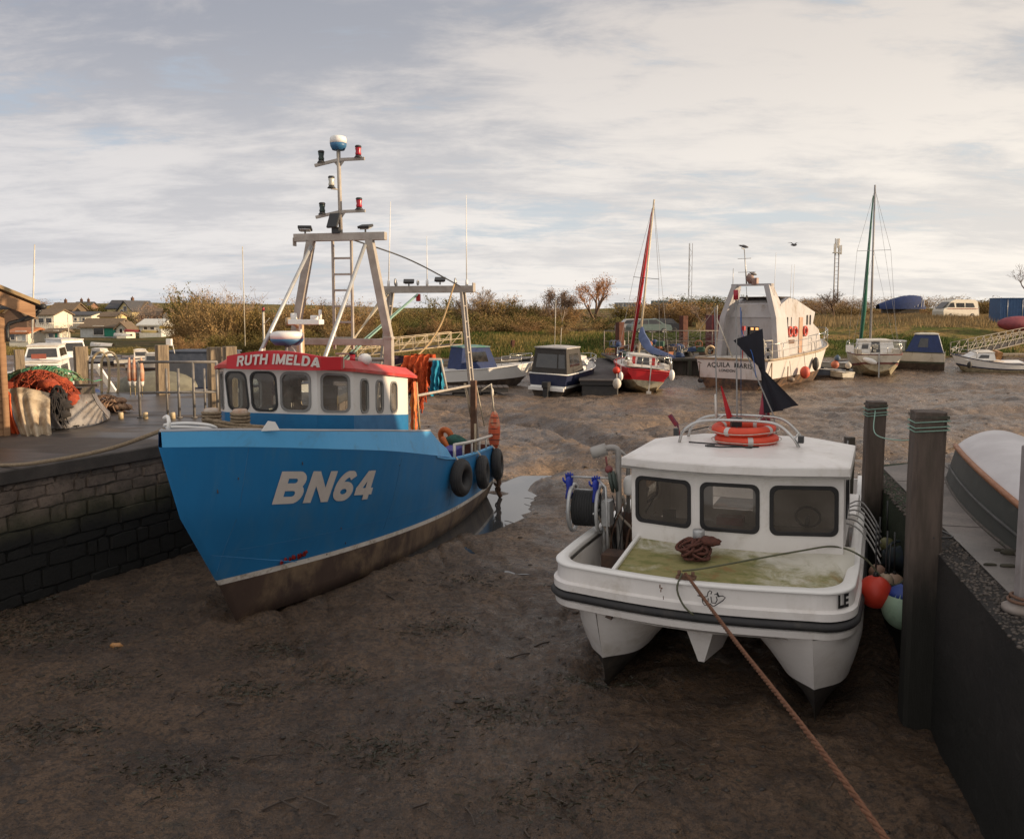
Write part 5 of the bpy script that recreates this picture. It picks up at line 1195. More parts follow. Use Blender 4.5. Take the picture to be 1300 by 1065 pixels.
q = MB(); q.lathe([(.17, 0), (.17, .04), (.13, .06), (.10, .10)], 20); q.build('base_plate', mat('plate', (.30, .26, .23), (.2, .16, .13), .7), t); q = MB(); q.torus((0, 0, .10), .12, .014); q.torus((.02, 0, .125), .118, .014, (.1, 0, 1)); q.build('chain', STEELR, t)
tag(rope([(4.62, 8.98, 2.22), (4.9, 9.1, 2.20), (5.1, 9.9, 2.09)], .012, n=16).build('short_rope', BLACKP), 'dark rope round the big post onto the quay', 'rope')
def buoy(u, v, Y, r, m_, label, group='fender balls between catamaran and quay', m2=None, hang=1.0):
    c = PX(u, v, Y); t = thing('fender_ball', label, 'fender', c, random.random(), group); q = MB(); q.ball((0, 0, 0), r, 24, (1, 1, 1.03), mi=0)
    q.build('ball', m_, t)
    if m2: q = MB(); q.lathe([(r*.80, r*.62), (r*.62, r*.83), (r*.35, r*1.0), (r*.16, r*1.10), (0, r*1.12)], 20, sm=True); q.build('cap', m2, t)
    q = MB(); q.lathe([(r*.22, r*.95), (r*.14, r*1.15), (r*.14, r*1.25)], 10); q.tube([(0, 0, r*1.2), (.02, .02, r*1.2+hang)], .011, 5); q.build('lanyard', BLACKP, t)
BM_ = lambda n, c: mat(n, c, tuple(x*.8 for x in c), .45, scale=2, bump=.05, dirt=tuple(x*.5 for x in c), damt=.35, dscale=6)
buoy(1111, 751, 9.9, .195, BM_('ball_red', (.62, .045, .02)), 'large orange-red round fender ball beside the catamaran bow', hang=.6)
buoy(1148, 771, 9.75, .26, BM_('ball_green', (.30, .42, .30)), 'large pale green fender ball with blue top against the big post', m2=BM_('ball_blue', (.03, .07, .30)), hang=.5)
buoy(1135, 741, 10.3, .13, BM_('ball_peach', (.42, .28, .19)), 'small peach fender ball above the pale green one', hang=.5)
buoy(1114, 727, 10.6, .11, BM_('ball_tan', (.34, .20, .14)), 'small tan fender ball above the orange-red one', hang=.6)
buoy(1124, 738, 10.0, .10, BM_('ball_buff', (.40, .30, .20)), 'small buff fender ball squeezed between the others', hang=.5)
buoy(1127, 756, 10.0, .12, BM_('ball_pink', (.55, .04, .05)), 'small crimson fender ball behind the pale green one', hang=.5)
buoy(1126, 692, 11.6, .11, BM_('ball_olive', (.20, .19, .08)), 'small olive fender ball high by the mossy quay wall', hang=.5)
q = MB(); q.ball((0, 0, 0), .2, 14, (1.2, 1, .8), nz=.3); q.tube(crom([(-.2, 0, .1), (0, .1, .2), (.3, 0, .1)], 12), .02); tag(q.build('net_bundle', mat('dark_blue_net', (.02, .03, .05), (.03, .04, .035), .9, scale=10, bump=1), loc=PX(1143, 708, 11.0)), 'dark net bundle stuffed between the posts and the quay', 'net bundle')
# upturned dinghy on the quay
DT = thing('upturned_dinghy', 'upturned white dinghy with wooden strake and dark side lying on the quay', 'dinghy', (5.36, 9.5, HQ), 0)
A0, A1 = Vector((-.25, -1.0, 0)), Vector((1.45, 3.6, 0))      # gunwale line on the ground near side
ax = (A1-A0).normalized(); sd_ = Vector((ax.y, -ax.x, 0))
LN = (A1-A0).length
def ds(t):  # bow (near) fullness and stern
    return sin(pi*min(1, max(0, .16+t*.5)))**.6*.98
def dpt(t, s_, k=0):
    "t along, s_ section 0 near gunwale .. 1 far gunwale"
    hw = .78*ds(t); H_ = .60*(.35+.65*ds(t)); c = A0+ax*(LN*t)+sd_*.78
    if s_ <= .25: q_ = s_/.25; off = -hw+.20*hw*q_; z = H_*q_*.95+.0
    elif s_ >= .75: q_ = (1-s_)/.25; off = hw-.20*hw*q_; z = H_*q_*.95
    else: q_ = (s_-.25)/.5; off = -.80*hw+1.6*hw*q_; z = H_*.95+.30*ds(t)*sin(pi*q_)**.8
    p = c+sd_*off+Vector((0, 0, z+.05*(1-ds(t)))); return p
m = MB(); m.grid([[dpt(i/24, .25*j/5) for i in range(25)] for j in range(6)]); m.grid([[dpt(i/24, 1-.25*j/5) for i in range(25)] for j in range(6)]); m.build('dark_side', mat('dark_green_side', (.030, .034, .028), (.045, .045, .038), .6, dirt=(.08, .075, .06), damt=.35, dscale=3), DT)
m = MB(); m.grid([[dpt(i/24, .25+.5*j/14) for i in range(25)] for j in range(15)]); m.build('bottom', mat('peeling_white', (.60, .57, .56), (.52, .49, .48), .6, scale=3, dirt=(.26, .20, .16), damt=.27, dscale=5, dw=.03, stretch=(1, .35, 1)), DT)
WB_ = mat('varnished_strake', (.36, .15, .06), (.26, .10, .04), .5, scale=6, stretch=(4, .6, 4), dirt=(.14, .07, .04), damt=.3)
m = MB(); m.tube([dpt(i/24, .245)+Vector((-.02, 0, .01)) for i in range(25)], .038, 6); m.build('strake', WB_, DT)
m = MB(); m.tube([dpt(i/24, .755)+Vector((.02, 0, .01)) for i in range(25)], .038, 6); m.build('strake', WB_, DT)
m = MB(); m.tube([dpt(i/24, .10)+Vector((-.01, 0, .0)) for i in range(25)], .022, 5); m.build('rubbing_band', mat('grey_band', (.08, .078, .07)), DT)
m = MB(); m.tube([dpt(i/24, 0)+Vector((0, 0, .01)) for i in range(25)], .025, 5); m.build('gunwale', WOODD, DT)
m = MB(); m.add([dpt(1, j/20) for j in range(21)], [tuple(range(21))]); m.build('transom', WOODD, DT)
q = MB()
for k in range(14): q.ball((random.uniform(-.8, .8), random.uniform(-1.6, -.1), .02), random.uniform(.04, .12), 8, (1.6, .7, .35), nz=.4)
q.build('weed_clump', mat('dead_weed', (.05, .042, .028), (.03, .03, .02), .95), None, loc=(5.75, 9.3, HQ)); tag(bpy.data.objects['weed_clump'], 'dark dead weed scattered on the quay by the dinghy', 'weed', kind='stuff')
# ================================================= left quay
BOARD = mat('weatherboard', (.36, .20, .10), (.26, .14, .07), .75, scale=3, bump=.4, stretch=(.4, .4, 4), dirt=(.14, .08, .05), damt=.35)
ST_ = thing('boarded_shed', 'small weatherboarded shed with sagging eave at the left edge of the quay', 'shed', (-10.72, 17.6, HQ), radians(45))
# local x runs along the gable towards the corner, y to the back
q = MB(); q.prism([(-4, 0), (0, 0), (0, 3), (-4, 3)], 0, 2.55); q.prism([(-4, 2.55), (0, 2.55), (-2, 3.55)], -3, -.01, fr((0, 0, 0), (1, 0, 0), (0, 0, 1))); q.build('wall', CAPM, ST_)
q = MB()
for k in range(24):
    z = .02+k*.15; xr = -.0 if z < 2.5 else -(z-2.5)*2; q.add([(xr, -.035, z), (-4-xr, -.035, z), (-4-xr, -.008, z+.16), (xr, -.008, z+.16), (xr, 0, z), (-4-xr, 0, z)], [(0, 1, 2, 3), (0, 1, 5, 4)])
q.build('cladding', BOARD, ST_)
q = MB(); q.box((-.03, -.05, 1.3), (.12, .03, 2.6)); q.box((.02, .06, 1.3), (.03, .12, 2.6)); q.build('corner_board', BOARD, ST_)
q = MB()
for sgn in (1,):
    q.add([(.62, -.45, 2.78), (-2, -.45, 3.95), (-2, 3.3, 3.95), (.62, 3.3, 2.78), (.62, -.45, 2.86), (-2, -.45, 4.03), (-2, 3.3, 4.03), (.62, 3.3, 2.86)], [(0, 1, 2, 3), (4, 5, 6, 7), (0, 1, 5, 4), (2, 3, 7, 6), (0, 3, 7, 4)])
    q.add([(-4.62, -.45, 2.78), (-2, -.45, 3.95), (-2, 3.3, 3.95), (-4.62, 3.3, 2.78), (-4.62, -.45, 2.86), (-2, -.45, 4.03), (-2, 3.3, 4.03), (-4.62, 3.3, 2.86)], [(0, 1, 2, 3), (4, 5, 6, 7), (0, 1, 5, 4), (2, 3, 7, 6), (0, 3, 7, 4)])
q.build('roof', mat('mossy_roof', (.34, .24, .12), (.22, .15, .08), .85, scale=6, bump=.6), ST_)
q = MB(); q.prism([(.52, 2.50), (.52, 2.76), (-2, 3.9), (-4.5, 2.76), (-4.5, 2.50), (-2, 3.62)], .40, .44, fr((0, 0, 0), (1, 0, 0), (0, 0, 1))); q.build('bargeboard', BOARD, ST_)
q = MB(); q.tube([(.70, -.4, 2.74), (.70, 3.2, 2.74)], .06, 8); q.tube(crom([(.66, -.3, 2.68), (.5, -.2, 2.5), (.2, -.12, 2.42), (.08, -.08, 2.34), (.07, -.08, 2.0)], 14), .04, 7); q.bar((.55, -.35, 2.6), (.1, -.02, 2.35), .05, .05); q.build('gutter', BLACKP, ST_)
def blobs(q, c, ext, n, r, nz=.3, seed=0, flat=.6):
    random.seed(seed)
    for k in range(n):
        p = Vector((random.gauss(0, .42)*ext[0], random.gauss(0, .42)*ext[1], 0)); h = max(.05, 1-(p.x/ext[0])**2*.7-(p.y/ext[1])**2*.7); p.z = random.uniform(.2, 1)*h*ext[2]
        q.ball(Vector(c)+p, random.uniform(.6, 1.2)*r, 10, (random.uniform(.8, 1.5), 1, random.uniform(.5, .9)*flat/.6), nz=nz, ns=4)
def strands(q, c, ext, n, r, seed=0, L=.5):
    random.seed(seed)
    for k in range(n):
        a = random.random()*6.28; x, y = random.gauss(0, .45)*ext[0], random.gauss(0, .45)*ext[1]; P = []
        for i in range(5):
            h = max(.04, 1-(x/ext[0])**2*.75-(y/ext[1])**2*.75)*ext[2]*1.12+random.uniform(0, .04); P.append((c[0]+x, c[1]+y, c[2]+h)); a += random.uniform(-1, 1); x += cos(a)*L/5; y += sin(a)*L/5
        q.tube(crom(P, 9), r, 4)
def heap(name, label, c, ext, m_, seed, n=26, r=.2, ns_=60, cat='net heap'):
    t = thing(name, label, cat, c); q = MB(); blobs(q, (0, 0, 0), ext, n, r, .35, seed); q.build('netting', m_, t); q = MB(); strands(q, (0, 0, 0), ext, ns_, .012, seed+1); q.build('loose_twine', m_, t); return t
heap('net_heap', 'heap of bright orange netting above the cream tarpaulin', (-10.95, 19.2, 2.55), (.95, .6, .68), mat('orange_netting', (.46, .085, .03), (.26, .04, .02), .9, scale=11, bump=1, bscale=45, bdist=.03), 5, 40, .17, 170)
heap('net_heap', 'green and turquoise netting lying along the top of the orange heap', (-11.1, 19.7, 3.0), (.95, .45, .34), mat('green_netting', (.07, .36, .20), (.28, .18, .08), .9, scale=4, bump=1, bscale=45, bdist=.03), 9, 26, .16, 120)
heap('net_heap', 'pale brown netting at the right end of the heap by the far piles', (-10.6, 21.6, 2.1), (.6, .4, .36), mat('buff_netting', (.42, .27, .16), (.22, .12, .08), .9, scale=8, bump=1, bscale=45), 12, 20, .15, 60)
heap('net_heap', 'black netting spilling between the two tarpaulins', (-10.25, 18.75, 2.05), (.26, .4, .85), mat('black_netting', (.02, .018, .018), (.035, .03, .028), .9, scale=10, bump=1, bscale=45), 14, 24, .13, 70)
def drape(top_, bot, nf=5, amp=.07, n=34, m_=18, bulge=.12, seed=0, th=.012):
    T_, B_ = crom(top_, n), crom(bot, n); rows = []
    for j in range(m_):
        t = j/(m_-1); row = []
        for k in range(n):
            p = T_[k].lerp(B_[k], t); p = p+Vector((0, -1, .25))*(bulge*sin(pi*t))+Vector((.5, -.8, 0))*amp*(.25+t)*(sin(k/n*nf*6.28+seed+1.5*t)+.5*noise.noise((k*.25, t*4, seed)))
            row.append(p)
        rows.append(row)
    q = MB(); q.grid(rows); return q
TC = mat('cream_tarpaulin', (.54, .44, .31), (.42, .33, .22), .6, scale=3, bump=.6, bscale=7, bdist=.05, dirt=(.22, .15, .09), damt=.47)
q = drape([PX(10, 494, 18.6), PX(30, 492, 18.6), PX(64, 499, 18.7)], [PX(28, 556, 17.55), PX(45, 555, 17.5), PX(66, 552, 17.7)], 3.1, .13, bulge=.05, seed=2); tag(q.build('tarpaulin', TC), 'cream tarpaulin draped down the front of the orange net heap', 'tarpaulin')
TG = mat('grey_tarpaulin', (.24, .22, .205), (.18, .16, .15), .5, scale=3, bump=.6, bscale=7, bdist=.05, dirt=(.13, .10, .08), damt=.42)
q = drape([PX(42, 496, 18.9), PX(52, 497, 18.9), PX(60, 505, 18.8)], [PX(56, 548, 18.2), PX(68, 546, 18.2), PX(80, 543, 18.2)], 1.5, .05, seed=4); tag(q.build('tarpaulin', TG), 'strip of grey tarpaulin between the cream sheet and the black netting', 'tarpaulin')
q = drape([PX(68, 503, 19.1), PX(92, 501, 19.1), PX(116, 500, 19.2)], [PX(84, 546, 18.6), PX(112, 542, 18.9), PX(138, 531, 19.9)], 1.3, .05, bulge=.12, seed=6); tag(q.build('tarpaulin', TG), 'broad grey tarpaulin over a crate right of the black netting', 'tarpaulin')
q = drape([PX(117, 500, 19.25), PX(120, 500, 19.9), PX(122, 499, 20.6)], [PX(139, 531, 19.95), PX(140, 527, 20.3), PX(139, 522, 20.8)], 1, .03, seed=8)
tag(q.build('tarpaulin_end', TG), 'turned end flap of the broad grey tarpaulin', 'tarpaulin')
t = thing('pallet_crate', 'low timber crate mostly hidden under the grey tarpaulin', 'crate', (-10.75, 20.0, HQ+.03)); q = MB(); q.box((0, 0, .4), (1.1, .7, .8)); q.build('box', WOODD, t); q = MB(); q.bar((-.9, -.45, .86), (1.0, -.4, .88), .1, .05); q.build('lid_board', WOODD, t)
q = drape([PX(2, 500, 18.3), PX(10, 497, 18.4), PX(14, 500, 18.4)], [PX(12, 552, 17.9), PX(20, 553, 17.8), PX(27, 553, 17.8)], 2, .05, seed=10); tag(q.build('net_curtain', ORANGE), 'orange net hanging between the shed corner and the cream tarpaulin', 'net')
# piles along the far edge of the quay
PILE = mat('weathered_timber', (.34, .26, .17), (.22, .165, .11), .85, scale=6, bump=.7, bscale=20, bdist=.015, stretch=(4, 4, .35), dirt=(.08, .06, .045), damt=.45, dscale=2.5)  # tan weathered timber with dark dirt patches
for lab, u0, vt, Y, w_ in (('dark and sunlit square pile beside the net heap', 102, 440, 26.6, .42), ('short pale pile behind the orange nets at the shed', 24, 444, 26.6, .30), ('square pile behind the left end of the railing', 205, 438, 26.4, .38)):
    P = PX(u0, vt, Y); t = timber('quay_pile', lab, (P.x, P.y), w_, P.z, radians(32), 0.5, cap=False, m_=PILE, group='piles along the far quay edge')
P = PX(272, 441, 21.3); timber('quay_pile', 'thick square pile at the right end of the railing by the wheelhouse', (P.x, P.y), .34, P.z, radians(32), 1.9, cap=False, m_=PILE, group='piles along the far quay edge')
P = PX(291, 440, 22.8); t = timber('quay_pile', 'pale low pile just left of the trawler wheelhouse', (P.x, P.y), .34, P.z, radians(32), 1.9, cap=False, m_=PILE, group='piles along the far quay edge')
P = PX(92, 440, 26.6)
t = thing('mooring_lamp', 'small white lamp on a pile beside the railing', 'lamp', PX(215, 437, 26.6)); q = MB(); q.box((0, 0, .06), (.16, .14, .22)); q.tube([(.1, 0, 0), (.16, 0, -.3)], .012); q.build('housing', WHITE, t, bevel=.01)
# galvanised railing
RLT = thing('quay_railing', 'grey galvanised railing with two rails on the far side of the quay', 'railing', (-8.2, 20.5, HQ+.02)); RG = mat('galv_rail', (.24, .22, .20), (.17, .155, .14), .5, metal=.2, scale=7, dirt=(.12, .08, .05), damt=.3)
q = MB(); q.tube([(-1.0, 0, 1.38), (.95, 0, 1.38)], .032, 8); q.build('top_rail', RG, RLT); q = MB(); q.tube([(-1.0, 0, .62), (.95, 0, .64)], .030, 8); q.build('mid_rail', RG, RLT)
for u in (177, 212, 227, 246, 260, 276):
    P = PX(u, 500, 20.5); q = MB(); x = P.x+8.2; q.tube([(x, 0, 0), (x, 0, 1.38 if u in (177, 246, 276) else 1.22)], .035 if u not in (212, 260) else .028, 8); q.lathe([(.08, 0), (.08, .02)], 10, (x, 0, 0)); q.build('post', RG, RLT)
# ladder hoops, white frame, rolled flags at the far edge
HT = thing('ladder_handrail', 'pair of cream hoop handrails over a quay ladder', 'handrail', PX(130, 500, 26.8)); HT.location.z = HQ; HM = mat('cream_tube', (.55, .43, .26), (.42, .33, .2), .45)
for dx, mh in ((-.30, HM), (.0, HM)):
    q = MB(); q.tube(crom([(dx-.02, 0, -.1), (dx, 0, .8), (dx+.05, 0, 1.12), (dx+.2, 0, 1.30), (dx+.40, 0, 1.30), (dx+.52, 0, 1.1), (dx+.55, 0, .8), (dx+.52, 0, .2), (dx+.42, 0, -.1)], 40), .04, 8); q.build('hoop', mh, HT)
FT = thing('white_frame', 'white tubular launching frame behind the ladder hoops', 'frame', PX(112, 466, 27.4)); q = MB(); W3 = lambda u, v: PX(u, v, 27.4)-PX(112, 466, 27.4)
q.bar(W3(97, 466), W3(126, 465), .14, .16); q.bar(W3(98, 466), W3(82, 502), .12, .16); q.bar(W3(124, 466), W3(149, 503), .12, .16); q.build('tubes', WHITE, FT)
for k, (u, l_) in enumerate(((165, 'left rolled orange and white flag on the quay edge'), (171, 'middle rolled red and white flag on the quay edge'), (180, 'right rolled orange and white flag on the quay edge'))):
    P = PX(u, 480, 26.0); t = thing('rolled_flag', l_, 'flag', (P.x, P.y, HQ), 0, 'rolled flags on the far quay edge')
    q = MB(); q.tube([(0, 0, 0), (-.02, 0, 1.2)], .014, 5); q.build('pole', HM, t); q = MB(); q.lathe([(.03, .45), (.07, .5), (.08, .75), (.03, 1.2)], 10, mi=0); q.lathe([(.07, .46), (.05, .32), (.02, .3)], 10, mi=1); q.build('cloth', [mat('flag_orange', (.55, .14, .05), (.55, .42, .3), .7, scale=3), WHITE2], t)
for k, (u, v) in enumerate(((146, 527), (178, 532), (213, 528))):
    P = PX(u, v, 20); t = thing('stub_bollard', ('cream stub bollard left of the railing', 'cream stub foot at the left railing post', 'cream stub foot at the second railing post')[k], 'bollard', (P.x, 20.3, HQ)); q = MB(); q.lathe([(.06, 0), (.06, .16), (.05, .18)], 10); q.build('stub', HM, t)
# ================================================= boats lying in the harbour
random.seed(21)
def gboat(name, label, x, y, hd, L, B, D, mats, tr=.8, zst=None, cat='boat', group=None, heel=0, stripe=.18, sink=.15, fullness=2.2, lift=0):
    """hull with origin under the transom, bow along local +y; mats = (topside, bottom, stripe)"""
    z0 = mz(x, y, False)-.05; t = thing(name, label, cat, (x, y, z0), -radians(hd), group); t.rotation_euler = (0, radians(heel), -radians(hd))
    zst = zst if zst is not None else D*.8; N = 26; R = [[] for _ in range(6)]
    for i in range(N):
        s = i/(N-1); b = B/2*(lerp(tr, 1, sin(min(1, s/.45)*pi/2)) if s < .45 else max(.02, (1-((s-.45)/.55)**fullness)))
        sh = lerp(zst, D, s**1.6); rake = lambda k: L*(s-(.14*(1-k))*s**3)
        kz = -sink+.25*D*max(0, (s-.75)/.25)**2
        lf = lift*max(0, 1-s/.35)**1.5; kz += lf; b *= 1
        for j, (bx, k, z) in enumerate(((0, 0, kz), (.62*b*(1-lf*.5), .12, kz+.12*sh), (.88*b*(1-lf*.3), .42, sh*.42+lf*.45), (.90*b*(1-lf*.25), .42+stripe*.4, sh*(.42+.10)+lf*.4), (.97*b, .85, sh*.86), (b, 1, sh))): R[j].append(Vector((bx, rake(k), z)))
    m = MB(); mi_ = (1, 1, 2, 0, 2 if stripe > .3 else 0)
    for j in range(5):
        m.grid([R[j], R[j+1]], mi=mi_[j], sm=True); m.grid([mirror(R[j]), mirror(R[j+1])], mi=mi_[j], sm=True); a, b_ = R[j][0], R[j+1][0]
        m.add([a, b_, (-b_.x, b_.y, b_.z), (-a.x, a.y, a.z)], [(0, 1, 2, 3)], mi_[j], False)
    m.build('hull', list(mats), t)
    S = R[5]; m = MB(); m.grid([[Vector((p.x*.96, p.y, p.z-.04)) for p in S], [Vector((0, p.y, p.z+.02)) for p in S], [Vector((-p.x*.96, p.y, p.z-.04)) for p in S]], sm=False); m.build('deck', WHITE2, t)
    m = MB(); m.tube(S+mirror(S)[::-1], .035, 5, closed=True); m.build('gunwale', mats[2], t)
    t['_'] = 0; del t['_']; return t, S
def cabin(t, y0, y1, w0, w1, z0, z1, m_, fs=.25, bs=.05, name='cabin', win=(), roofm=None, over=.06):
    "tapered house; win = list of (side, a0, a1, b0, b1) in face fractions"
    P = [Vector((-w0/2, y0, z0)), Vector((w0/2, y0, z0)), Vector((w0/2*.9, y1, z0)), Vector((-w0/2*.9, y1, z0))]
    Q = [Vector((-w1/2, y0+bs, z1)), Vector((w1/2, y0+bs, z1)), Vector((w1/2*.9, y1-fs, z1)), Vector((-w1/2*.9, y1-fs, z1))]
    m = MB(); m.add(P+Q, [(0, 1, 5, 4), (1, 2, 6, 5), (2, 3, 7, 6), (3, 0, 4, 7), (4, 5, 6, 7)], sm=False); o = m.build(name, m_, t)
    c = sum(Q, Vector())/4; m = MB(); E_ = [c+(q-c)*(1+over) for q in Q]; m.add([e for e in E_]+[e+Vector((0, 0, .06)) for e in E_]+[c+(q-c)*.5+Vector((0, 0, .12)) for q in E_], [(0, 1, 5, 4), (1, 2, 6, 5), (2, 3, 7, 6), (3, 0, 4, 7), (0, 3, 2, 1), (4, 5, 9, 8), (5, 6, 10, 9), (6, 7, 11, 10), (7, 4, 8, 11), (8, 9, 10, 11)]); m.build('cabin_roof', roofm or WHITE2, t)
    fc = {'back': (0, 1), 'right': (1, 2), 'front': (2, 3), 'left': (3, 0)}
    for sd__, a0, a1, b0, b1 in win:
        i, j = fc[sd__]; g = lambda a, b_: (P[i].lerp(P[j], a)).lerp(Q[i].lerp(Q[j], a), b_)
        n = (P[j]-P[i]).cross(Q[i]-P[i]).normalized()*.015; m = MB(); m.add([g(a0, b0)+n, g(a1, b0)+n, g(a1, b1)+n, g(a0, b1)+n], [(0, 1, 2, 3)]); m.build('window', DGLASS, t)
    return o
def rails(t, pts, h, m_=INOX, name='guard_rail', r=.018, step=1, mid=True):
    q = MB(); T_ = [Vector(p)+Vector((0, 0, h)) for p in pts]; q.tube(T_, r, 5)
    if mid: q.tube([Vector(p)+Vector((0, 0, h*.5)) for p in pts], r*.7, 4)
    for p in pts[::step]: q.tube([p, Vector(p)+Vector((0, 0, h))], r, 5)
    q.build(name, m_, t)
NV = mat('navy_gelcoat', (.012, .018, .05), (.02, .025, .06), .35); BT_ = mat('dark_bottom', (.05, .035, .03), (.08, .06, .045), .7, dirt=(.14, .10, .07), damt=.45)
CRM = mat('cream_gelcoat', (.60, .55, .45), (.52, .47, .38), .4, dirt=(.32, .27, .18), damt=.4, dscale=2); CANV = mat('black_canopy', (.035, .03, .026), (.05, .045, .04), .7, bump=.5, bscale=5, bdist=.05)
# canopy cruiser
t, S = gboat('cabin_cruiser', 'navy and white cruiser with black cockpit canopy lying left of the dark pontoon', 1.85, 44, 25, 6.8, 2.3, 1.55, (NV, BT_, WHITE), .95, 1.28, heel=2)
cabin(t, .15, 3.0, 2.05, 1.75, 1.25, 2.62, CANV, .5, .15, 'canopy', [('back', .1, .72, .25, .78), ('back', .76, .95, .25, .78), ('right', .2, .8, .3, .8)], mat('grey_hardtop', (.42, .40, .38), (.34, .32, .3), .5))
cabin(t, 3.0, 5.2, 1.7, 1.2, 1.3, 2.0, WHITE, .9, 0, 'foredeck_cabin', [('right', .1, .5, .35, .75), ('front', .1, .9, .3, .8)])
rails(t, [(1.0, 3.2, 1.35), (.95, 4.6, 1.45), (.6, 5.9, 1.5), (0, 6.7, 1.55), (-.6, 5.9, 1.5), (-.95, 4.6, 1.45)], .55)
q = MB(); q.tube([(-.15, 1.2, 2.65), (-.18, 1.2, 5.2)], .018, 5); q.tube([(.2, 1.2, 2.65), (.2, 1.2, 3.7)], .015, 5); q.build('whip_aerial', CRM, t)
q = MB(); q.prism([(-1.0, -.25), (1.0, -.25), (1.0, 0), (-1.0, 0)], .42, .58); q.build('bathing_platform', WHITE, t); q = MB(); q.box((.1, -.35, .3), (.3, .35, .7)); q.box((.1, -.4, .75), (.36, .45, .32)); q.build('outdrive', BLACKP, t, bevel=.03)
# dark pontoons
def pontoon(label, P0, P1, w_, z, fl=5):
    a, b_ = Vector((*P0, 0)), Vector((*P1, 0)); L = (b_-a).length; t = thing('pontoon', label, 'pontoon', (a.x, a.y, mz(a.x, a.y, False)), -atan2(b_.x-a.x, b_.y-a.y)); q = MB()
    n = int(L/.28)
    for k in range(n): q.box((0, (k+.5)*L/n, z), (w_, L/n*.9, .06))
    q.build('deck', mat('pontoon_planks', (.075, .06, .055), (.045, .038, .035), .75, scale=2, dirt=(.12, .10, .08), damt=.35), t)
    q = MB(); q.prism([(-w_/2+.05, .05), (w_/2-.05, .05), (w_/2-.05, L-.05), (-w_/2+.05, L-.05)], z-.24, z-.035); q.build('frame', BLACKR, t)
    for k in range(fl): q = MB(); q.prism([(-w_/2+.15, k*L/fl+.1), (w_/2-.15, k*L/fl+.1), (w_/2-.15, k*L/fl+L/fl*.6), (-w_/2+.15, k*L/fl+L/fl*.6)], -.1, z-.25); q.build('float', BLACKR, t, bevel=.05)
    return t
t = pontoon('dark plank pontoon running away between the canopy cruiser and the red yacht', (4.6, 43.5), (6.6, 64), 2.2, .82)
q = MB(); q.ball((0, 0, 0), .28, 14, (.8, .8, 1)); q.tube([(0, 0, .2), (0, .1, .5)], .02); tag(q.build('fender', WHITE2, loc=(5.45, 43.2, .95)), 'dirty white fender hanging on the near corner of the dark pontoon', 'fender')
pontoon('low dark pontoon behind the blue net left of the canopy cruiser', (-6, 58), (2, 63), 2.4, .85, 4)
pontoon('narrow dark pontoon under the boat with blue canopy', (-6.2, 43.0), (-.2, 43.6), 1.2, .45, 4)
# boat with navy canopy behind the orange nets
t, S = gboat('open_launch', 'white launch with navy canopy and green edging behind the orange net', -4.2, 47, 62, 6.2, 2.2, 1.35, (WHITE, BT_, WHITE), .9, 1.1)
cabin(t, 1.0, 3.4, 1.9, 1.6, 1.1, 2.35, NAVY, .5, .2, 'canopy', [('right', .2, .8, .35, .8)], mat('green_edge_canvas', (.05, .22, .12), (.2, .25, .3), .7)); rails(t, [(.9, 3.6, 1.3), (.7, 5, 1.35), (0, 6.1, 1.4), (-.7, 5, 1.35)], .5)
# red sailing yacht
RH = mat('red_topsides', (.55, .018, .022), (.45, .014, .018), .3, scale=1, bump=.03, dirt=(.3, .03, .03), damt=.3); YC_ = mat('yellow_cream_bottom', (.48, .42, .28), (.36, .30, .2), .6, dirt=(.1, .08, .05), damt=.45)
t, S = gboat('sailing_yacht', 'red hulled sailing yacht with red furled sail and blue boom cover', 7.15, 44.2, 1, 8.2, 2.85, 1.6, (RH, YC_, RH), .78, 1.35, heel=5, cat='yacht', lift=.5)
cabin(t, 2.4, 5.6, 1.7, 1.4, 1.4, 1.95, WHITE, .6, .1, 'coachroof', [('back', .28, .72, .1, .9), ('right', .2, .6, .3, .7), ('left', .2, .6, .3, .7)])
for x in (-.55, .55): q = MB(); q.box((x, 2.3, 1.65), (.18, .05, .55)); q.build('dodger_panel', mat('red_canvas', (.4, .03, .03), None, .8), t)
q = MB(); q.prism([(-1.15, .15), (1.15, .15), (1.1, 2.3), (-1.1, 2.3)], 1.45, 1.5); q.box((-1.0, 1.2, 1.58), (.3, 1.8, .2)); q.box((1.0, 1.2, 1.58), (.3, 1.8, .2)); q.build('cockpit', WHITE2, t)
MST = mat('mast_buff', (.62, .52, .38), (.5, .42, .3), .4)
q = MB(); q.tube([(0, 4.6, 1.9), (0, 4.6, 10.9)], [.07, .05], 8); q.build('mast', MST, t)
q = MB(); q.tube([(0, 8.0, 1.9), (0, 6.4, 6.2), (0, 4.75, 10.4)], [.10, .14, .06], 8); q.build('furled_sail', mat('furled_red', (.42, .01, .02), (.34, .01, .015), .7), t)
q = MB(); q.bar((-.75, 4.6, 6.4), (.75, 4.6, 6.4), .04, .03); q.build('spreader', BLACKP, t)
q = MB(); 
for x in (-1.25, 1.25): q.tube([(x, 4.3, 1.5), (x*.58, 4.6, 6.4), (0, 4.6, 10.7)], .012, 4); q.tube([(x*.9, .2, 1.5), (0, 4.6, 10.8)], .010, 4)
q.build('shroud', mat('rigging_wire', (.35, .32, .28), None, .5), t)
q = MB(); rows = []
for k in range(14):
    s = k/13; c = Vector((.05+1.75*s, 4.5-1.6*s, 3.05-.65*min(1, s*3)**.6-.35*s)); r = .26*(1-s)**1.5+.09; rows.append([c+Vector((.5*r*cos(a), 0, r*sin(a)*(1.6 if sin(a) > 0 and s < .25 else 1))) for a in [i*pi/5 for i in range(10)]])
q.grid(rows, cyc=True); q.build('boom_cover', mat('slate_blue_canvas', (.12, .16, .30), (.09, .12, .22), .8, bump=.3), t)
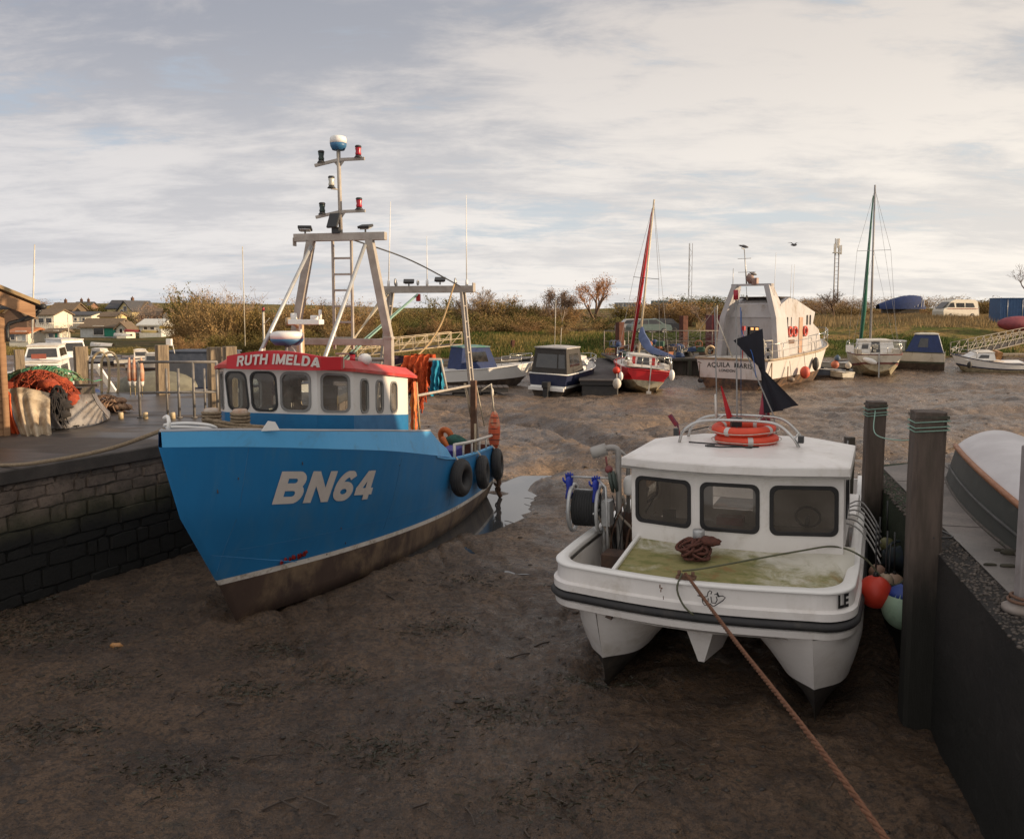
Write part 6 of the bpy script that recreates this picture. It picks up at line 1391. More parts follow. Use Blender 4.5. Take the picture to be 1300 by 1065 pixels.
rails(t, [(1.15, .1, 1.5), (1.3, 1.6, 1.5), (1.35, 3.5, 1.5), (1.1, 6, 1.6), (.2, 8.0, 1.75)], .6); rails(t, [(-1.15, .1, 1.5), (-1.3, 1.6, 1.5), (-1.35, 3.5, 1.5), (-1.1, 6, 1.6), (-.2, 8.0, 1.75)], .6); rails(t, [(-1.1, 0, 1.5), (-.4, -.05, 1.5), (.4, -.05, 1.5), (1.1, 0, 1.5)], .6, name='pushpit')
q = MB(); q.box((.08, -.12, .9), (.05, .05, 1.5)); q.box((.08, -.18, .05), (.25, .1, .4)); q.build('rudder', mat('rudder_white', (.5, .48, .45)), t)
for (x, y, z, r, sc, m_, l_) in ((-1.62, -.1, 1.45, .2, 1, BM_('ball_red', (.62, .045, .02)), 'red round fender on the left side of the red yacht'), (-1.40, -.25, 1.15, .12, 2.0, WHITE, 'white cylindrical fender low on the left quarter of the red yacht'), (1.30, -.2, 1.2, .15, 2.0, WHITE, 'white cylindrical fender on the right quarter of the red yacht')):
    q = MB(); q.ball((0, 0, 0), r, 14, (1, 1, sc)); q.tube([(0, 0, r), (0, .05, r*sc+.4)], .015, 4); tag(q.build('fender', m_, loc=Vector(t.location)+Vector((x, y, z-.1))), l_, 'fender')
# large white ex-service motor vessel
AW = mat('grey_white_plating', (.64, .60, .56), (.56, .52, .49), .5, scale=.8, bump=.1, bscale=8, dirt=(.34, .24, .15), damt=.34, dscale=1.2, stretch=(1, 1, .5)); AG = mat('grey_superstructure', (.45, .43, .425), (.37, .35, .345), .5, scale=.7, dirt=(.24, .18, .13), damt=.38, dscale=1.5, stretch=(1, 1, .5))
t, S = gboat('motor_vessel', 'big white motor yacht with raked grey arch and black transom name', 12.5, 47.5, 41, 13.5, 4.45, 2.72, (AW, mat('black_boot', (.02, .018, .018), (.10, .06, .04), .7, dirt=(.22, .12, .06), damt=.45), AW), 1.0, 1.98, cat='motor yacht', sink=.3, stripe=.1); t.location.z = .02
AQ = t; FQ = fr((0, -.012, 0), (1, 0, 0), (0, 0, 1))
text_mb('AQUILA  MARIS', .39, FQ, bold=.004, sx=1.0, sp=1.06, warp=lambda x, y: (x*.98-.12, y+1.50+.10*(1-(x/1.9)**2))).build('name_lettering', SEAL, t, recalc=False)
text_mb('LONDON', .21, FQ, bold=.004, sx=1.1, warp=lambda x, y: (x-.25, y+1.27)).build('port_lettering', SEAL, t, recalc=False)
q = MB(); 
for x in (-1.95, 1.75): q.tube([(x, -.05, .62), (x, .1, .62)], .13, 12); q.ball((x+.1, -.08, .62), .12, 10, (1.2, .4, 1), nz=.3)
q.build('exhaust_outlet', BLACKR, t); q = MB(); q.tube([(-2.0, -.02, 1.6), (-1.98, -.02, .6)], .02, 5); q.bar((-2.1, -.02, 1.72), (-1.9, -.02, 1.66), .04, .04); q.build('rust_streak', STEELR, t)
q = MB(); q.tube([Vector((p.x+.03, p.y, p.z-.02)) for p in S], .07, 6); q.tube([Vector((-p.x-.03, p.y, p.z-.02)) for p in S], .07, 6); q.tube([(-2.2, -.03, 1.95), (2.2, -.03, 1.95)], .07, 6); q.build('rubbing_band', mat('tan_rubbing', (.42, .33, .22), (.3, .22, .14), .7), t)
for y, r in ((2.6, STEELR), (.5, mat('hull_stain', (.2, .12, .06)))):
    q = MB(); q.box((2.19 if y < 1 else 2.24, y, 1.05), (.03, .09, 1.5 if y < 1 else .9)); q.build('rust_streak', r, t)
# superstructure
def wpoly(side, P, y_):  pass
SX = 1.55; prof_ = [(2.7, 1.95), (2.6, 4.3), (2.95, 5.05), (4.1, 5.45), (5.2, 5.35), (7.7, 4.72), (8.2, 4.6), (7.9, 3.9), (8.9, 3.5), (9.5, 2.4), (9.5, 1.95)]
FS = fr((SX, 0, 0), (0, 1, 0), (0, 0, 1)); q = MB()
hol = [rrect(6.0+.95, 4.12, .28, .62, .06), rrect(7.45, 4.12, .28, .62, .06), rrect(3.95, 4.0, .30, .62, .05), rrect(4.55, 4.0, .12, .62, .04)]
q.panel(FS, prof_, hol, .06); q.panel(fr((-SX, 0, 0), (0, 1, 0), (0, 0, 1)), prof_, [], -.06)
for i in range(len(prof_)):
    a, b_ = prof_[i], prof_[(i+1) % len(prof_)]
    if i in (0,): continue
    q.add([(-SX, a[0], a[1]), (SX, a[0], a[1]), (SX, b_[0], b_[1]), (-SX, b_[0], b_[1])], [(0, 1, 2, 3)], sm=False)
q.build('superstructure', AG, t)
q = MB(); [q.add([FS(x, y, -.03) for x, y in h], [tuple(range(len(h)))]) for h in hol]; q.build('side_window_glass', DGLASS, t)
q = MB(); FB = fr((-SX, 2.66, 0), (1, 0, 0), (0, 0, 1)); q.panel(FB, [(.0, 1.95), (3.1, 1.95), (3.1, 4.35), (0, 4.35)], [[(1.2, 2.0), (1.95, 2.0), (1.95, 3.75), (1.2, 3.75)]], .05); q.build('rear_wall', AG, t)
q = MB(); q.box((0.03, 2.85, 2.9), (.8, .02, 1.8)); q.build('doorway', DGLASS, t); q = MB(); q.box((-.1, 2.80, 3.62), (.16, .03, .14)); q.box((.2, 2.80, 3.62), (.16, .03, .14)); L_m = mat('cabin_lamp', (.9, .5, .2)); q.build('cabin_lamp', L_m, t)
nb_ = L_m.node_tree.nodes; [setattr(n.inputs['Emission Strength'], 'default_value', 1.2) or setattr(n.inputs['Emission Color'], 'default_value', (1, .45, .15, 1)) for n in nb_ if n.type == 'BSDF_PRINCIPLED']
q = MB(); q.add([(-1.45, 2.75, 4.36), (1.45, 2.75, 4.36), (1.3, 3.3, 5.2), (-1.3, 3.3, 5.2)], [(0, 1, 2, 3)]); q.box((0, 4.2, 5.48), (2.6, 1.6, .08)); q.build('upper_canopy', mat('brown_black_canvas', (.045, .03, .025), (.03, .025, .022), .8), t)
q = MB()
for sx in (-1, 1):
    for (y0, y1) in ((2.35, 3.0),):
        V = [(sx*1.95, 1.9, 1.95), (sx*1.95, 3.5, 1.95), (sx*1.75, 3.4, 4.3), (sx*1.75, 1.9, 4.3), (sx*1.15, 2.75, 6.2), (sx*1.15, 2.15, 6.2)]
        W = [(x-sx*.32, y, z) for x, y, z in V]; 
        q.add(V+W, [(0, 1, 2, 3), (3, 2, 4, 5), (6, 7, 8, 9), (9, 8, 10, 11), (0, 3, 9, 6), (3, 5, 11, 9), (1, 2, 8, 7), (2, 4, 10, 8)], sm=False)
q.build('radar_arch', AG, t); q = MB(); q.box((0, 2.45, 6.2), (2.5, .35, .12)); q.build('arch_beam', AG, t)
q = MB(); q.tube([(-.35, 2.45, 6.2), (-.55, 2.45, 8.3)], [.05, .03], 6); q.bar((-.95, 2.45, 7.75), (-.1, 2.45, 7.75), .04, .03); q.bar((-.9, 2.45, 6.95), (.2, 2.45, 6.95), .03, .03); q.tube([(-1.2, 2.4, 6.2), (-1.2, 2.4, 7.2)], .02); q.tube([(-.55, 2.45, 8.3), (-.55, 2.1, 8.34)], .03); q.build('signal_mast', GALV, t)
q = MB(); q.ball((-.1, 2.4, 6.55), .22, 10, (1, 1, 1.5), nz=.3); q.box((.2, 2.4, 6.4), (.3, .3, .4)); q.build('radar_scanner', mat('radar_buff', (.4, .3, .25), (.2, .1, .08)), t)
q = MB(); q.torus((-.3, 2.4, 5.45), .14, .03, (1, .2, 0), 16, 6); q.tube([(-.35, 2.4, 6.1), (-.3, 2.4, 5.6)], .015); q.build('horn', BLACKP, t)
for x, y in ((1.35, 2.45), (1.75, 4.2), (1.5, 4.4)): q = MB(); q.tube([(x, y, 5.2), (x+.05, y, 8.0 if y < 4 else 7.4)], .014, 5); q.build('whip_aerial', WHITE, t)
rails(t, [(1.95, 7.5, 2.35), (1.75, 9.3, 2.45), (1.2, 11.4, 2.6), (.5, 12.9, 2.7), (-.5, 12.9, 2.7)], .85, r=.022)
rails(t, [(1.95, .2, 2.0), (2.1, 2.2, 2.05), (2.1, 4.4, 2.15), (2.05, 6.5, 2.25)], .8, r=.02, name='side_rail')
q = MB(); q.tube(crom([(1.0, .5, 1.95), (1.0, .5, 3.0), (1.3, .5, 3.15), (1.7, .5, 3.0), (1.7, .5, 1.95)], 20), .035, 6); q.tube([(1.7, .5, 3.0), (1.7, 1.6, 3.0), (1.7, 1.6, 2.0)], .035, 6); q.build('stern_cage', CRM, t)
q = MB(); 
for k in range(16): q.ball((1.0+random.random()*.8, .5+random.random(), 2.05+random.random()*.7), random.uniform(.06, .16), 8, nz=.3, mi=k % 3)
q.build('stern_clutter', [mat('clutter_pink', (.4, .15, .13)), CRM, BLACKP], t)
q = MB(); q.tube([(-1.15, .4, 1.95), (-1.15, .4, 5.0)], .03, 6); q.tube([(-1.15, .4, 4.2), (-.35, .8, 2.0)], .035, 6); q.tube([(-1.15, .4, 5.0), (-2.7, .8, 3.3)], .012, 4); q.tube([(-1.15, .4, 3.0), (-.75, .6, 3.0)], .02, 4); q.build('ensign_staff', CRM, t)
q = MB(); q.tube([(.55, .25, 1.95), (.55, .25, 3.6)], .03); q.box((.55, .25, 3.7), (.2, .2, .25)); q.build('stern_light', mat('red_box', (.4, .03, .03)), t)
def wloc(t, p): return Matrix.Translation(t.location) @ t.rotation_euler.to_matrix().to_4x4() @ Vector(p)
for y, l_ in ((4.25, 'left lifebuoy of the pair on the side of the big white motor yacht'), (5.0, 'right lifebuoy of the pair on the side of the big white motor yacht'), (6.55, 'single lifebuoy by the wheelhouse door of the big white motor yacht')):
    b_ = thing('lifebuoy', l_, 'lifebuoy', wloc(t, (1.63, y, 3.45)), -radians(41), 'lifebuoys on the motor yacht side'); q = MB(); q.torus((0, 0, 0), .26, .07, (1, 0, 0), 22, 8); q.build('ring', mat('lifebuoy_red', (.6, .06, .03), (.5, .05, .03), .6), b_)
    q = MB(); [q.torus((0, .26*cos(a), .26*sin(a)), .075, .012, (0, -sin(a), cos(a)), 10, 4) for a in (.8, 2.4, 4, 5.5)]; q.build('band', WHITE, b_)
q = MB(); q.box((1.57, 5.95, 3.2), (.04, .55, 2.2)); q.build('side_door', mat('door_tan', (.42, .26, .17), (.35, .2, .13), .6), t); q = MB(); q.box((1.58, 4.6, 2.85), (.03, .8, .22)); q.build('side_plate', STEELR, t)
for (y, z, r, sc, m_, l_) in ((4.6, 1.05, .29, 1.3, BM_('ball_red2', (.60, .09, .05)), 'big red teardrop fender on the side of the white motor yacht'), (2.6, .75, .2, .8, BM_('ball_dark', (.20, .14, .10)), 'small dark fender low on the side of the white motor yacht'), (6.6, 1.45, .2, 2.1, BM_('ball_black', (.05, .045, .04)), 'long dark fender by the bow of the white motor yacht')):
    b_ = thing('fender', l_, 'fender', wloc(t, (2.45 if y < 6 else 2.3, y, z)), 0); q = MB(); q.ball((0, 0, 0), r, 16, (1, 1, sc)); q.build('body', m_, b_); q = MB(); q.tube([(0, 0, r*sc), (-.1, .05, r*sc+.9)], .015, 4); q.build('lanyard', BLACKP, b_)
# white sloop
t, S = gboat('sailing_yacht', 'white sloop with green furled sail seen from the stern', 24.0, 54.5, 18, 9.0, 3.45, 1.75, (CRM, YC_, mat('maroon_line', (.16, .04, .03))), .80, 1.55, heel=-1, cat='yacht', sink=.2, fullness=2.0, lift=.6)
cabin(t, 2.2, 6.2, 2.5, 2.1, 1.5, 2.35, WHITE, .9, .1, 'coachroof', [('back', .38, .62, .05, .95), ('back', .12, .3, .4, .8), ('right', .1, .3, .35, .7), ('left', .1, .3, .35, .7)])
q = MB(); q.prism([(-1.3, .2), (1.3, .2), (1.3, 2.2), (-1.3, 2.2)], 1.5, 1.56); q.box((-1.2, 1.2, 1.7), (.35, 1.9, .35)); q.box((1.2, 1.2, 1.7), (.35, 1.9, .35)); q.build('cockpit', CRM, t)
q = MB(); q.tube([(-.12, 4.6, 2.3), (.0, 4.6, 13.1)], [.085, .06], 8); q.build('mast', mat('grey_mast', (.30, .28, .27), (.25, .24, .23), .4), t); q = MB(); q.bar((-1.1, 4.6, 8.6), (1.1, 4.6, 8.6), .04, .03); q.build('spreader', GALV, t)
q = MB(); q.tube([(-.45, 8.4, 2.2), (-.32, 7.6, 4.5), (-.25, 6.5, 7.5), (-.08, 4.8, 12.4)], [.12, .17, .11, .04], 8); q.build('furled_sail', mat('furled_green', (.02, .13, .08), (.015, .10, .07), .7), t)
q = MB()
for x in (-1.6, 1.6): q.tube([(x, 4.3, 1.6), (x*.68, 4.6, 8.6), (0, 4.6, 12.8)], .012, 4); q.tube([(x*.8, .1, 1.6), (0, 4.6, 13.0)], .010, 4); q.tube([(x*.9, 3.6, 1.6), (0, 4.6, 8.6)], .01, 4)
q.build('shroud', mat('rigging_wire', (.35, .32, .28)), t)
rails(t, [(-1.3, 0, 1.6), (-.5, -.08, 1.6), (.5, -.08, 1.6), (1.3, 0, 1.6), (1.6, 2, 1.6), (1.7, 4, 1.65)], .62, name='pushpit'); rails(t, [(-1.3, 0, 1.6), (-1.6, 2, 1.6), (-1.7, 4, 1.65), (-1.4, 6, 1.7)], .62)
q = MB(); q.ball((-.55, -.12, 1.15), .3, 14, (1.6, .5, .6), R=Matrix.Rotation(.35, 3, 'Y')); q.build('stern_fender', WHITE, t); q = MB(); q.box((.0, -.1, .75), (.07, .1, 1.9)); q.build('rudder', GALV, t); q = MB(); q.box((1.0, -.02, 1.02), (.35, .03, .06)); q.box((-1.25, -.02, .98), (.08, .03, .08)); q.build('name_panel', SEAL, t)
q = MB(); q.box((-1.75, .35, 1.95), (.5, .06, .45)); q.build('dodger', WHITE, t)
q = MB()
for k in range(9): q.box((-.2+random.random()*.5, 2.0, 1.65+random.random()*.5), (.12, .2, .14))
q.build('cockpit_stowage', [CRM], t)
# blue-canopied cruiser
t, S = gboat('cabin_cruiser', 'cream cruiser with blue canopy behind the white sloop', 31.4, 60.5, -62, 6.0, 2.4, 1.55, (CRM, BT_, mat('green_rub', (.06, .06, .035))), .95, 1.35, sink=.1)
cabin(t, .1, 2.6, 2.2, 1.7, 1.35, 2.65, NAVY, .6, .4, 'canopy', [('left', .3, .6, .3, .8)], CRM); cabin(t, 2.6, 5.0, 1.9, 1.3, 1.45, 2.1, mat('grey_green_cabin', (.28, .27, .2), (.2, .2, .14), .6), .9, 0, 'cabin', [('left', .2, .5, .4, .7)])
q = MB(); q.tube([(-1.0, .1, 1.4), (-.75, .45, 2.6)], .03, 5); q.build('canopy_seam', WHITE, t)
# small white open boat on its bilge
t, S = gboat('small_sailboat', 'small white day boat with low cabin leaning on the mud at the far right', 36.4, 59.3, -84, 5.0, 1.8, 1.35, (WHITE, YC_, NV), .75, .75, heel=-8, sink=.1)
cabin(t, 2.2, 4.2, 1.2, .9, 1.0, 1.5, WHITE, .7, .1, 'cuddy', [('left', .35, .75, .3, .75)]); rails(t, [(-.8, 3.6, 1.2), (-.4, 4.7, 1.3), (0, 4.95, 1.35), (.5, 4.5, 1.3)], .5)
q = MB(); q.box((0, 1.9, 1.3), (.9, .3, .55), R=Matrix.Rotation(.2, 3, 'X')); q.build('washboard', mat('varnish', (.40, .20, .07), (.3, .14, .05), .5), t)
q = MB(); q.prism([(-.5, .2), (.5, .2), (.45, 1.7), (-.45, 1.7)], .78, .84); q.box((0, -.05, .4), (.2, .25, .5)); q.build('stern_bench', WHITE, t); q = MB(); q.ball((-.95, 4.1, .75), .16, 10, (.7, 1, 1.6)); q.build('side_fender', BLACKR, t)
# clutter of tenders between motor yacht and sloop
for k, (u, v, Y, hd, L, m_, l_) in enumerate(((1078, 452, 60, -60, 3.4, CRM, 'grey-white tender with upturned stern behind the other tenders left of the sloop'), (1068, 466, 55, -100, 2.8, mat('slate_tender', (.10, .12, .15), (.07, .08, .1), .6), 'slate blue tender nearest the bow of the motor yacht'), (1056, 448, 62, 60, 3.2, mat('dark_tender', (.05, .05, .06)), 'dark tender farthest back beside the motor yacht bow'), (1077, 470, 53.5, -20, 2.2, CRM, 'small cream tender tucked against the sloop'))):
    P = PX(u, v, Y); gboat('tender', l_, P.x, P.y, hd, L, 1.25, .7, (m_, BT_, m_), .8, .55, heel=random.uniform(-6, 6), group='tenders on the mud left of the sloop')
for u, v, r, c_, l_ in ((1060, 463, .26, (.45, .13, .07), 'orange mooring ball on the mud beside the motor yacht bow'), (1077, 464, .2, (.55, .5, .42), 'cream mooring ball beside the sloop'), (1063, 455, .2, (.06, .10, .16), 'dark blue mooring ball behind the orange one')):
    q = MB(); q.ball((0, 0, 0), r, 16); q.tube([(0, 0, r*.9), (0, 0, r*1.2)], .05, 6); tag(q.build('mooring_ball', BM_('mb_%d' % u, c_), loc=PX(u, v, 54)), l_, 'buoy')
# boats in the left basin
t, S = gboat('cabin_cruiser', 'white two-level cabin boat bow-on behind the far quay piles', -23.4, 42.5, 158, 6.2, 2.2, 1.7, (WHITE, BT_, NV), .9, 1.45)
cabin(t, 1.0, 4.9, 1.85, 1.65, 1.45, 2.35, WHITE, .5, 0, 'cabin', [('front', .08, .45, .3, .85), ('front', .55, .92, .3, .85), ('left', .2, .8, .4, .8)]); cabin(t, 1.2, 3.8, 1.7, 1.4, 2.38, 3.05, WHITE, .5, 0, 'wheelhouse', [('front', .06, .94, .25, .85), ('left', .1, .9, .3, .85), ('right', .1, .9, .3, .85)])
q = MB(); q.box((.1, 3.95, 2.62), (.6, .1, .22)); q.build('red_cover', mat('brick_red_cover', (.30, .08, .05)), t); q = MB(); q.tube([(.6, 2, 3.4), (.3, 2, 7.9)], [.045, .03], 6); q.build('mast', mat('white_mast', (.62, .58, .5)), t)
rails(t, [(-.9, 5.5, 1.75), (-.5, 6.6, 1.85), (0, 7, 1.9), (.5, 6.6, 1.85), (.9, 5.5, 1.75)], .5)
t, S = gboat('cabin_cruiser', 'distant white motor boat with glazed wheelhouse behind the two-level cabin boat', -31.5, 57, 130, 5.5, 2.1, 1.4, (WHITE2, BT_, WHITE2), .9, 1.4); cabin(t, 1.2, 4.0, 1.7, 1.5, 1.3, 2.5, WHITE, .5, 0, 'wheelhouse', [('front', .06, .94, .4, .85), ('left', .1, .9, .4, .85), ('right', .1, .9, .4, .85)])
q = MB(); q.tube([(0, 3, 2.5), (0, 3, 4.2)], .04); q.bar((-1.0, 3, 3.6), (1.2, 3, 3.6), .05, .05); q.build('mast', CRM, t)
GC = mat('slate_grey_canopy', (.075, .085, .11), (.05, .06, .08), .75, bump=.5, bscale=4, bdist=.05)
t, S = gboat('canopied_boat', 'boat under slate grey canopy with white foredeck behind the railing', -16.4, 38.6, 92, 7.4, 2.4, 1.35, (WHITE, BLACKR, NV), .9, 1.15); cabin(t, .3, 4.3, 2.3, 1.5, 1.2, 2.75, GC, .7, .2, 'canopy', [('right', .08, .45, .25, .75)], GC)
cabin(t, 4.2, 6.6, 1.7, 1.0, 1.3, 2.3, WHITE, 1.2, 0, 'foredeck_cabin', [('right', .1, .5, .4, .8)]); q = MB(); q.tube([(4*.0, 5.0, 2.2), (0, 5.0, 4.6)], .05, 6); q.tube([(-.6, 3.9, 3.0), (-.6, 3.9, 7.6)], .022, 5); q.tube([(0, 5, 4.0), (.4, 5.4, 4.3)], .02, 4); q.build('mast', CRM, t); navlamp(t, (0, 5.0, 4.6), RL); q = MB(); q.box((.95, 6.2, 1.35), (.2, .5, .5)); q.torus((.98, 6.9, .8), .22, .06, (1, 0, 0), 16, 6); q.build('side_fender', WHITE, t); q = MB(); q.tube([(1.0, 4.9, .5), (1.0, 5.9, 1.9)], .03); q.build('boat_hook', CRM, t)
t, S = gboat('covered_dinghy', 'small boat under a rounded grey-green cover behind the ladder hoops', -17.9, 37.2, 80, 4.2, 1.8, .9, (BT_, BT_, BT_), .9, .8); q = MB(); q.ball((0, 2.0, 1.1), 1.0, 16, (.95, 2.0, .85)); q.build('cover', mat('olive_grey_cover', (.20, .19, .14), (.14, .13, .10), .8, bump=.3), t)
t, S = gboat('open_boat', 'dark open boat with blue inside moored under the white tubular frame', -20.6, 33.6, 75, 5.0, 2.0, 1.0, (BLACKR, BLACKR, NV), .9, .9); q = MB(); q.ball((0, 2.4, 1.15), .55, 12, (1.4, 2.6, .8), nz=.2); q.build('blue_cover', NAVY, t)
t, S = gboat('open_boat', 'low dark workboat moored between the far piles', -24.6, 37, 100, 6.0, 2.2, 1.0, (BLACKR, BLACKR, BT_), .9, .9); cabin(t, 2.5, 4.2, 1.4, 1.2, .9, 1.8, WHITE2, .3, 0, 'cuddy', [('right', .15, .85, .35, .85)])
for k, (x, y, hd, l_) in enumerate(((-34, 66, 110, 'tiny white boat farthest up the left creek'), (-30.5, 64, 70, 'tiny pale boat moored below the green barn'), (-27.5, 60, 95, 'small white boat moored before the grassy point'))):
    t, S = gboat('moored_boat', l_, x, y, hd, 4.0, 1.5, .8, (WHITE2, BT_, NV), .9, .65, group='small boats moored up the left creek'); cabin(t, 1.4, 2.8, 1.1, .8, .7, 1.3, WHITE2, .6, 0, 'cuddy', [('right', .1, .9, .3, .8)])
# ================================================= beyond the harbour
random.seed(5)
def PZ(u, v, Y): return PX(u, v, Y)
def ground(u, Y): x = PX(u, 400, Y).x; return Vector((x, Y, tz(x, Y)))
# ---- houses
def house(label, u0, u1, Y, zt_base, hw, rise, depth, wallm, roofm, rz=0, gable='side', wins=(), chim=(), name='house', cat='house', door=None):
    "front from pixel column u0 to u1; base height zt_base, wall height hw, roof rise"
    a, b_ = PX(u0, 400, Y).x, PX(u1, 400, Y).x; w_ = b_-a; rise *= .72; hw *= .92; depth *= .8; t = thing(name, label, cat, ((a+b_)/2, Y, zt_base), rz); h = w_/2
    q = MB(); q.prism([(-h, 0), (h, 0), (h, depth), (-h, depth)], -3, hw)
    if gable == 'side': q.prism([(0, hw), (depth, hw), (depth/2, hw+rise)], -h, h, fr((0, 0, 0), (0, 1, 0), (0, 0, 1)))
    else: q.prism([(-h, hw), (h, hw), (0, hw+rise)], -depth, 0, fr((0, 0, 0), (1, 0, 0), (0, 0, 1)))
    q.build('wall', wallm, t); q = MB(); o_ = .35; k_ = .22
    if gable == 'side':
        f = fr((0, 0, 0), (0, 1, 0), (0, 0, 1)); s = rise/(depth/2)
        q.prism([(-o_, hw-o_*s+.03), (depth/2, hw+rise+.03), (depth+o_, hw-o_*s+.03), (depth+o_, hw-o_*s+k_), (depth/2, hw+rise+k_+.1), (-o_, hw-o_*s+k_)], -h-o_, h+o_, f)
    else:
        f = fr((0, 0, 0), (1, 0, 0), (0, 0, 1)); s = rise/h
        q.prism([(-h-o_, hw-o_*s+.03), (0, hw+rise+.03), (h+o_, hw-o_*s+.03), (h+o_, hw-o_*s+k_), (0, hw+rise+k_+.1), (-h-o_, hw-o_*s+k_)], -depth-o_, o_, f)
    ro_ = q.build('roof', roofm, t)
    for (cx_, cz_, ww, wh, fm) in wins:
        q = MB(); q.ring(fr((0, -.04, 0), (1, 0, 0), (0, 0, 1)), [(cx_*w_-ww/2-.12, cz_-wh/2-.12), (cx_*w_+ww/2+.12, cz_-wh/2-.12), (cx_*w_+ww/2+.12, cz_+wh/2+.12), (cx_*w_-ww/2-.12, cz_+wh/2+.12)], [(cx_*w_-ww/2, cz_-wh/2), (cx_*w_+ww/2, cz_-wh/2), (cx_*w_+ww/2, cz_+wh/2), (cx_*w_-ww/2, cz_+wh/2)], -.02, .06)
        fo = q.build('window', WHITE2, t); q = MB(); q.box((cx_*w_, -.03, cz_), (ww+.02, .03, wh+.02)); q.build('pane', fm or DGLASS, fo)
    for cx_ in chim: q = MB(); q.box((cx_*w_, depth/2, hw+rise+.5), (.5, .5, 1.0)); q.lathe([(.12, 0), (.1, .3)], 8, (cx_*w_, depth/2, hw+rise+1.0)); q.build('chimney', STEELR, ro_)
    if door: q = MB(); q.box((door[0]*w_, -.05, door[2]/2), (door[1], .08, door[2])); q.build('door', door[3], t)
    return t
WHW = mat('cream_render', (.74, .69, .56), (.66, .61, .5), .8, bump=0); YLW = mat('yellow_render', (.70, .56, .28), (.6, .48, .24), .8, bump=0); BRN = mat('brown_boards', (.12, .075, .05), (.09, .055, .04), .85, stretch=(.3, .3, 4)); SLT = mat('dark_slate', (.05, .052, .06), (.075, .07, .07), .7); TIL = mat('brown_tile', (.17, .12, .075), (.12, .085, .055), .85); BRK = mat('pink_brick', (.42, .24, .17), (.32, .18, .13), .85, scale=8); PLG = mat('plain_pale', (.62, .62, .58), (.5, .5, .46), .7)
GRD = mat('green_door', (.02, .26, .16), (.02, .2, .13), .6)
def zat(v, Y): return PX(650, v, Y).z
house('dark brown boarded barn with steep roof behind the shed', 3, 32, 112, zat(428, 112), 2.9, 2.2, 4, BRN, TIL, radians(12), 'front', [], name='barn', cat='barn')
hb1 = house('low cream house with white balcony rails at the far left', 36, 68, 150, zat(418, 150), 2.7, 1.2, 8, WHW, TIL, 0, 'side', [(-.3, 1.4, 1.0, 1.1, None), (0, 1.4, 1.0, 1.1, None), (.3, 1.4, 1.0, 1.1, None)])
q = MB(); 
for k in range(15): q.box((-2.3+k*.33, -1.2, .6), (.1, .06, 1.0))
q.box((0, -1.2, 1.1), (4.7, .1, .1)); q.box((0, -.6, .06), (4.8, 1.4, .12)); q.build('balcony', WHITE2, hb1)
house('long white rendered building below the hill', 66, 115, 165, zat(421, 165), 3.4, .7, 9, WHW, SLT, radians(5), 'side', [(.1, 2.4, .5, .5, None), (.3, 2.4, .5, .5, None), (-.25, 1.2, .7, 1.6, None)])
house('brown roofed house on the skyline above the white building', 63, 92, 190, zat(399, 190), 1.0, 2.0, 8, TIL, TIL, 0, 'side', [], (-.1,))
house('low brown house with two chimneys at the top left skyline', 92, 112, 210, zat(393, 210), .7, 1.4, 7, BRK, SLT, 0, 'side', [(-.2, .3, 1, .5, None)], (-.25, .2))
house('long brown-roofed barn with dark opening and green door', 101, 146, 130, zat(427, 130), 1.5, 1.5, 7, PLG, TIL, 0, 'side', [(.02, .9, 1.5, 1.3, None)], name='barn', cat='barn', door=(.34, 1.7, 1.5, GRD))
house('yellow gabled house with dark slate roof on the hill', 147, 170, 185, zat(402, 185), 1.4, 2.7, 9, YLW, SLT, radians(-20), 'front', [(-.2, .9, .7, 1.1, None), (.05, 1.7, .8, 1.0, None)], (-.3,))
house('dark slate wing left of the yellow gabled house', 136, 150, 188, zat(399, 188), 1.4, 2.2, 8, YLW, SLT, 0, 'side')
house('brown-roofed wing right of the yellow gabled house', 166, 178, 187, zat(402, 187), 1.7, 2.0, 8, WHW, TIL, 0, 'side', [(.1, .9, .5, 1.2, None)])
h6 = house('white gabled cottage with small round window near the water', 205, 216, 150, zat(412, 150), 1.7, 1.6, 9, WHW, TIL, radians(-25), 'front')
house('brown-roofed pink cottage joined to the white gable', 178, 205, 151, zat(412, 151), 1.7, 1.5, 7, BRK, TIL, 0, 'side', [(.38, .9, .8, .9, None), (-.2, .9, .7, .8, None)])
house('small brown-roofed outbuilding in the middle of the village', 126, 146, 160, zat(406, 160), .6, .9, 6, YLW, TIL, 0, 'side')
house('pale boat store with slanting white roof below the cottages', 176, 204, 132, zat(420, 132), .9, 1.0, 7, PLG, mat('white_sheet', (.6, .6, .55), (.5, .5, .46), .6), 0, 'side', [(-.2, .4, .6, .4, None), (.1, .4, .6, .4, None)], name='boat_store', cat='shed')
house('tiny gabled shed with cream front beside the green door barn', 147, 159, 128, zat(425, 128), 1.1, .9, 4, WHW, TIL, 0, 'front', [(0, .6, .4, .6, None)], name='garden_shed', cat='shed')
house('low orange-roofed chandlery behind the net heap', 10, 34, 95, zat(437, 95), 1.3, .5, 5, WHW, mat('orange_roof', (.40, .15, .06), (.3, .12, .05), .8), 0, 'side', [(.15, .9, 1.0, 1.0, PLG), (-.3, .9, .5, .8, None)], name='chandlery', cat='hut')
house('small green and white quay hut across the left creek', 57, 74, 96, zat(436, 96), 1.3, .3, 3, WHW, TIL, 0, 'side', [(-.1, 1.0, .5, .6, None), (.3, 1.0, .35, .8, GRD)], name='quay_hut', cat='hut')
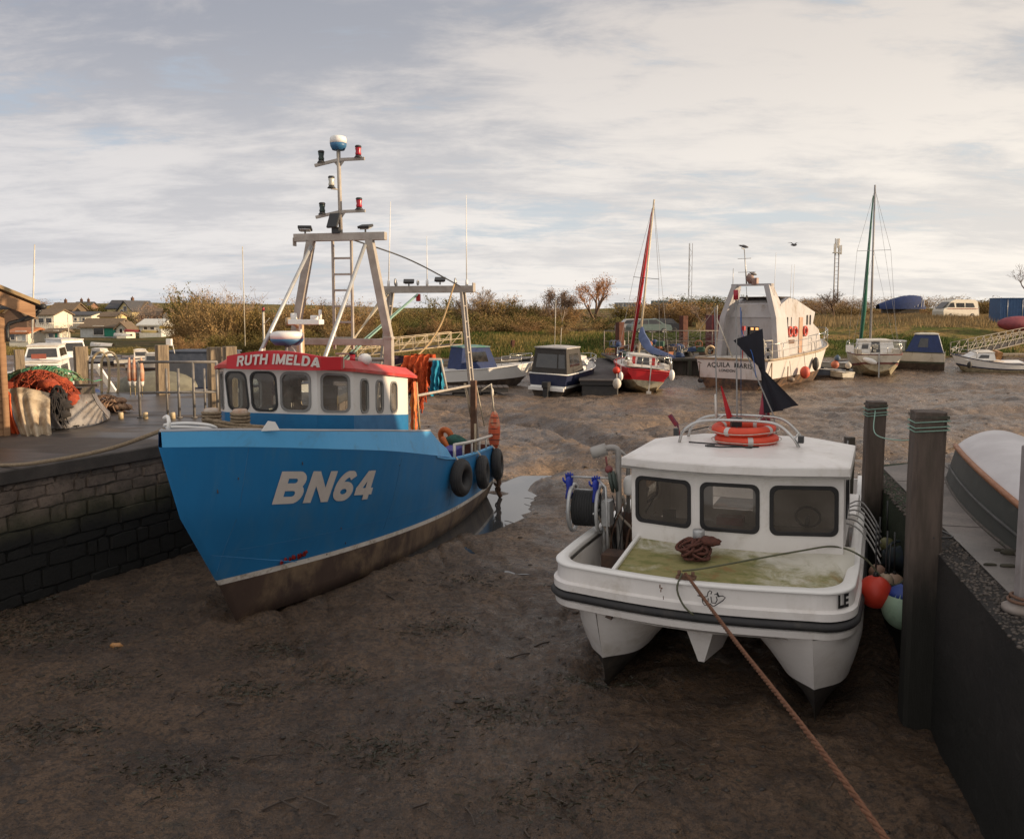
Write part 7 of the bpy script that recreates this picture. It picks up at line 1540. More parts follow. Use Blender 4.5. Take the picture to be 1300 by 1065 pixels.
for k, (u, v, Y, L, m_, l_) in enumerate(((214, 415, 125, 4.2, mat('yellow_gel', (.62, .38, .05)), 'yellow upturned boat ashore below the white cottage'), (168, 419, 122, 3.6, mat('red_gel', (.35, .04, .03)), 'red boat ashore in the village boatyard'), (156, 424, 118, 4.0, WHITE2, 'white boat ashore beside the tiny gabled shed'), (190, 420, 122, 3.8, mat('mustard_gel', (.5, .36, .12)), 'mustard boat ashore below the boat store'), (180, 420, 124, 3.2, WHITE2, 'cream boat ashore between the red and mustard boats'), (130, 436, 90, 4.0, WHITE2, 'white boat drawn up on the creek mud by the grassy point'))):
    P = PX(u, v, Y); t = thing('beached_boat', l_, 'boat', (P.x, P.y, P.z-.3), radians(75), 'boats ashore in the village'); q = MB(); rows = []
    for i in range(9): s = i/8; b_ = .75*sin(pi*min(1, .12+s*.55))**.7*(1 if s < .9 else .5); rows.append([Vector((b_*cos(a), L*(s-.5), .62*sin(a)*(.7+.3*s))) for a in [pi*j/8 for j in range(9)]])
    q.grid(rows); q.build('hull', m_, t); t.scale = (.7, .7, .7)
# ---- vegetation
def foliage_mat(name, cols, tr=.0):
    m = bpy.data.materials.new(name); m.use_nodes = True; T = NT(m.node_tree)
    co = T.new('ShaderNodeTexCoord').outputs['Object']; oi = T.new('ShaderNodeObjectInfo')
    n = T.ramp(T.noise(co, .55, 4, .6), .32, .68); c = T.mix(n, cols[0], cols[1]); c = T.mix(T.ramp(T.noise(co, 3.1, 3), .4, .66), c, cols[2])
    c = T.mix(T.math('MULTIPLY', oi.outputs['Random'], .6), c, cols[3])
    b = T.new('ShaderNodeBsdfPrincipled'); T.link(c, b.inputs['Base Color']); b.inputs['Roughness'].default_value = .9; b.inputs['Specular IOR Level'].default_value = .1
    o = T.new('ShaderNodeOutputMaterial'); T.link(b.outputs[0], o.inputs[0]); return m
SCRUB = foliage_mat('scrub_foliage', [(.42, .245, .11), (.31, .19, .085), (.19, .115, .06), (.28, .21, .09)])
SCRUBG = foliage_mat('green_scrub_foliage', [(.11, .12, .035), (.20, .16, .055), (.065, .07, .025), (.28, .17, .06)])
PURP = foliage_mat('birch_twigs', [(.30, .21, .16), (.34, .23, .15), (.21, .14, .11), (.30, .23, .16)])
def ribbon(V, F, a, b_, w_):
    d = (b_-a); s = d.cross(Vector((random.random()-.5, random.random()-.5, random.random()-.5))); s = s.normalized()*w_ if s.length > 1e-6 else Vector((w_, 0, 0)); n = len(V)
    V += [a-s, a+s, b_+s*.5, b_-s*.5]; F.append((n, n+1, n+2, n+3))
def bush_mesh(name, seed, h=1.0, nst=46, leaves=1500, m_=None, spread=.62, lf=.028, tw=.008):
    random.seed(seed); V = []; F = []; nod = []
    for k in range(nst):
        a = random.random()*6.28; r = random.random()**.5*spread*.45; p = Vector((r*cos(a), r*sin(a), -.03)); d = Vector((cos(a)*.5*random.random(), sin(a)*.5*random.random(), 1)).normalized()
        L = h*random.uniform(.6, 1.05)*(1-.35*r)
        for s in range(6):
            q_ = p+d*L/6; ribbon(V, F, p, q_, tw*(1.5-s*.2)); d = (d+Vector((random.uniform(-.3, .3)+cos(a)*.07, random.uniform(-.3, .3)+sin(a)*.07, .0))).normalized(); p = q_; nod.append((p, d))
            if s > 0:
                for _ in range(3):
                    e = (d+Vector((random.uniform(-1, 1), random.uniform(-1, 1), random.uniform(-.3, .7)))).normalized()*L*random.uniform(.08, .2); ribbon(V, F, p, p+e, tw*.55); nod.append((p+e, e))
    for k in range(leaves):
        p, d = random.choice(nod); p = p+Vector((random.gauss(0, .035), random.gauss(0, .035), random.gauss(0, .035)))
        if p.z < 0: continue
        ribbon(V, F, p, p+Vector((random.uniform(-1, 1), random.uniform(-1, 1), random.uniform(-1, 1)))*lf*1.3, lf*random.uniform(.4, 1))
    me = bpy.data.meshes.new(name); me.from_pydata([tuple(v) for v in V], [], F); me.materials.append(m_ or SCRUB); return me
BM0 = [bush_mesh('scrub', 11+i, nst=60, leaves=3000, lf=.017, tw=.007) for i in range(3)]; BM1 = [bush_mesh('green_scrub', 31+i, leaves=3600, m_=SCRUBG, lf=.022) for i in range(2)]; BM2 = [bush_mesh('bare_shrub', 51+i, nst=64, leaves=1300, m_=PURP, lf=.010, tw=.0045) for i in range(2)]
KIND = [('orange-brown', BM0), ('dull green', BM1), ('bare purple-brown', BM2)]
def bush(u, Y, h, w_, k, where, zoff=-.15):
    P = ground(u, Y); me = random.choice(KIND[k][1]); o = bpy.data.objects.new('scrub_bush', me); COL.objects.link(o); o.location = P+Vector((0, 0, zoff))
    o.scale = (w_, w_*.9, h); o.rotation_euler = (0, 0, random.random()*6.28); tag(o, '%s scrub bush %s' % (KIND[k][0], where), 'bush', 'scrub bushes along the far bank: '+KIND[k][0]); return o
def topv(u): # skyline of the scrub in the photograph
    return float(np.interp(u, [205, 225, 240, 262, 290, 310, 325, 345, 380, 400, 430, 455, 500, 545, 570, 600, 620, 650, 690, 712, 722], [398, 378, 372, 380, 384, 382, 388, 386, 385, 380, 378, 388, 392, 384, 392, 384, 374, 384, 390, 378, 392]))
random.seed(77)
for u in range(236, 722, 12):
    if random.random() < .13: continue
    Y = random.uniform(92, 104); uu = u+random.uniform(-4, 4); g = ground(uu, Y); h = zat(topv(uu)+random.uniform(-6, 5), Y)-g.z
    bush(uu, Y, max(1.4, h*random.uniform(.8, 1.12)), random.uniform(3.6, 5.6), 0 if random.random() < .72 else 1, 'left of the path beyond the blue trawler' if u < 500 else 'between the far gangway and the path')
for u in range(240, 715, 15):
    Y = random.uniform(80, 89); g = ground(u, Y); bush(u+random.uniform(-5, 5), Y, random.uniform(1.3, 2.4), random.uniform(2.4, 3.8), 1 if random.random() < .62 else 0, 'low at the foot of the left scrub' if u < 500 else 'low at the foot of the middle scrub')
for (u, vt, Y, w_, k, l_) in ((238, 366, 112, 5, 0, 'tallest at the left end above the creek'), (290, 362, 108, 6.5, 2, 'rising behind the canopied boat mast'), (262, 364, 115, 6, 2, 'second left of the exhaust pipe'), (196, 384, 150, 8, 2, 'behind the white gabled cottage'), (188, 388, 170, 6, 2, 'behind the yellow house wing'), (445, 372, 110, 6, 2, 'seen through the trawler ladder'), (605, 372, 108, 7, 2, 'right of the trawler aft gantry'), (625, 372, 104, 6, 0, 'just right of the aft gantry top'), (683, 378, 104, 5, 2, 'beside the birches left of the path'), (560, 376, 112, 5, 1, 'behind the aft gantry beam'),
        (775, 398, 96, 5, 1, 'right of the path under the bare oak'), (745, 402, 92, 4, 0, 'at the right verge of the path'), (830, 378, 118, 6, 0, 'behind the parked cars'), (845, 384, 112, 6, 0, 'right behind the dark car'), (862, 380, 110, 6, 0, 'behind the rusty square pile'), (885, 378, 108, 6.5, 0, 'left of the maroon container'), (905, 382, 112, 6, 2, 'above the maroon container'), (925, 384, 108, 6, 1, 'behind the motor yacht stern'), (1043, 380, 118, 6, 0, 'under the phone mast'), (1062, 374, 112, 8, 2, 'wide and bare in front of the phone mast'), (1080, 384, 108, 5, 0, 'right of the phone mast'), (1148, 388, 104, 5, 0, 'below the tarpaulined boat'), (1172, 392, 102, 5, 0, 'left of the campervan'), (1232, 380, 112, 6, 0, 'right behind the campervan'), (1248, 378, 110, 7, 1, 'between campervan and blue container'), (1262, 382, 108, 6, 0, 'left of the blue container'), (1190, 390, 112, 5, 1, 'just behind the campervan nose')):
    g = ground(u, Y); bush(u, Y, max(1.2, (zat(vt, Y)-g.z)*1.05), w_, k, l_)
for u in list(range(1080, 1200, 17))+list(range(955, 1040, 17)): bush(u, random.uniform(108, 118), random.uniform(.9, 1.6), random.uniform(3.5, 5), 0, 'low on the slope of the right bank')
for u in range(-40, 1340, 34):
    Y = random.uniform(150, 210); g = ground(u, Y); bush(u, Y, random.uniform(2.2, 3.6), random.uniform(8, 13), random.choice((0, 1, 2)), 'in the far hedge line on the horizon')
# bare trees
def bare_tree(name, label, u, Y, h, seed, m_, spread=.5, depth=6, tw=1.0, leaf=None, trunk_r=.03, start=.25):
    random.seed(seed); g = ground(u, Y); t = thing(name, label, 'tree', g); B_ = MB(); V = []; F = []; TK = MB(); tips = []
    def grow(p, d, L, r, k):
        q_ = p+d*L; m2 = p.lerp(q_, .5)+Vector((random.uniform(-1, 1), random.uniform(-1, 1), 0))*L*.06
        if k >= depth-2: (TK if k == depth else B_).tube([p, m2, q_], [r, r*.85, r*.7], 5, cap=False)
        else: ribbon(V, F, p, m2, max(r, .012*tw)); ribbon(V, F, m2, q_, max(r*.7, .010*tw))
        tips.append(q_)
        if k == 0: return
        for _ in range(3 if k > 1 else 4):
            a = Vector((random.uniform(-1, 1), random.uniform(-1, 1), random.uniform(-.25, .6)))*spread*1.5; grow(q_ if random.random() < .6 else m2, (d+a).normalized(), L*random.uniform(.62, .86), r*.62, k-1)
    grow(Vector((0, 0, -.2)), Vector((random.uniform(-.05, .05), 0, 1)), h*start, h*trunk_r, depth); TK.build('trunk', m_, t)
    if leaf:
        for _ in range(1500):
            p = random.choice(tips[len(tips)//4:])+Vector((random.gauss(0, .25), random.gauss(0, .25), random.gauss(0, .2))); ribbon(V, F, p, p+Vector((random.uniform(-1, 1), random.uniform(-1, 1), random.uniform(-1, 1)))*.10, .05)
    B_.add(V, F, 1 if leaf else 0, False); B_.build('crown', [m_, leaf] if leaf else m_, t, recalc=False); return t
BARK = mat('brown_bark', (.16, .10, .06), (.11, .07, .05), .9, scale=2, bump=.3); BIRCH = mat('birch_bark', (.50, .42, .34), (.35, .26, .2), .8); RUS = foliage_mat('russet_leaves', [(.42, .20, .09), (.34, .16, .08), (.26, .12, .06), (.4, .22, .1)])
bare_tree('bare_oak', 'wide russet-leaved oak standing right of the path', 757, 98, 10.0, 4, BARK, .5, 6, 1.5, RUS, .03, .2)
bare_tree('bare_tree', 'pale bare tree at the right edge of the picture', 1300, 88, 9.5, 8, BARK, .55, 6, 1.3, None, .024, .24)
bare_tree('bare_tree', 'bare bushy tree in front of the phone mast', 1058, 104, 6.2, 12, BARK, .6, 6, 1.5, None, .025, .18)
bare_tree('birch_tree', 'left white-stemmed birch beside the path', 704, 97, 5.4, 15, BIRCH, .28, 5, 1.3, PURP, .012, .3)
bare_tree('birch_tree', 'right white-stemmed birch beside the path', 714, 96, 4.4, 16, BIRCH, .28, 5, 1.3, PURP, .012, .3)
bare_tree('bare_tree', 'bare purple tree behind the village cottages', 196, 160, 7, 18, BARK, .45, 5, 2.2, PURP, .02, .25)
bare_tree('bare_tree', 'bare tree above the left scrub behind the canopied boat', 284, 106, 6.8, 22, BARK, .5, 6, 1.4, PURP, .018, .22)
for k, (u, Y, vt, l_, dn) in enumerate(((228, 104, 372, 'bare tree at the left end of the scrub above the creek', 5), (256, 100, 366, 'bare tree between the white whip mast and the tallest scrub', 5), (306, 103, 372, 'bare tree just left of the trawler exhaust pipe', 5), (412, 100, 374, 'bare tree seen left of the trawler ladder', 5), (470, 102, 378, 'bare tree behind the main gantry leg', 5), (590, 100, 376, 'bare tree behind the aft gantry leg', 5), (622, 98, 366, 'bare tree just right of the aft gantry', 6), (648, 102, 376, 'bare tree midway between aft gantry and the path', 5), (690, 99, 372, 'bare tree left of the two birches', 5), (838, 108, 378, 'bare tree behind the red yacht mast', 5), (892, 104, 374, 'bare tree left of the motor yacht arch', 5), (1078, 108, 384, 'small bare tree right of the phone mast', 5))):
    bare_tree('bare_tree', l_, u, Y, (zat(vt, Y)-ground(u, Y).z)*1.45, 60+k, BARK if k % 2 else PURP, .5, dn, 1.5, None, .018, .22)
def conifer(label, u, Y, h, seed):
    random.seed(seed); g = ground(u, Y); t = thing('conifer', label, 'tree', g); q = MB(); q.tube([(0, 0, -.2), (0, 0, h)], [h*.02, .01], 6); q.build('trunk', BARK, t); V = []; F = []
    for k in range(2600):
        z = random.uniform(.12, 1)**.8*h; r = (1-z/h)*.24*h*(.55+.45*abs(sin(z*4))); a = random.random()*6.28; rr = r*random.random()**.5; p = Vector((rr*cos(a), rr*sin(a), z)); ribbon(V, F, p, p+Vector((cos(a)*.16, sin(a)*.16, -.05)), .045)
    q = MB(); q.add(V, F); q.build('crown', mat('dark_needles', (.03, .045, .03), (.05, .06, .035), .9, bump=0), t, recalc=False)
conifer('taller dark conifer beyond the bend of the path', 716, 118, 4.9, 2); conifer('shorter dark conifer right of the taller one', 724, 120, 4.2, 3)
# reeds and grass
def tufts(name, n, ur, yr, hh, cols, seed, w_=.03, dens=lambda x, y: 1):
    random.seed(seed); V = []; F = []
    while len(F) < n:
        Y = random.uniform(*yr); u = random.uniform(*ur); x = PX(u, 400, Y).x
        if noise.noise((x*.12, Y*.2, seed))+.3 < random.random()*dens(x, Y)*.8: continue
        z = tz(x, Y)
        if z < .55: continue
        h = random.uniform(*hh)*(1+.6*noise.noise((x*.4, Y*.4, 2))); b_ = Vector((x, Y, z-.05)); k = len(V); dx, dy = random.uniform(-.2, .2), random.uniform(-.2, .2); V += [b_+Vector((-w_, 0, 0)), b_+Vector((w_, random.uniform(-w_, w_), 0)), b_+Vector((dx, dy, h))]; F.append((k, k+1, k+2))
    me = bpy.data.meshes.new(name); me.from_pydata([tuple(v) for v in V], [], F); me.materials.append(foliage_mat(name+'_blades', cols)); o = bpy.data.objects.new(name, me); COL.objects.link(o); tag(o, kind='stuff'); return o
tufts('dry_reeds', 20000, (885, 1330), (84, 108), (.25, .75), [(.36, .25, .12), (.26, .17, .08), (.32, .24, .13), (.24, .17, .08)], 3, .035)
tufts('straw_grass', 24000, (-40, 780), (74, 90), (.2, .5), [(.38, .27, .10), (.26, .20, .07), (.14, .13, .04), (.30, .22, .08)], 4, .035)
tufts('green_sedge', 22000, (560, 1330), (73, 83), (.15, .5), [(.06, .10, .022), (.10, .13, .03), (.035, .055, .015), (.12, .12, .03)], 6, .035)
# track and path
q = MB(); rows = []
for (u, v) in ((690, 416), (705, 411), (722, 408), (736, 404), (742, 400), (735, 396), (722, 393)): pass
P = [(3.5, 83), (5.5, 88), (7.6, 93), (8.2, 99), (8.0, 106), (7.0, 114), (5.5, 124)]
for c in crom([(x, y, 0) for x, y in P], 40): rows.append([(c.x-1.5, c.y, tz(c.x-1.5, c.y)+.06), (c.x, c.y, tz(c.x, c.y)+.09), (c.x+1.5, c.y, tz(c.x+1.5, c.y)+.06)])
q.grid(rows); struct('path', q, mat('purple_gravel', (.17, .125, .12), (.12, .09, .085), .85, scale=1.5))
q = MB(); q.grid([[(x, y, tz(x, y)+.05) for x in np.linspace(3.5, 17, 20)] for y in np.linspace(84, 95, 8)]); struct('slipway', q, mat('gravel_hard', (.21, .15, .11), (.14, .10, .08), .85, scale=1))
# ---- vehicles
def wheel(par, c, r=.33, w_=.22):
    q = MB(); q.lathe([(r*.6, -w_/2), (r*.93, -w_/2), (r, -w_/2+.03), (r, w_/2-.03), (r*.93, w_/2), (r*.6, w_/2)], 20, c, (0, 1, 0)); wo = q.build('wheel', BLACKR, par); q = MB(); q.lathe([(r*.58, -w_/2-.012), (r*.5, -w_/2-.02), (.06, -w_/2+.02), (.05, -w_/2-.01)], 16, c, (0, 1, 0)); q.build('rim', GALV, wo)
def car(name, label, u, Y, L, prof, glassp, m_, rz, W_=1.75, cat='car', extra=None):
    g = ground(u, Y); t = thing(name, label, cat, g+Vector((0, 0, .05)), rz); F2 = fr((0, 0, 0), (1, 0, 0), (0, 0, 1)); q = MB(); n = len(prof)
    ins = [(x*.97, z) if z > 1.0 else (x, z) for x, z in prof]
    V = []
    for s, k in ((-1, 1), (1, 1)): V += [(x, s*(W_/2-(.16*(z-.9)/.8 if z > .9 else 0)), z) for x, z in prof]
    q.add(V, [tuple(range(n)), tuple(range(n, 2*n))[::-1]]+[(i, (i+1) % n, n+(i+1) % n, n+i) for i in range(n)]); q.build('body', m_, t, bevel=.03)
    for gp in glassp:
        for s in (-1, 1): q = MB(); q.add([(x, s*(W_/2-.16*(z-.9)/.8+.012), z) for x, z in gp], [tuple(range(len(gp)))]); q.build('window', DGLASS, t)
    for x in (-L*.3, L*.31): wheel(t, (x, -W_/2+.1, .33)); wheel(t, (x, W_/2-.1, .33))
    if extra: extra(t)
    return t
CP = [(-2.2, .3), (-2.25, .75), (-2.15, 1.0), (-1.75, 1.05), (-1.25, 1.55), (.6, 1.6), (1.35, 1.1), (2.1, .95), (2.25, .6), (2.2, .3)]
CG = [[(-1.5, 1.06), (-1.15, 1.48), (-.35, 1.51), (-.35, 1.06)], [(-.25, 1.06), (-.25, 1.51), (.55, 1.52), (1.15, 1.08)]]
SILV = mat('silver_paint', (.50, .48, .46), (.45, .43, .42), .3, bump=0); GRP = mat('grey_green_paint', (.13, .17, .16), (.1, .14, .13), .3, bump=0); DKC = mat('dark_car_paint', (.03, .03, .035), None, .25, bump=0)
car('parked_car', 'silver car parked leftmost beside the path', 808, 90.5, 4.5, CP, CG, SILV, 0)
car('parked_car', 'grey-green car parked in front of the silver and dark cars', 824, 87.5, 4.3, CP, CG, GRP, radians(10))
car('parked_car', 'dark estate car parked rightmost behind the red yacht mast', 838, 91.5, 4.6, CP, CG, DKC, radians(180))
VP = [(-2.25, .35), (-2.3, .9), (-2.2, 1.15), (-1.75, 1.3), (-1.25, 1.95), (-.6, 2.2), (1.9, 2.15), (2.2, 1.95), (2.3, 1.2), (2.3, .35)]
VG = [[(-1.7, 1.32), (-1.25, 1.82), (-.85, 1.85), (-.8, 1.32)], [(-.6, 1.32), (-.6, 1.8), (.45, 1.8), (.45, 1.32)], [(.6, 1.32), (.6, 1.8), (1.6, 1.78), (1.75, 1.32)]]
VAN = mat('cream_van_paint', (.62, .56, .46), (.55, .5, .4), .4, bump=0)
def vx(t):
    q = MB(); q.box((0.2, -.89, 1.18), (3.9, .012, .05)); q.build('stripe', mat('red_stripe', (.4, .06, .04)), t); q = MB(); q.add([(-2.18, -.6, 1.2), (-2.18, .6, 1.2), (-1.32, .55, 1.9), (-1.32, -.55, 1.9)], [(0, 1, 2, 3)]); q.xf(lambda v: v+Vector((-.03, 0, .02))); q.build('windscreen', DGLASS, t)
car('campervan', 'cream high-roofed campervan with red stripe parked on the right bank', 1213, 93, 4.5, VP, VG, VAN, radians(12), 1.8, 'campervan', vx)
# containers, tarped boat, masts
def container(label, u0, u1, Y, zb, h, m_, rz=0):
    a, b_ = PX(u0, 400, Y).x, PX(u1, 400, Y).x; t = thing('shipping_container', label, 'container', ((a+b_)/2, Y, zb), rz); w_ = b_-a; q = MB(); P = []
    n = 40
    for k in range(n): x = -w_/2+w_*k/(n-1); P.append((x, (.0 if (k//2) % 2 else .05)))
    q.prism(P+[(w_/2, 2.4), (-w_/2, 2.4)], -1, h); q.build('shell', m_, t); q = MB(); q.box((0, 1.2, h+.03), (w_+.1, 2.5, .06)); q.box((-w_/2+.05, -.02, h/2), (.12, .08, h)); q.box((w_/2-.05, -.02, h/2), (.12, .08, h)); q.build('frame', m_, t)
    for s in (-.25, .25): q = MB(); q.tube([(w_*s, -.04, .1), (w_*s, -.04, h-.1)], .03, 5); q.build('locking_bar', GALV, t)
container('blue steel container at the far right on the bank', 1270, 1306, 86, zat(404, 86), zat(379, 86)-zat(404, 86), mat('container_blue', (.03, .075, .17), (.05, .11, .22), .6), radians(-6))
container('maroon container behind the stern of the motor yacht', 904, 930, 74, zat(428, 74), zat(401, 74)-zat(428, 74), mat('container_maroon', (.13, .015, .02), (.10, .012, .016), .6))
container('long low grey shed roof on the skyline behind the cars', 782, 815, 170, zat(396, 170), 1.8, mat('shed_grey', (.2, .22, .24)))
container('green-blue store behind the red yacht mast', 829, 852, 150, zat(398, 150), 2.2, mat('store_teal', (.05, .12, .14)))
t = thing('tarped_boat', 'boat wrapped in blue tarpaulin laid up on the right bank', 'boat', PX(1146, 393, 100)); q = MB(); rows = []
for i in range(20):
    s = i/19; h = .55+1.15*sin(pi*min(1, .05+s*.62))**1.3 if s < .95 else .6; b_ = 1.1*sin(pi*min(1, .1+s*.75))**.6; rows.append([Vector((-3.0+5.4*s, b_*cos(a), (.05 if sin(a) < .1 else h*sin(a)**.7)+.05*noise.noise((i*.8, j, 3)))) for j, a in enumerate([pi*j/10 for j in range(11)])])
q.grid(rows); q.build('cover', NAVY, t); q = MB(); 
for x in (.6, .9, 1.3, 1.7, 2.0): q.tube([(x, -1.02, .3), (x+.3, -.6, 1.25), (x+.35, 0, 1.72)], .03, 4)
q.build('tie_line', WHITE2, t); q = MB(); q.box((-.3, 0, -.2), (4.4, .4, .5)); q.build('keel_cradle', WOODD, t)
def pylon(name, label, u, Y, vt, w_, lat=True):
    g = ground(u, Y); h = zat(vt, Y)-g.z; t = thing(name, label, 'mast', g); q = MB()
    if lat:
        for a in (0, 2.09, 4.19): q.tube([(w_*cos(a), w_*sin(a), 0), (w_*cos(a), w_*sin(a), h)], .05, 4)
        for k in range(int(h/.9)): a = k*2.09; q.tube([(w_*cos(a), w_*sin(a), k*.9), (w_*cos(a+2.09), w_*sin(a+2.09), k*.9+.9)], .03, 3)
        q.build('lattice', mat('mast_grey', (.38, .36, .35), None, .6), t)
    else:
        for dx in (-.35, .35): q.tube([(dx, 0, 0), (dx, 0, h*.80)], .12, 8)
        for k in range(14): q.box((0, 0, h*.05+k*h*.055), (.8, .06, .06))
        q.build('tower', mat('mast_grey', (.38, .36, .35), None, .6), t); q = MB(); q.tube([(-.3, 0, h*.78), (-.3, 0, h)], .16, 8); q.tube([(.3, 0, h*.78), (.3, 0, h)], .16, 8); q.box((0, 0, h*.80), (1.3, 1, .15)); q.build('antenna_head', WHITE2, t)
        for dx, z in ((-.55, .86), (.6, .84), (.0, .93)): q = MB(); q.box((dx, -.25, h*z), (.25, .2, 1.6)); q.build('panel_antenna', WHITE2, t)
pylon('lattice_mast', 'thin lattice radio mast on the skyline left of the motor yacht', 875, 150, 309, .35); pylon('phone_mast', 'grey phone mast with panel aerials beyond the bare bush', 1060, 150, 303, .3, False)
# gangways and wharf
def gangway(label, A, B_, w_=1.2, h=1.0, n=8, m_=None, name='gangway'):
    A, B_ = Vector(A), Vector(B_); t = thing(name, label, 'gangway', A); d = B_-A; s = Vector((d.y, -d.x, 0)).normalized()*w_; m_ = m_ or mat('cream_rails', (.50, .40, .26), (.38, .3, .2), .5)
    q = MB(); q.bar((0, 0, 0)+Vector(s)*.5 if False else Vector(s)*.5, d+s*.5, w_, .1, mi=0); q.build('deck', WOODP, t); q = MB()
    for o_ in (Vector(), s):
        q.tube([o_+Vector((0, 0, h)), o_+d+Vector((0, 0, h))], .035, 5); q.tube([o_, o_+d], .05, 5); q.tube([o_+Vector((0, 0, h*.5)), o_+d+Vector((0, 0, h*.5))], .035, 4)
        for k in range(n+1):
            p = o_+d*(k/n); q.tube([p, p+Vector((0, 0, h))], .045, 5)
            if k < n: q.tube([p, o_+d*((k+1)/n)+Vector((0, 0, h))], .03, 4)
    q.build('railing', m_, t); return t
gangway('beige truss gangway rising behind the draped nets', PX(440, 452, 60), PX(573, 437, 68)); gangway('pale-railed gangway running down the right bank', PX(1206, 452, 62), PX(1302, 430, 74), m_=mat('grey_rails', (.20, .17, .13), (.15, .13, .1), .6), n=10)
t = thing('timber_jetty', 'timber jetty on short posts at the far right', 'jetty', PX(1278, 452, 62)); q = MB(); q.box((0, 0, .1), (6.5, 2.0, .14)); q.build('deck', PILE, t)
for k in range(4): q = MB(); q.box((-2.4+k*1.7, -.8, -.6), (.25, .25, 1.3)); q.build('leg', PILE, t)
t = thing('maroon_boat', 'upturned maroon dinghy before the blue container', 'dinghy', PX(1293, 411, 82)); q = MB(); q.ball((0, 0, 0), 1, 16, (2.1, .8, .75)); q.build('hull', mat('maroon_gel', (.28, .05, .06), (.2, .04, .05), .5), t)
wh = thing('timber_wharf', 'dark timber wharf cluttered with fishing gear left of the motor yacht', 'wharf', (12.0, 60.0, 0)); q = MB(); q.box((0, 0, 1.42), (10.4, 7.5, .16)); q.build('deck', WOODD, wh)
for k in range(9): q = MB(); q.box((-5+k*1.25, -3.6, .6), (.28, .28, 1.7)); q.build('pile', WOODD, wh)
q = MB(); q.box((0, -3.3, .7), (10.2, .1, 1.3)); q.build('planking', WOODD, wh)
q = MB(); 
for k in range(12): q.tube([(-5+k*.91, 3.4, 1.5), (-5+k*.91, 3.4, 3.2)], .04, 5)
q.tube([(-5, 3.4, 3.2), (5, 3.4, 3.2)], .04, 5); q.tube([(-5, 3.4, 2.4), (5, 3.4, 2.4)], .03, 5)
for k in range(60): q.tube([(-5+k*.168, 3.4, 1.5), (-5+((k*7) % 60)*.168, 3.4, 3.2)], .008, 3)
q.build('fence', mat('wharf_fence', (.30, .25, .2), (.2, .17, .14), .7), wh)
for u, vt, vb, Y, w_, l_ in ((787, 409, 456, 60, .95*.5, 'rusty steel pile at the left end of the wharf'), (868, 401, 422, 66, .5, 'short rusty pile behind the wharf fence'), (651, 432, 446, 76, .3, 'dark stake on the bank behind the pontoon')):
    P = PX(u, vt, Y); t = thing('steel_pile', l_, 'pile', (P.x, P.y, .1), .5); q = MB(); q.box((0, 0, (P.z-.1)/2), (w_, w_, P.z-.1)); q.build('shaft', mat('red_rust', (.12, .04, .022), (.07, .028, .018), .85, scale=3), t, bevel=.02)
GEAR = [('fish_box', 'box', lambda q: q.box((0, 0, .18), (.8, .5, .34))), ('lobster_pot', 'pot', lambda q: [q.torus((0, .3*k, .2), .25, .025, (0, 1, 0), 12, 4) for k in (-1, 0, 1)]+[q.box((0, 0, .03), (.5, .7, .04))]), ('net_float', 'float', lambda q: q.ball((0, 0, .2), .2, 12)), ('rope_pile', 'rope', lambda q: [q.torus((0, 0, .08+.07*k), .3-.03*k, .05, (.1*k, 0, 1), 14, 5) for k in range(4)])]
GC_ = [('orange', (.34, .12, .05)), ('blue', (.05, .08, .17)), ('white', (.40, .37, .32)), ('green', (.05, .11, .07)), ('brown', (.13, .08, .05)), ('black', (.03, .03, .03))]
PR = {}; random.seed(14)
for k in range(84):
    g = random.randrange(4); c = random.randrange(6); x, y = random.uniform(-4.8, 5.0), random.uniform(-3.2, 3.2); lay = random.choice((0, 0, 0, .36, .7))
    if (g, c) not in PR:
        q = MB(); GEAR[g][2](q); PR[(g, c)] = q.build(GEAR[g][0], mat('gear_'+GC_[c][0], GC_[c][1], None, .7)); o = PR[(g, c)]
    else: o = PR[(g, c)].copy(); COL.objects.link(o)
    o.location = (12+x, 60+y, 1.5+lay); o.rotation_euler = (0, 0, random.random()*3); row = 'front' if y < -1 else 'middle' if y < 1 else 'back'
    tag(o, '%s %s among the %s gear on the timber wharf, %s side' % (GC_[c][0], GEAR[g][0].replace('_', ' '), row, 'left' if x < -1.7 else 'right' if x > 1.7 else 'centre'), GEAR[g][1], '%s %ss on the timber wharf, %s %s' % (GC_[c][0], GEAR[g][0].replace('_', ' '), row, 'left' if x < -1.7 else 'right' if x > 1.7 else 'centre'))
q = MB(); q.torus((0, 0, 0), .33, .09, (.3, -1, 0), 20, 8); tag(q.build('lifebuoy', mat('pale_buoy', (.62, .38, .16), (.6, .5, .35)), loc=PX(902, 446, 56)), 'pale orange lifebuoy standing at the right end of the wharf', 'lifebuoy')
# weed, driftwood, stones on the mud
random.seed(9); V = MB()
for k in range(3200):
    Y = 5+random.random()**1.5*40; x = random.uniform(-.75, .6)*Y; 
    if noise.noise((x*.35, Y*.35, 4))+.15 < random.random()*.6: continue
    V.ball((x, Y, mz(x, Y)+.0), random.uniform(.008, .035)*(1+Y*.02), 5, (random.uniform(.8, 2), 1, random.uniform(.3, .6)), nz=.4)
tag(V.build('mud_debris', mat('mud_lumps', (.028, .022, .017), (.055, .042, .032), .6, scale=4), recalc=False), kind='stuff')
V = MB()
for k in range(420):
    Y = 6+random.random()*26; x = random.uniform(-.6, .5)*Y
    if noise.noise((x*.5, Y*.5, 14)) < .02: continue
    a = random.random()*6.28; L = random.uniform(.08, .35); z = mz(x, Y)+.012; V.tube(crom([(x, Y, z), (x+cos(a)*L*.5+random.uniform(-.05, .05), Y+sin(a)*L*.5, z+.015), (x+cos(a)*L, Y+sin(a)*L, z)], 5), random.uniform(.005, .014), 4)
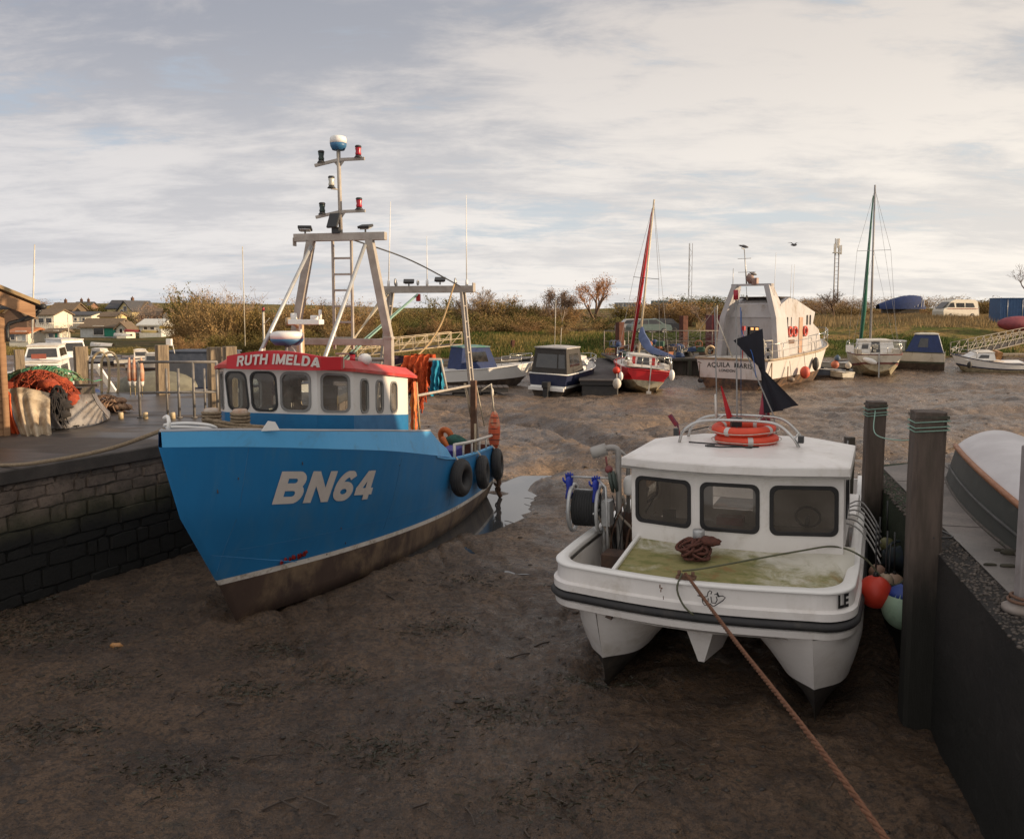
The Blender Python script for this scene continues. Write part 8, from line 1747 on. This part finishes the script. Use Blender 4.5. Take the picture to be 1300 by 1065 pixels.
tag(V.build('driftwood_scraps', mat('wet_twig', (.045, .032, .024), (.08, .06, .045), .6), recalc=False), kind='stuff')
for k in range(5):
    P = PX(*((118, 835), (172, 812), (706, 868), (800, 905), (1000, 470))[k], 11.0 if k < 2 else 9.6 if k < 4 else 50)
    u = (118, 172, 706, 800, 1000)[k]
random.seed(31); V = []; F = []
for (u, v, n, r) in ((50, 800, 900, .75), (115, 868, 260, .4), (60, 930, 300, .35), (350, 825, 200, .3), (310, 880, 200, .25), (560, 800, 260, .35), (640, 905, 420, .5), (760, 870, 300, .4), (480, 955, 350, .4), (215, 985, 300, .4), (700, 1010, 300, .4), (430, 860, 160, .3), (820, 975, 260, .4), (20, 760, 400, .4), (600, 740, 160, .5)):
    Y0 = (HC-.05)/math.tan(radians(5)+math.atan((v-487.5)/FPX)); X0 = PX(u, v, Y0).x
    for k in range(n):
        x, y = X0+random.gauss(0, r), Y0+random.gauss(0, r*.55); a = random.random()*6.28; L = random.uniform(.02, .09); z = mz(x, y)+random.uniform(.004, .03)
        ribbon(V, F, Vector((x, y, z)), Vector((x+cos(a)*L, y+sin(a)*L, z+random.uniform(-.01, .02))), random.uniform(.004, .012))
q = MB(); q.add(V, F); tag(q.build('seaweed', mat('bladder_weed', (.022, .024, .012), (.045, .035, .018), .45, scale=6), recalc=False), kind='stuff')
wcc = thing('crab_shell', 'small orange broken shell on the mud at lower left', 'shell', (0, 0, 0)); x, Y = -5.55, 11.35; wcc.location = (x, Y, mz(x, Y)+.01); q = MB(); q.ball((0, 0, 0), .07, 10, (1.4, .8, .5), nz=.4); q.build('shell', mat('orange_shell', (.5, .25, .08), (.4, .2, .08), .5), wcc)
# two gulls: one perched on the signal mast, one flying
def gull(label, P, fly, rz=0, s=1):
    t = thing('gull', label, 'bird', P, rz); q = MB(); q.lathe([(.005, -.28), (.05, -.2), (.085, -.08), (.09, .04), (.06, .14), (.045, .18), (.05, .22), (.03, .27), (.008, .33)], 12, (0, 0, .1), (0, 1, .25 if not fly else .05))
    if fly:
        for sx in (-1, 1): q.grid([[(0, .08, .12), (sx*.3, .12, .28), (sx*.65, -.02, .22), (sx*.68, -.05, .21)], [(0, -.1, .11), (sx*.3, -.03, .26), (sx*.62, -.09, .21), (sx*.67, -.07, .21)]])
    else: q.tube([(-.02, 0, .06), (-.02, 0, -.06)], .008, 4); q.tube([(.02, 0, .06), (.02, 0, -.06)], .008, 4)
    q.build('body', mat('gull_grey', (.12, .11, .11) if fly else (.3, .3, .3)), t)
gull('dark gull flying over the bow of the motor yacht', PX(1008, 313, 60), True, .5); gull('gull perched on top of the motor yacht signal mast', wloc(AQ, (-.57, 2.45, 8.36)), False, 1.2); gull('gull perched on the radar arch of the motor yacht', wloc(AQ, (.05, 2.45, 6.75)), False, 2)
